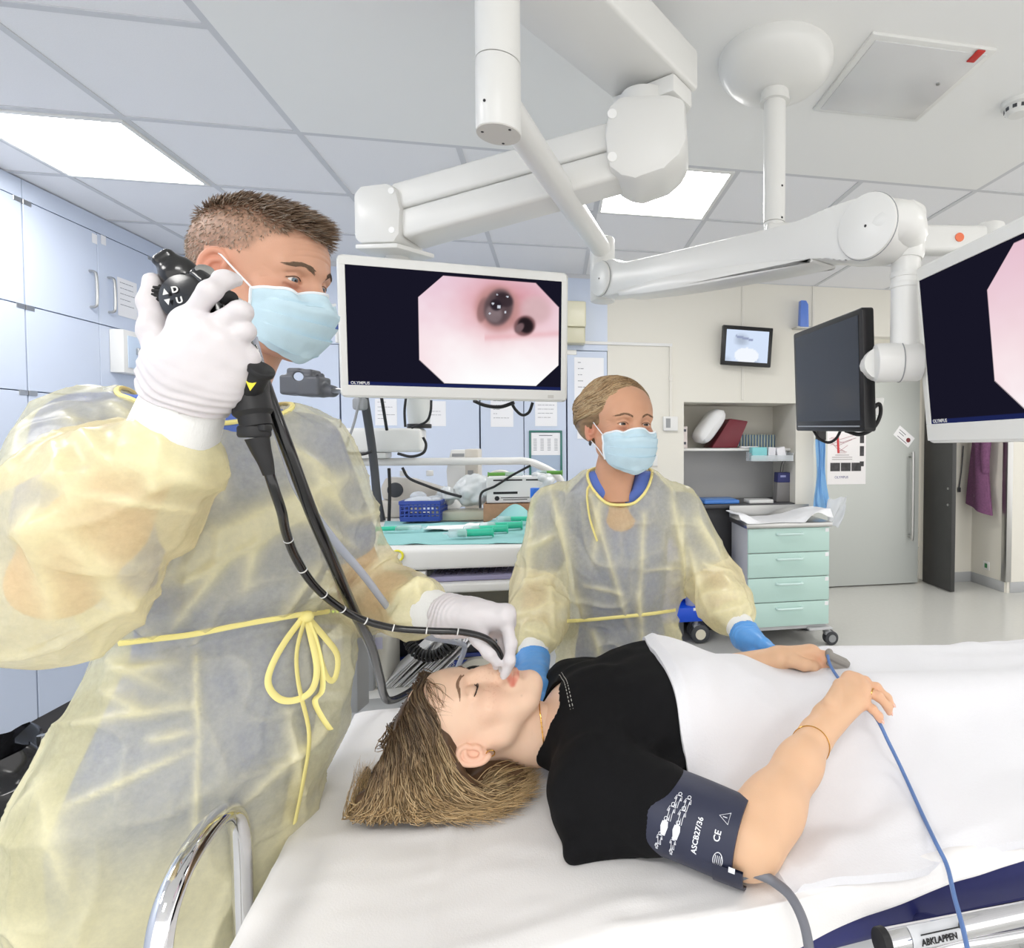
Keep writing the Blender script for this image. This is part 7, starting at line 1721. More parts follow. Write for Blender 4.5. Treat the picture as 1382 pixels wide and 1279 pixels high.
# ---------------------------------------------------------------- the man with the endoscope
ms = 1.02; Fm = nrm(V(1, -.09, -.17)); Um = nrm(V(.1, -.02, 1)-Fm*np.dot(V(.1, -.02, 1), Fm)); Rm = np.cross(Fm, Um)
mE = P(390, 376, .935); mO = mE-(Rm*.032+Fm*.0725)*ms; MM = frame(mO, x=Rm, y=Fm) @ Matrix.Scale(ms, 4)
man = thing('person', 'man in a yellow gown and blue mask holding up a black endoscope', 'person', V(-.77, .92, 0))
hv, hf, hc = head_mesh('man'); bvm = bvh_of(hv, hf)
ANG = math.atan2(.69, .72)
sRm, eRm, wRm = P(122, 585, .85), P(82, 782, .68), P(250, 543, .652)
sLm, eLm, wLm = P(412, 603, 1.03), P(493, 798, 1.12), P(600, 829, 1.005)
rows = [(1.60, -.72, .915, .055, .055), (1.565, -.725, .92, .1, .078), (1.52, -.725, .93, .155, .105), (1.46, -.72, .935, .185, .128), (1.35, -.715, .945, .192, .145), (1.26, -.71, .955, .182, .146), (1.205, -.726, .963, .15, .13), (1.165, -.712, .962, .172, .14),
        (1.1, -.716, .947, .19, .148), (1.0, -.73, .918, .206, .15), (.92, -.754, .898, .198, .142), (.8, -.765, .895, .182, .14), (.55, -.775, .89, .2, .155), (.38, -.78, .89, .205, .16)]
lo, hi = V(-1.05, .52, .36), V(-.3, 1.28, 1.66)
Bm = SDF(lo-V(0, 0, .36), hi, .009)
nm = xf(np.array([[0, -.035, -.17]]), MM)[0]
Bm.cone(nm, V(-.72, .93, 1.42), .055, .08, k=.03); Bm.loft([(z, x, y, a*.68, b*.64, ANG) for z, x, y, a, b in rows if z < 1.56], k=.02)
for a_, b_, c_, k_ in ((sRm, eRm, wRm, 0), (sLm, eLm, wLm, 1)): Bm.chain([a_, b_], [.052, .04], k=.03); Bm.chain([b_, b_+(c_-b_)*.3, c_], [.041, .043, .027], k=.02)
for dx, dy in ((-.06, -.06), (.05, .07)): Bm.chain([V(-.75+dx*.8, .91+dy*.8, .9), V(-.78+dx, .9+dy, .48), V(-.79+dx, .9+dy, .08)], [.055, .045, .04], k=.03); Bm.cone(V(-.79+dx, .9+dy, .04), V(-.68+dx, .8+dy, .035), .04, .035, k=.03)
bv_, bf_ = Bm.mesh(); skm = np.array(srgb(214, 160, 128)[:3])
o = join((xf(hv, MM), hf, hc), (bv_, bf_, np.tile(skm, (len(bv_), 1)))); mbody = np_mesh('body', o[0], o[1], M_skin['man'], man, o[2])
eyes(MM, mbody, (120, 138, 150), nrm(V(-.25, 1, -.1))); brows(MM, mbody, (104, 84, 66), bvm, 130, .0045, 3); lashes(MM, mbody, False, bvm)
# scrubs
Sc = SDF(lo, hi, .007); Sc.loft([(z, x, y, a*(.74+.16*(z > 1.45)), b*(.72+.2*(z > 1.45)), ANG) for z, x, y, a, b in rows if z < 1.58], k=0)
for a_, b_ in ((sRm, eRm), (sLm, eLm)): Sc.cone(a_, a_+(b_-a_)*.6, .06, .056, k=.03)
ncen = P(289, 518, .93)
Sc.cone(ncen+V(.02, -.02, .0), ncen+V(.05, -.05, .16), .045, .1, k=.01, op='-')
sv_, sf_ = Sc.mesh(); TR = SDF(V(-.98, .7, .06), V(-.58, 1.12, .5), .008)
for dx, dy in ((-.06, -.06), (.05, .07)): TR.cone(V(-.78+dx, .9+dy, .46), V(-.79+dx, .9+dy, .12), .075, .07, k=.02)
tv_, tf_ = TR.mesh(); np_mesh('scrubs', np.vstack([sv_, tv_]), np.vstack([sf_, tf_+len(sv_)]), M_scrub, man)
# gown
G = SDF(lo, hi, .0046); G.loft([(z, x, y, a, b, ANG) for z, x, y, a, b in rows], k=0)
G.cone(sRm, eRm, .066, .08, k=.05); G.ell(eRm+V(-.012, 0, -.012), (.088, .085, .08), k=.04)
aF = nrm(wRm-eRm); aC = nrm(P(252, 538, .65)-P(233, 592, .658)); G.chain([eRm, eRm+(wRm-eRm)*.45, P(222, 622, .662)], [.082, .08, .052], k=.03)
G.cone(sLm, eLm, .068, .06, k=.05); aL = nrm(wLm-eLm); G.chain([eLm, eLm+(wLm-eLm)*.5, wLm-aL*.075], [.056, .051, .046], k=.03); G.ell(eLm+V(-.01, .0, -.01), (.06, .06, .06), k=.03)
G.ell(wLm-aL*.08, (.05, .05, .05), k=.02)
G.cone(ncen+V(.005, -.01, .0), ncen+V(.03, -.03, .2), .11, .16, k=.012, op='-')
def opm(v):
    o = np.full(len(v), .43); o += .45*np.clip((.99-v[:, 2])/.12, 0, 1)
    d, _ = seg_dist(v, eRm, wRm); d2, _ = seg_dist(v, eLm, wLm); o += .12*((d < .1) | (d2 < .085)); left = np.clip((-.80-(v[:, 0]-.25*(v[:, 1]-.9)))/.05, 0, 1)*(v[:, 2] < 1.15); return o+.34*left
fm = [(228, 776, 450, 664, .003, .024), (205, 808, 430, 684, .008, .006), (250, 740, 470, 640, .006, .014), (90, 560, 170, 640, .012, .012), (80, 600, 110, 690, .01, .01), (150, 545, 215, 600, .01, .012), (60, 650, 130, 640, .008, .01), (55, 700, 75, 840, .012, .012), (110, 700, 150, 800, -.01, .012), (95, 720, 190, 830, .01, .012), (30, 720, 90, 690, .012, .012),
      (220, 590, 205, 660, .006, .006), (120, 668, 265, 690, .006, .005), (170, 700, 250, 770, -.008, .02), (180, 620, 260, 640, .006, .01), (140, 790, 200, 850, .01, .01), (265, 862, 268, 1000, .006, .004), (268, 1000, 260, 1180, .006, .004),
      (110, 975, 270, 950, .009, .008), (140, 930, 200, 960, .01, .012), (150, 905, 240, 895, .008, .008), (200, 1000, 260, 985, .007, .007), (90, 1090, 260, 1010, .008, .006), (160, 1010, 260, 960, -.006, .015), (300, 880, 340, 960, -.006, .014), (330, 1080, 440, 980, .008, .012), (390, 960, 410, 1100, .008, .008), (130, 880, 230, 930, .01, .014),
      (420, 640, 470, 700, .01, .01), (400, 690, 480, 740, .01, .012), (380, 600, 440, 640, .008, .012), (290, 610, 300, 680, .008, .012), (350, 700, 330, 800, .006, .012), (430, 760, 380, 830, .008, .01), (300, 760, 230, 850, .007, .008), (470, 700, 520, 690, .012, .012), (500, 770, 540, 740, .012, .012), (530, 800, 590, 780, .008, .01), (560, 770, 570, 840, .008, .007), (580, 790, 585, 845, .007, .006), (520, 830, 560, 790, -.008, .012),
      (60, 900, 40, 1000, .008, .02), (60, 1050, 90, 1200, .008, .02), (20, 1100, 60, 1060, .008, .014), (310, 850, 420, 828, -.006, .012), (170, 868, 300, 850, -.006, .01)]
gw, gb = gown(man, G, fm, opm, .0055)
# belt, bow, neck binding
def rib(px, r=.0042, name='gown_tie', off=.004, m=None): b = MB(); b.tube(ribbon(gb, px, r, off), r, 8, flat=.35); return b.build(name, m or M_binding, gw, angle=60)
rib([(160, 868), (210, 862), (260, 856), (330, 842), (412, 828)]); rib([(412, 830), (428, 827), (444, 825)])
for px in ([(410, 832), (385, 865), (366, 900), (362, 925), (378, 944), (402, 944), (422, 930), (428, 900), (420, 860), (414, 834)], [(414, 834), (430, 880), (436, 930), (424, 945), (436, 970), (446, 984)], [(416, 834), (440, 862), (456, 885), (452, 916), (440, 912), (426, 860), (417, 836)], [(412, 834), (400, 880), (404, 930), (418, 990), (410, 1050), (398, 1110)]): rib(px, .005, off=.009)
h = hit(gb, 413, 832, .006); MB().ell(h, (.012, .01, .01)).build('gown_knot', M_binding, gw)
nbp = []
for t in np.linspace(0, 2*PI, 60)[:-1]:
    o_ = ncen+V(.01, -.015, .02); d_ = V(math.cos(t), math.sin(t), 0); 
    best = None
    for el in np.linspace(-1.2, .6, 40):
        dd = nrm(d_+V(0, 0, el)); hh = gb.ray_cast(Vector(o_), Vector(dd), .12)
        if hh[0] is not None: best = np.array(hh[0])
    if best is not None: nbp.append(best)
nbp = np.array(nbp)
for _ in range(3): nbp = (np.roll(nbp, 1, 0)+nbp*2+np.roll(nbp, -1, 0))/4
b = MB(); b.tube(nbp+V(0, 0, .001), .0038, 8, closed=True); b.build('neck_binding', M_binding, gw)
band(man, 'knit_cuff', wRm-aC*.075, wRm+aC*.004, .0435, .038, M_knit); band(man, 'knit_cuff', wLm-aL*.09, wLm+aL*.006, .04, .0325, M_knit)
# hair: cropped sides, longer swept top
K = 5200; hp = []; hq = []; hcs = []
pick = hv[rng.choice(len(hv), 60000)]; sel = []
lim = MLIM(pick[:, 1])
sel = pick[(pick[:, 2] > lim+.004*vnoise(pick, 90, 3)) & (np.abs(pick[:, 0]) < .081) & (pick[:, 1] < .088) & ~((np.abs(pick[:, 0]) > .07) & (pick[:, 2] < .026) & (pick[:, 1] > -.036) & (pick[:, 1] < .02))][:K]
nz_ = sel-V(0, -.01, .03); nz_ /= np.linalg.norm(nz_, axis=1, keepdims=True)
top = np.clip((sel[:, 2]-.062)/.03, 0, 1)*np.clip((.068-np.abs(sel[:, 0]))/.02, 0, 1); front = np.clip((sel[:, 1]-.01)/.06, 0, 1)
Lh = .004+.02*top*(1+.6*front)+.004*rng.rand(len(sel)); dirh = nz_*(.3+.42*top+.25*front*top)[:, None]+np.stack([.25*top, .75*top+.05, -.55*(1-top)-.05+.28*front*top], 1)+(rng.rand(len(sel), 3)-.5)*.5
dirh /= np.linalg.norm(dirh, axis=1, keepdims=True)
tt = np.linspace(0, 1, 7)[None, :, None]; pth = sel[:, None]-nz_[:, None]*.001+dirh[:, None]*Lh[:, None, None]*tt+np.array([.1, .35, -.25])[None, None]*(Lh[:, None, None]*tt*tt)*top[:, None, None]
cl = np.array(srgb(146, 124, 104)[:3])*(1-.0*top[:, None])+np.array(srgb(30, 24, 16)[:3])*0; g_ = rng.rand(len(sel), 1, 1); cc = cl[:, None]*(.65+.8*g_)*np.ones((1, 7, 1)); gry = (rng.rand(len(sel), 1, 1) < .22); cc = np.where(gry, np.array(srgb(178, 166, 152)[:3]), cc)
hm = strands('hair', pth, cc, None, None, r=(.0005+.00035*top)[:, None])
np_mesh('hair', *hm[:2], M_hair, man, hm[2], MM)
face_mask(MM, man, 1, bvm)
# hands
hw = wRm+aC*.012; dH = .648
kn = [P(254, 432, dH-.012), P(279, 446, dH-.016), P(301, 463, dH-.012), P(314, 487, dH-.002)]
f1 = [[P(284, 392, dH-.018), P(303, 377, dH+.0), P(318, 378, dH+.012)], [P(325, 420, dH-.012), P(318, 415, dH+.035), P(292, 424, dH+.052)], [P(329, 446, dH-.006), P(318, 446, dH+.04), P(294, 454, dH+.054)], [P(333, 478, dH+.004), P(322, 478, dH+.042), P(303, 484, dH+.055)]]
t1 = [P(226, 496, dH-.004), P(209, 447, dH+.004), P(204, 408, dH+.01), P(207, 380, dH+.014)]
GR = SDF(P(180, 590, dH)-V(.03, .1, .02), P(360, 360, dH)+V(.03, .11, .03), .0022)
GR.cone(wRm-aC*.004, hw+(kn[1]-hw)*.3, .0385, .034, k=.02); hand_sdf(GR, hw, kn, f1, t1, rw=.038, rp=.0142, rf=.0098, k=.007)
GR.chain([hw+(kn[2]-hw)*.3, (kn[1]+kn[2])/2+(hw-kn[1])*.25], [.031, .022], k=.025)
GR.cone(t1[0]+V(0, 0, -.01), (kn[0]+hw)/2, .019, .019, k=.03); GR.cone((kn[3]+hw)/2+V(.012, 0, -.01), kn[3]+V(0, .005, -.006), .02, .015, k=.025)
GR.half(wRm, -aC); glove('glove', man, M_glove, GR, (hw, aC, .05))
tip2 = P(680, 912, .985)
k2 = [P(681, 830, .99), P(684, 840, 1.005), P(676, 846, 1.02), P(664, 850, 1.03)]
f2 = [[P(689, 868, .985), P(688, 890, .983), tip2], [P(689, 872, 1.0), P(688, 893, .995), P(683, 908, .99)], [P(680, 876, 1.02), P(681, 892, 1.01), P(678, 903, 1.0)], [P(662, 876, 1.03), P(668, 890, 1.02), P(670, 900, 1.01)]]
t2 = [P(636, 842, .985), P(647, 862, .975), P(660, 879, .975), P(671, 893, .98)]
GL = SDF(P(590, 930, 1.0)-V(.03, .06, .02), P(705, 800, 1.0)+V(.03, .09, .03), .0022); hw2 = wLm+aL*.012
GL.cone(wLm-aL*.003, hw2+(k2[1]-hw2)*.3, .0345, .031, k=.02); hand_sdf(GL, hw2, k2, f2, t2, rw=.036, rp=.0135, rf=.0094, k=.006)
GL.chain([hw2, (k2[0]+hw2)/2, k2[0]], [.029, .021, .0135], k=.02)
GL.half(wLm, -aL); glove('glove', man, M_glove, GL, (hw2, aL, .05))

# ---------------------------------------------------------------- endoscope
en = thing('endoscope', 'black flexible endoscope held in the man\'s raised hand, its tube leading to the patient', 'endoscope', P(330, 540, .69))
M_scope = mat('scope_black', (16, 16, 18), .22, coat=.3); M_scopeg = mat('scope_matt', (24, 24, 26), .5)
e0, e1, e2, e3, e4 = P(243, 372, .672), P(296, 420, .69), P(340, 510, .675), P(346, 560, .672), P(350, 592, .67)
b = SDF(np.minimum(e0, e4)-.05, np.maximum(e0, e4)+.05, .0018); dx_ = nrm(e1-e0)
Rb = frame((0, 0, 0), x=dx_, z=(0, 0, 1)); b.rbox(P(240, 366, .678), V(.022, .016, .012), .006, R=Rb, k=.006); b.rbox(P(265, 390, .684), V(.032, .017, .018), .009, R=Rb, k=.008); b.chain([e0, e1, e2], [.015, .0185, .0165], k=.01)
b.cone(P(268, 372, .665), P(280, 382, .662), .009, k=.004)
np_mesh('control_body', *b.mesh(), M_scope, en)
wc = P(250, 402, .658); wn = nrm(V(.12, -1, .05)); b = MB(); b.lathe([(.012, -.012), (.025, -.01), (.027, -.004), (.027, .003), (.024, .007), (.014, .009), (.001, .0095)], frame(wc, z=wn, x=(1, 0, 0)), 40); b.build('angulation_wheel', M_scope, en)
b = MB(); kc_ = P(222, 402, .665)
for k in range(16): a = k*2*PI/16; p = kc_+.0125*(math.cos(a)*V(0, 0, 1)+math.sin(a)*V(.3, -.95, 0)); b.tube([p-V(.006, .002, 0), p+V(.006, .002, 0)], .0022, 6)
b.cyl(kc_-V(.0075, .0025, 0), kc_+V(.0075, .0025, 0), .0125, n=24); b.build('lever_knob', M_scopeg, en)
Ft = frame(wc+wn*.0105, x=(1, .1, .06), y=(0, 0, 1)); Ft = frame(wc+wn*.0102, x=np.cross((0, 0, 1), wn), z=wn)
M_tri = Matrix.Rotation(.25, 4, 'Z')
def mark(body, x, y, r=0): text(body, .0095, Ft @ M_tri @ Matrix.Translation((x, y, 0)) @ Matrix.Rotation(r, 4, 'Z'), M_white, en, extrude=.0003, bold=.0003)
mark('D', -.006, .004); mark('U', -.004, -.0085)
for y, s in ((.007, 1), (-.005, -1)): b = MB(Ft @ M_tri); b.prism([(-.0155, y-.0033*s), (-.0095, y-.0033*s), (-.0125, y+.0033*s)][::s], .0005); b.build('arrow_mark', M_white, en)
vb = P(272, 352+18, .664); b = MB(); b.cyl(P(275, 376, .672), P(277, 364, .664), .0095, n=24, bev=.002); b.build('suction_button', M_steel, en)
b = MB(); b.cyl(P(303, 400, .668), P(312, 404, .664), .009, n=20, bev=.002); b.build('valve_button', M_scopeg, en)
b = MB(); b.tube(catmull([e2+V(-.01, 0, .03), P(333, 505, .672), P(336, 530, .67), P(343, 562, .668), P(347, 578, .668)], 5), [.015]*5+[.0205]*5+[.02]*5+[.016]*5+[.012], 20); b.build('grip_boot', M_scopeg, en)
b = MB(); b.cyl(P(336, 528, .662), P(352, 499, .652), .0125, .0115, n=22, bev=.002); b.build('biopsy_port', M_scopeg, en); b = MB(); b.cyl(P(350, 503, .653), P(354, 496, .651), .014, n=22, bev=.002); b.build('port_cap', M_scopeg, en)
b = MB(); q0, q1 = P(343, 574, .668), P(347, 590, .668); b.cyl(q0, q1, .0165, n=24, bev=.003); b.box(P(356, 577, .664), (.012, .014, .008), .002); b.build('boot_ring', M_scopeg, en)
Fw = frame(P(339, 517, .6465), x=(.96, .2, -.1), z=(0.1, -1, .05)); b = MB(Fw); b.prism([(-.0075, .006), (.0075, .006), (0, -.0085)][::-1], .0007); b.build('warning_mark', mat('warning_yellow', (244, 226, 60), .5), en)
b = MB(); b.tube(catmull([q1, P(352, 606, .67), P(358, 622, .672), P(363, 640, .675)], 6), list(np.linspace(.0125, .0062, 19)), 16); b.build('strain_relief', M_scopeg, en)
ins = catmull([P(361, 632, .674), P(370, 660, .68), P(380, 690, .7), P(386, 718, .73), P(398, 750, .77), P(420, 785, .81), P(448, 812, .85), P(484, 834, .89), P(530, 847, .915), P(580, 851, .93), P(625, 853, .945), P(655, 861, .96), P(671, 876, .975), P(678, 893, .984)], 10)
b = MB(); b.tube(ins, .0054, 14); ib = b.build('insertion_tube', M_scope, en)
for k in (33, 45, 56, 64, 72, 80, 89, 98): 
    b = MB(); b.tube([ins[k], ins[k]+(ins[k+1]-ins[k])*.35], .0057, 14); b.build('depth_mark', M_white, ib)
um = catmull([P(338, 468, .70), P(352, 505, .70), P(366, 545, .70), P(390, 610, .71), P(420, 690, .75), P(450, 760, .82), P(478, 825, .92), P(500, 870, 1.05), P(513, 915, 1.2), P(518, 937, 1.3), P(526, 945, 1.34), P(545, 938, 1.42), P(575, 918, 1.6)], 8)
b = MB(); b.tube(um, np.interp(np.arange(len(um)), [0, 40, 70, len(um)], [.0075, .0075, .0085, .0085]), 14); b.build('umbilical_tube', M_scope, en)
cable('suction_hose', [P(340, 455, .71), P(352, 500, .715), P(362, 540, .72), P(385, 610, .74), P(405, 665, .78), P(450, 728, .85), P(490, 775, .92), P(520, 815, 1.0), P(545, 846, 1.08), P(580, 860, 1.15), P(612, 866, 1.25), P(627, 872, 1.32), P(621, 892, 1.34), P(611, 914, 1.38)], .0058, 'translucent grey suction hose running from the endoscope handle to the cart', mat('hose_clear_grey', (188, 194, 208), .25, alpha=.8), 'hose', n=12)

# ---------------------------------------------------------------- the woman in the gown
ns = .98; Fn = nrm(V(.5, -.86, .04)); Un = nrm(V(.02, 0, 1)-Fn*np.dot(V(.02, 0, 1), Fn)); Rn = np.cross(Fn, Un)
nE = P(839, 572, 1.44); nO = nE-(Rn*.032+Fn*.0725)*ns; NM = frame(nO, x=Rn, y=Fn) @ Matrix.Scale(ns, 4)
nur = thing('person', 'woman in a yellow gown and blue mask standing behind the bed, blond hair tied back', 'person', V(-.117, 1.62, 0))
hv, hf, hc = head_mesh('nurse'); bvn = bvh_of(hv, hf); cxn = -.117
rows = [(1.44, -.108, 1.57, .06, .055), (1.415, -.11, 1.575, .1, .075), (1.365, -.113, 1.585, .152, .095), (1.29, -.117, 1.6, .178, .118), (1.18, -.117, 1.605, .178, .132), (1.08, -.114, 1.61, .168, .125), (1.01, -.112, 1.615, .152, .112), (.93, -.112, 1.61, .17, .122), (.8, -.112, 1.62, .188, .13), (.5, -.112, 1.63, .2, .14), (.38, -.112, 1.63, .205, .145)]
sRn, eRn, wRn = P(748, 688, 1.6), P(727, 798, 1.57), P(719, 886, 1.34)
sLn, eLn, wLn = P(922, 690, 1.6), P(964, 786, 1.6), P(1003, 853, 1.42)
lo, hi = V(-.45, 1.2, .36), V(.33, 1.86, 1.46)
Bn = SDF(lo-V(0, 0, .36), hi, .01); nm = xf(np.array([[0, -.035, -.15]]), NM)[0]
Bn.cone(nm, V(-.115, 1.58, 1.3), .048, .075, k=.03); Bn.loft([(z, x, y, a*.68, b*.64, .12) for z, x, y, a, b in rows if z < 1.36], k=.02)
for a_, b_, c_ in ((sRn, eRn, wRn), (sLn, eLn, wLn)): Bn.chain([a_, b_], [.045, .036], k=.03); Bn.chain([b_, b_+(c_-b_)*.3, c_], [.037, .038, .024], k=.02)
for dx in (-.07, .07): Bn.chain([V(-.112+dx, 1.62, .8), V(-.112+dx, 1.64, .45), V(-.112+dx, 1.65, .08)], [.08, .055, .042], k=.03); Bn.cone(V(-.112+dx, 1.65, .04), V(-.112+dx, 1.52, .035), .04, .033, k=.03)
bv_, bf_ = Bn.mesh(); skn = np.array(srgb(206, 152, 122)[:3]); o = join((xf(hv, NM), hf, hc), (bv_, bf_, np.tile(skn, (len(bv_), 1))))
nbody = np_mesh('body', o[0], o[1], M_skin['nurse'], nur, o[2]); eyes(NM, nbody, (84, 66, 54), nrm(V(-.5, 1, .06))); brows(NM, nbody, (128, 98, 74), bvn, 90, .0028, 5); lashes(NM, nbody, False, bvn)
Sc = SDF(lo, hi, .007); Sc.loft([(z, x, y, a*(.74+.14*(z > 1.3)), b*(.72+.18*(z > 1.3)), .12) for z, x, y, a, b in rows if z < 1.42], k=0)
for a_, b_ in ((sRn, eRn), (sLn, eLn)): Sc.cone(a_, a_+(b_-a_)*.6, .054, .05, k=.03)
nc2 = V(-.111, 1.545, 1.385)
Sc.cone(nc2+V(.005, -.03, -.0), nc2+V(.02, -.05, .16), .032, .1, k=.01, op='-')
sv_, sf_ = Sc.mesh(); np_mesh('scrubs', sv_, sf_, M_scrub, nur)
G = SDF(lo, hi, .0046); G.loft([(z, x, y, a, b, .12) for z, x, y, a, b in rows], k=0)
aR_ = nrm(wRn-eRn); aL_ = nrm(wLn-eLn)
G.cone(sRn, eRn, .064, .068, k=.05); G.chain([eRn, eRn+(wRn-eRn)*.5, wRn-aR_*.06], [.07, .072, .046], k=.03); G.ell(wRn-aR_*.075, (.056, .05, .045), k=.02)
G.cone(sLn, eLn, .062, .066, k=.05); G.chain([eLn, eLn+(wLn-eLn)*.5, wLn-aL_*.06], [.066, .066, .044], k=.03); G.ell(wLn-aL_*.07, (.05, .05, .045), k=.02)
G.cone(nc2+V(.0, .0, .012), nc2+V(.01, -.02, .2), .084, .13, k=.012, op='-')
fn = [(795, 660, 850, 850, .01, .008), (812, 660, 800, 760, .006, .012), (870, 660, 862, 830, .008, .009), (905, 660, 925, 790, .012, .012), (920, 700, 920, 870, .012, .009), (760, 700, 775, 800, .009, .012), (745, 660, 765, 740, .008, .012), (775, 720, 815, 790, -.008, .012), (790, 790, 840, 800, .006, .006), (780, 800, 790, 835, .007, .012), (860, 800, 870, 890, .009, .01), (800, 850, 812, 890, .006, .012), (900, 835, 935, 890, .012, .014), (870, 770, 915, 765, .005, .005), (840, 720, 850, 780, -.006, .014),
      (715, 740, 755, 720, .01, .012), (705, 790, 760, 770, .01, .01), (700, 830, 765, 815, .009, .012), (712, 850, 755, 870, .009, .01), (700, 880, 745, 880, -.008, .008), (720, 700, 712, 790, .01, .012), (740, 780, 745, 850, .008, .01), (715, 870, 712, 896, .006, .006), (733, 870, 735, 896, .006, .006),
      (940, 700, 975, 760, .01, .014), (950, 760, 990, 775, .008, .01), (955, 800, 1000, 800, .009, .012), (960, 830, 1010, 815, .009, .01), (980, 780, 1020, 835, .009, .01), (990, 845, 1025, 830, -.008, .008), (985, 860, 1000, 835, .006, .006), (930, 740, 955, 820, .008, .012), (1010, 830, 1018, 850, .006, .006)]
def opn(v): return .16*((seg_dist(v, eRn, wRn)[0] < .09) | (seg_dist(v, eLn, wLn)[0] < .085))+ np.full(len(v), .43)+.12*np.clip((np.abs(v[:, 0]+.115)-.1)/.1, 0, 1)
gn, gb = gown(nur, G, fn, opn, .005)
gw = gn
rib([(766, 838), (800, 836), (840, 832), (880, 828), (918, 822)], .0045); rib([(800, 655), (792, 662), (796, 700), (806, 730)], .006)
nbp = []
for t in np.linspace(0, 2*PI, 60)[:-1]:
    o_ = nc2+V(.003, -.015, 0.0); d_ = V(math.cos(t), math.sin(t), 0); best = None
    for el in np.linspace(-1.2, .6, 40):
        hh = gb.ray_cast(Vector(o_), Vector(nrm(d_+V(0, 0, el))), .115)
        if hh[0] is not None: best = np.array(hh[0])
    if best is not None: nbp.append(best)
nbp = np.array(nbp)
for _ in range(3): nbp = (np.roll(nbp, 1, 0)+nbp*2+np.roll(nbp, -1, 0))/4
b = MB(); b.tube(nbp+V(0, 0, .001), .004, 8, closed=True); b.build('neck_binding', M_binding, gn)
band(nur, 'knit_cuff', wRn-aR_*.08, wRn+aR_*.004, .037, .0325, M_knit); band(nur, 'knit_cuff', wLn-aL_*.08, wLn+aL_*.004, .037, .0325, M_knit)
face_mask(NM, nur, 1, bvn)
for wv, axv, kp, fp, tp_ in ((wRn, aR_, [(706, 930, 1.17), (716, 932, 1.165), (725, 931, 1.17), (733, 928, 1.18)], [[(702, 945, 1.14), (706, 957, 1.12), (712, 964, 1.1)], [(714, 948, 1.13), (718, 960, 1.11), (722, 967, 1.09)], [(725, 947, 1.14), (728, 958, 1.12), (730, 964, 1.1)], [(735, 942, 1.15), (738, 951, 1.13), (738, 957, 1.12)]], [(700, 912, 1.24), (694, 922, 1.2), (692, 931, 1.17), (696, 940, 1.15)]),
                          (wLn, aL_, [(1030, 869, 1.34), (1035, 875, 1.34), (1036, 881, 1.35), (1034, 886, 1.36)], [[(1042, 876, 1.31), (1050, 882, 1.29), (1054, 886, 1.28)], [(1046, 882, 1.31), (1053, 888, 1.29), (1056, 892, 1.28)], [(1046, 888, 1.32), (1051, 893, 1.3), (1053, 896, 1.29)], [(1043, 893, 1.33), (1046, 897, 1.31), (1047, 899, 1.3)]], [(1018, 872, 1.38), (1022, 882, 1.35), (1030, 889, 1.33), (1037, 893, 1.31)])):
    kk = [P(*q) for q in kp]; ff = [[P(*q) for q in r_] for r_ in fp]; tt_ = [P(*q) for q in tp_]; allp = np.array(kk+[q for r_ in ff for q in r_]+tt_+[wv])
    Gs = SDF(allp.min(0)-.06, allp.max(0)+.06, .0026); w1 = wv+axv*.012; Gs.cone(wv-axv*.012, w1, .0355, .034, k=.01); hand_sdf(Gs, w1, kk, ff, tt_, rw=.042, rp=.0135, rf=.0092); Gs.half(wv, -axv); glove('glove', nur, M_blueglove, Gs, (w1, axv, .05))
# hair: swept back from a side parting, bun at the nape
K = 2400; a = rng.rand(K); s_ = rng.rand(K)
nh = SDF((-.1, -.17, -.07), (.1, .12, .16), .003); nh.ell((0, -.02, .038), (.083, .102, .092), k=0); nh.ell((.03, -.04, .045), (.06, .08, .075), k=.03); nh.ell((.02, -.115, .012), (.045, .036, .042), k=.03)
nh.ell((.045, -.06, .02), (.05, .062, .06), k=.03); nh.ell((-.012, .09, -.004), (.062, .062, .07), k=.016, op='-'); nh.ell((0, .02, -.07), (.14, .09, .078), k=.012, op='-')
nv_, nf_ = nh.mesh(); nhb = bvh_of(nv_, nf_); ncol = np.tile(np.array(srgb(138, 111, 80)[:3]), (len(nv_), 1))*(1+.4*vnoise(nv_*V(1, .35, 1), 160, 4))[:, None]
ctl = np.zeros((K, 6, 3)); sg = np.where(s_ < .72, 1, -1)[:, None]
st = np.stack([np.where(s_ < .72, -.025+.012*s_, -.03), .085-.1*a, .078+.05*np.sqrt(a)], 1)
en_ = np.stack([np.where(s_ < .72, .03, -.01)+(rng.rand(K)-.5)*.05, -.13+.0*a, .0+.06*(rng.rand(K)-.5)+.02*a], 1)
m1 = np.stack([np.where(s_ < .72, .06, -.075)+0*a, .07-.11*a, .055+.05*a], 1); m2 = np.stack([np.where(s_ < .72, .088, -.086)+0*a, .02-.1*a, .035+.045*a], 1); m3 = np.stack([np.where(s_ < .72, .082, -.075)+0*a, -.07-.02*a, .02+.035*a], 1)
for i, q in enumerate((st, .45*st+.55*m1, m1, m2, m3, en_)): ctl[:, i] = q
ctl += (rng.rand(K, 6, 3)-.5)*.02
for k in range(K):
    for i in range(6):
        p = Vector(ctl[k, i]); h = nhb.find_nearest(p)
        if h[0] is not None: ctl[k, i] = np.array(h[0])+np.array(h[1])*(.001+.004*rng.rand())
nst = strands('hair', spline(ctl, 16), hcol(K, 16, (140, 112, 80), (168, 140, 102), 1.1, .4, (212, 190, 152), .7), None, None, r=.0008+.0005*rng.rand(K, 1))
hj = join((nv_, nf_, ncol), nst); np_mesh('hair', hj[0], hj[1], M_hair, nur, hj[2], NM)
b = MB(NM); b.ell(V(.083, -.008, -.046), (.004, .004, .007), nu=8, nv=10); b.build('earring', M_dgrey, nur)
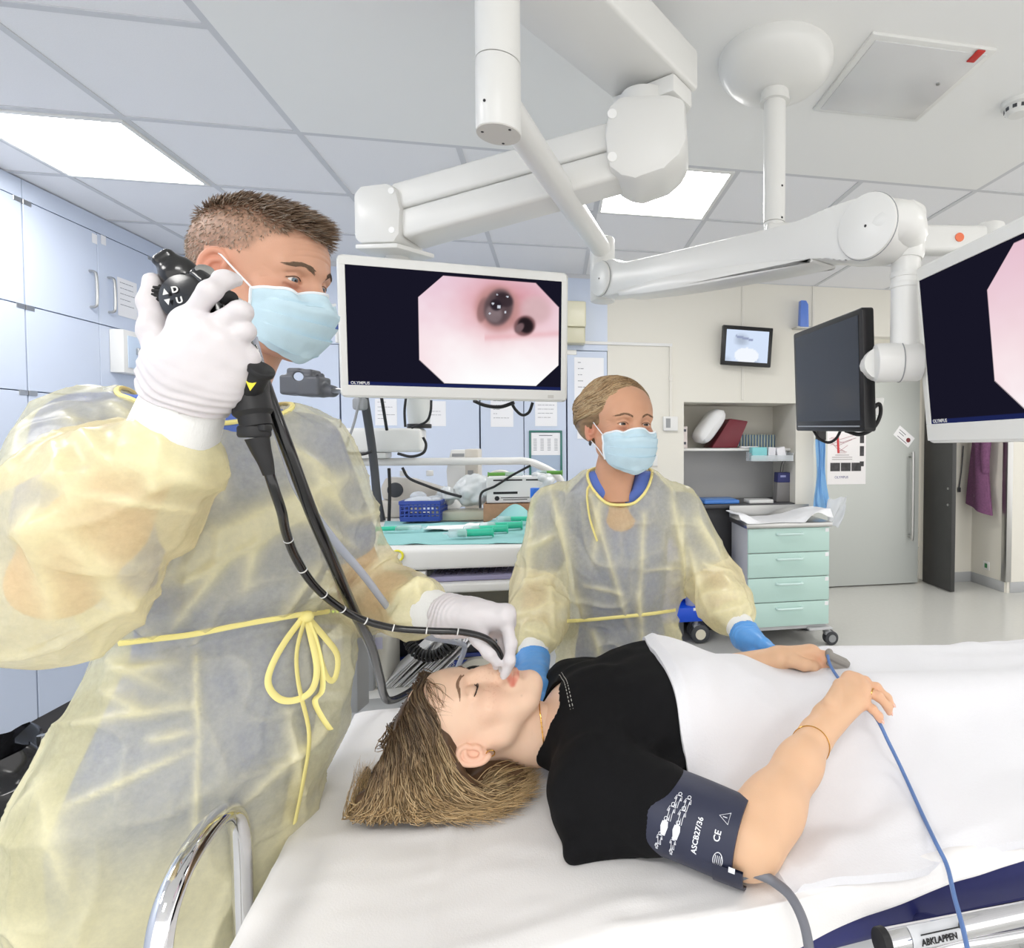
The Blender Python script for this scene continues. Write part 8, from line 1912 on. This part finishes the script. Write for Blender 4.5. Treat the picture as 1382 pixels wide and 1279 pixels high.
# ---- on the low table: device with a black lens, leaning papers, console with lights
zt = zt3
q = P(492, 905, 1.62); dvc = thing('lens_device', 'white device with a round black lens on the low table at the gown', 'device', Pz(492, 935, zt))
c = Pz(490, 930, zt+.001); Fd = Matrix.Translation(c) @ Matrix.Rotation(YAW, 4, 'Z')
MB(Fd).lo_hi((-.11, 0, 0), (.065, .16, .16), .014, 3).build('device_body', M_pro, dvc); MB(Fd).lo_hi((-.1, -.003, .115), (.055, .001, .15), .004).build('device_strip', mat('lilac_strip', (206, 206, 228), .4), dvc)
MB(Fd).lo_hi((-.035, -.004, .025), (.05, .0, .105), .008).build('lens_plate', M_pro, dvc); MB(Fd).cyl((.005, -.003, .062), (.005, -.012, .062), .036, n=32, bev=.003).build('lens', M_black, dvc)
pp = thing('paper_stack', 'leaning stack of printed papers in a holder on the low table', 'papers', Pz(555, 925, zt)); c = Pz(556, 926, zt+.002); Fp = Matrix.Translation(c) @ Matrix.Rotation(YAW+.05, 4, 'Z'); rr = random.Random(5)
for k in range(26):
    o = MB(Fp @ Matrix.Translation((-.085+.0052*k, rr.uniform(-.008, .008), .002)) @ Matrix.Rotation(.82+rr.uniform(-.05, .05), 4, 'Y'))
    o.lo_hi((0, 0, 0), (.0016, .15, .17+rr.uniform(-.03, .02))); o.build('paper_sheet', (M_paper, D.materials['carton_grey_white'], M_grey)[(k % 7 == 3)+(k % 4 == 2)], pp, False)
MB(Fp).lo_hi((-.13, -.01, 0), (-.1, .1, .19), .004).build('paper_holder', M_grey, pp)
cs = thing('console', 'dark grey console strip with three small green lights behind the gown bow', 'console', Pz(455, 925, zt)); c = P(462, 828, 1.5)
Fc_ = Matrix.Translation(c) @ Matrix.Rotation(YAW-.2, 4, 'Z'); MB(Fc_).lo_hi((-.12, 0, -.03), (.09, .12, .025), .008).build('console_body', M_dgrey, cs)
MB(Fc_).lo_hi((-.02, .03, zt-c[2]+.001), (.02, .09, -.031), .004).build('console_post', M_grey, cs)
for k in range(3): MB(Fc_).ell((-.034+k*.011, -.001, .006), (.0035, .002, .0035), nu=8, nv=10).build('indicator_light', D.materials.get('led_green') or emat('led_green', 2.5, (196, 240, 70)), cs)
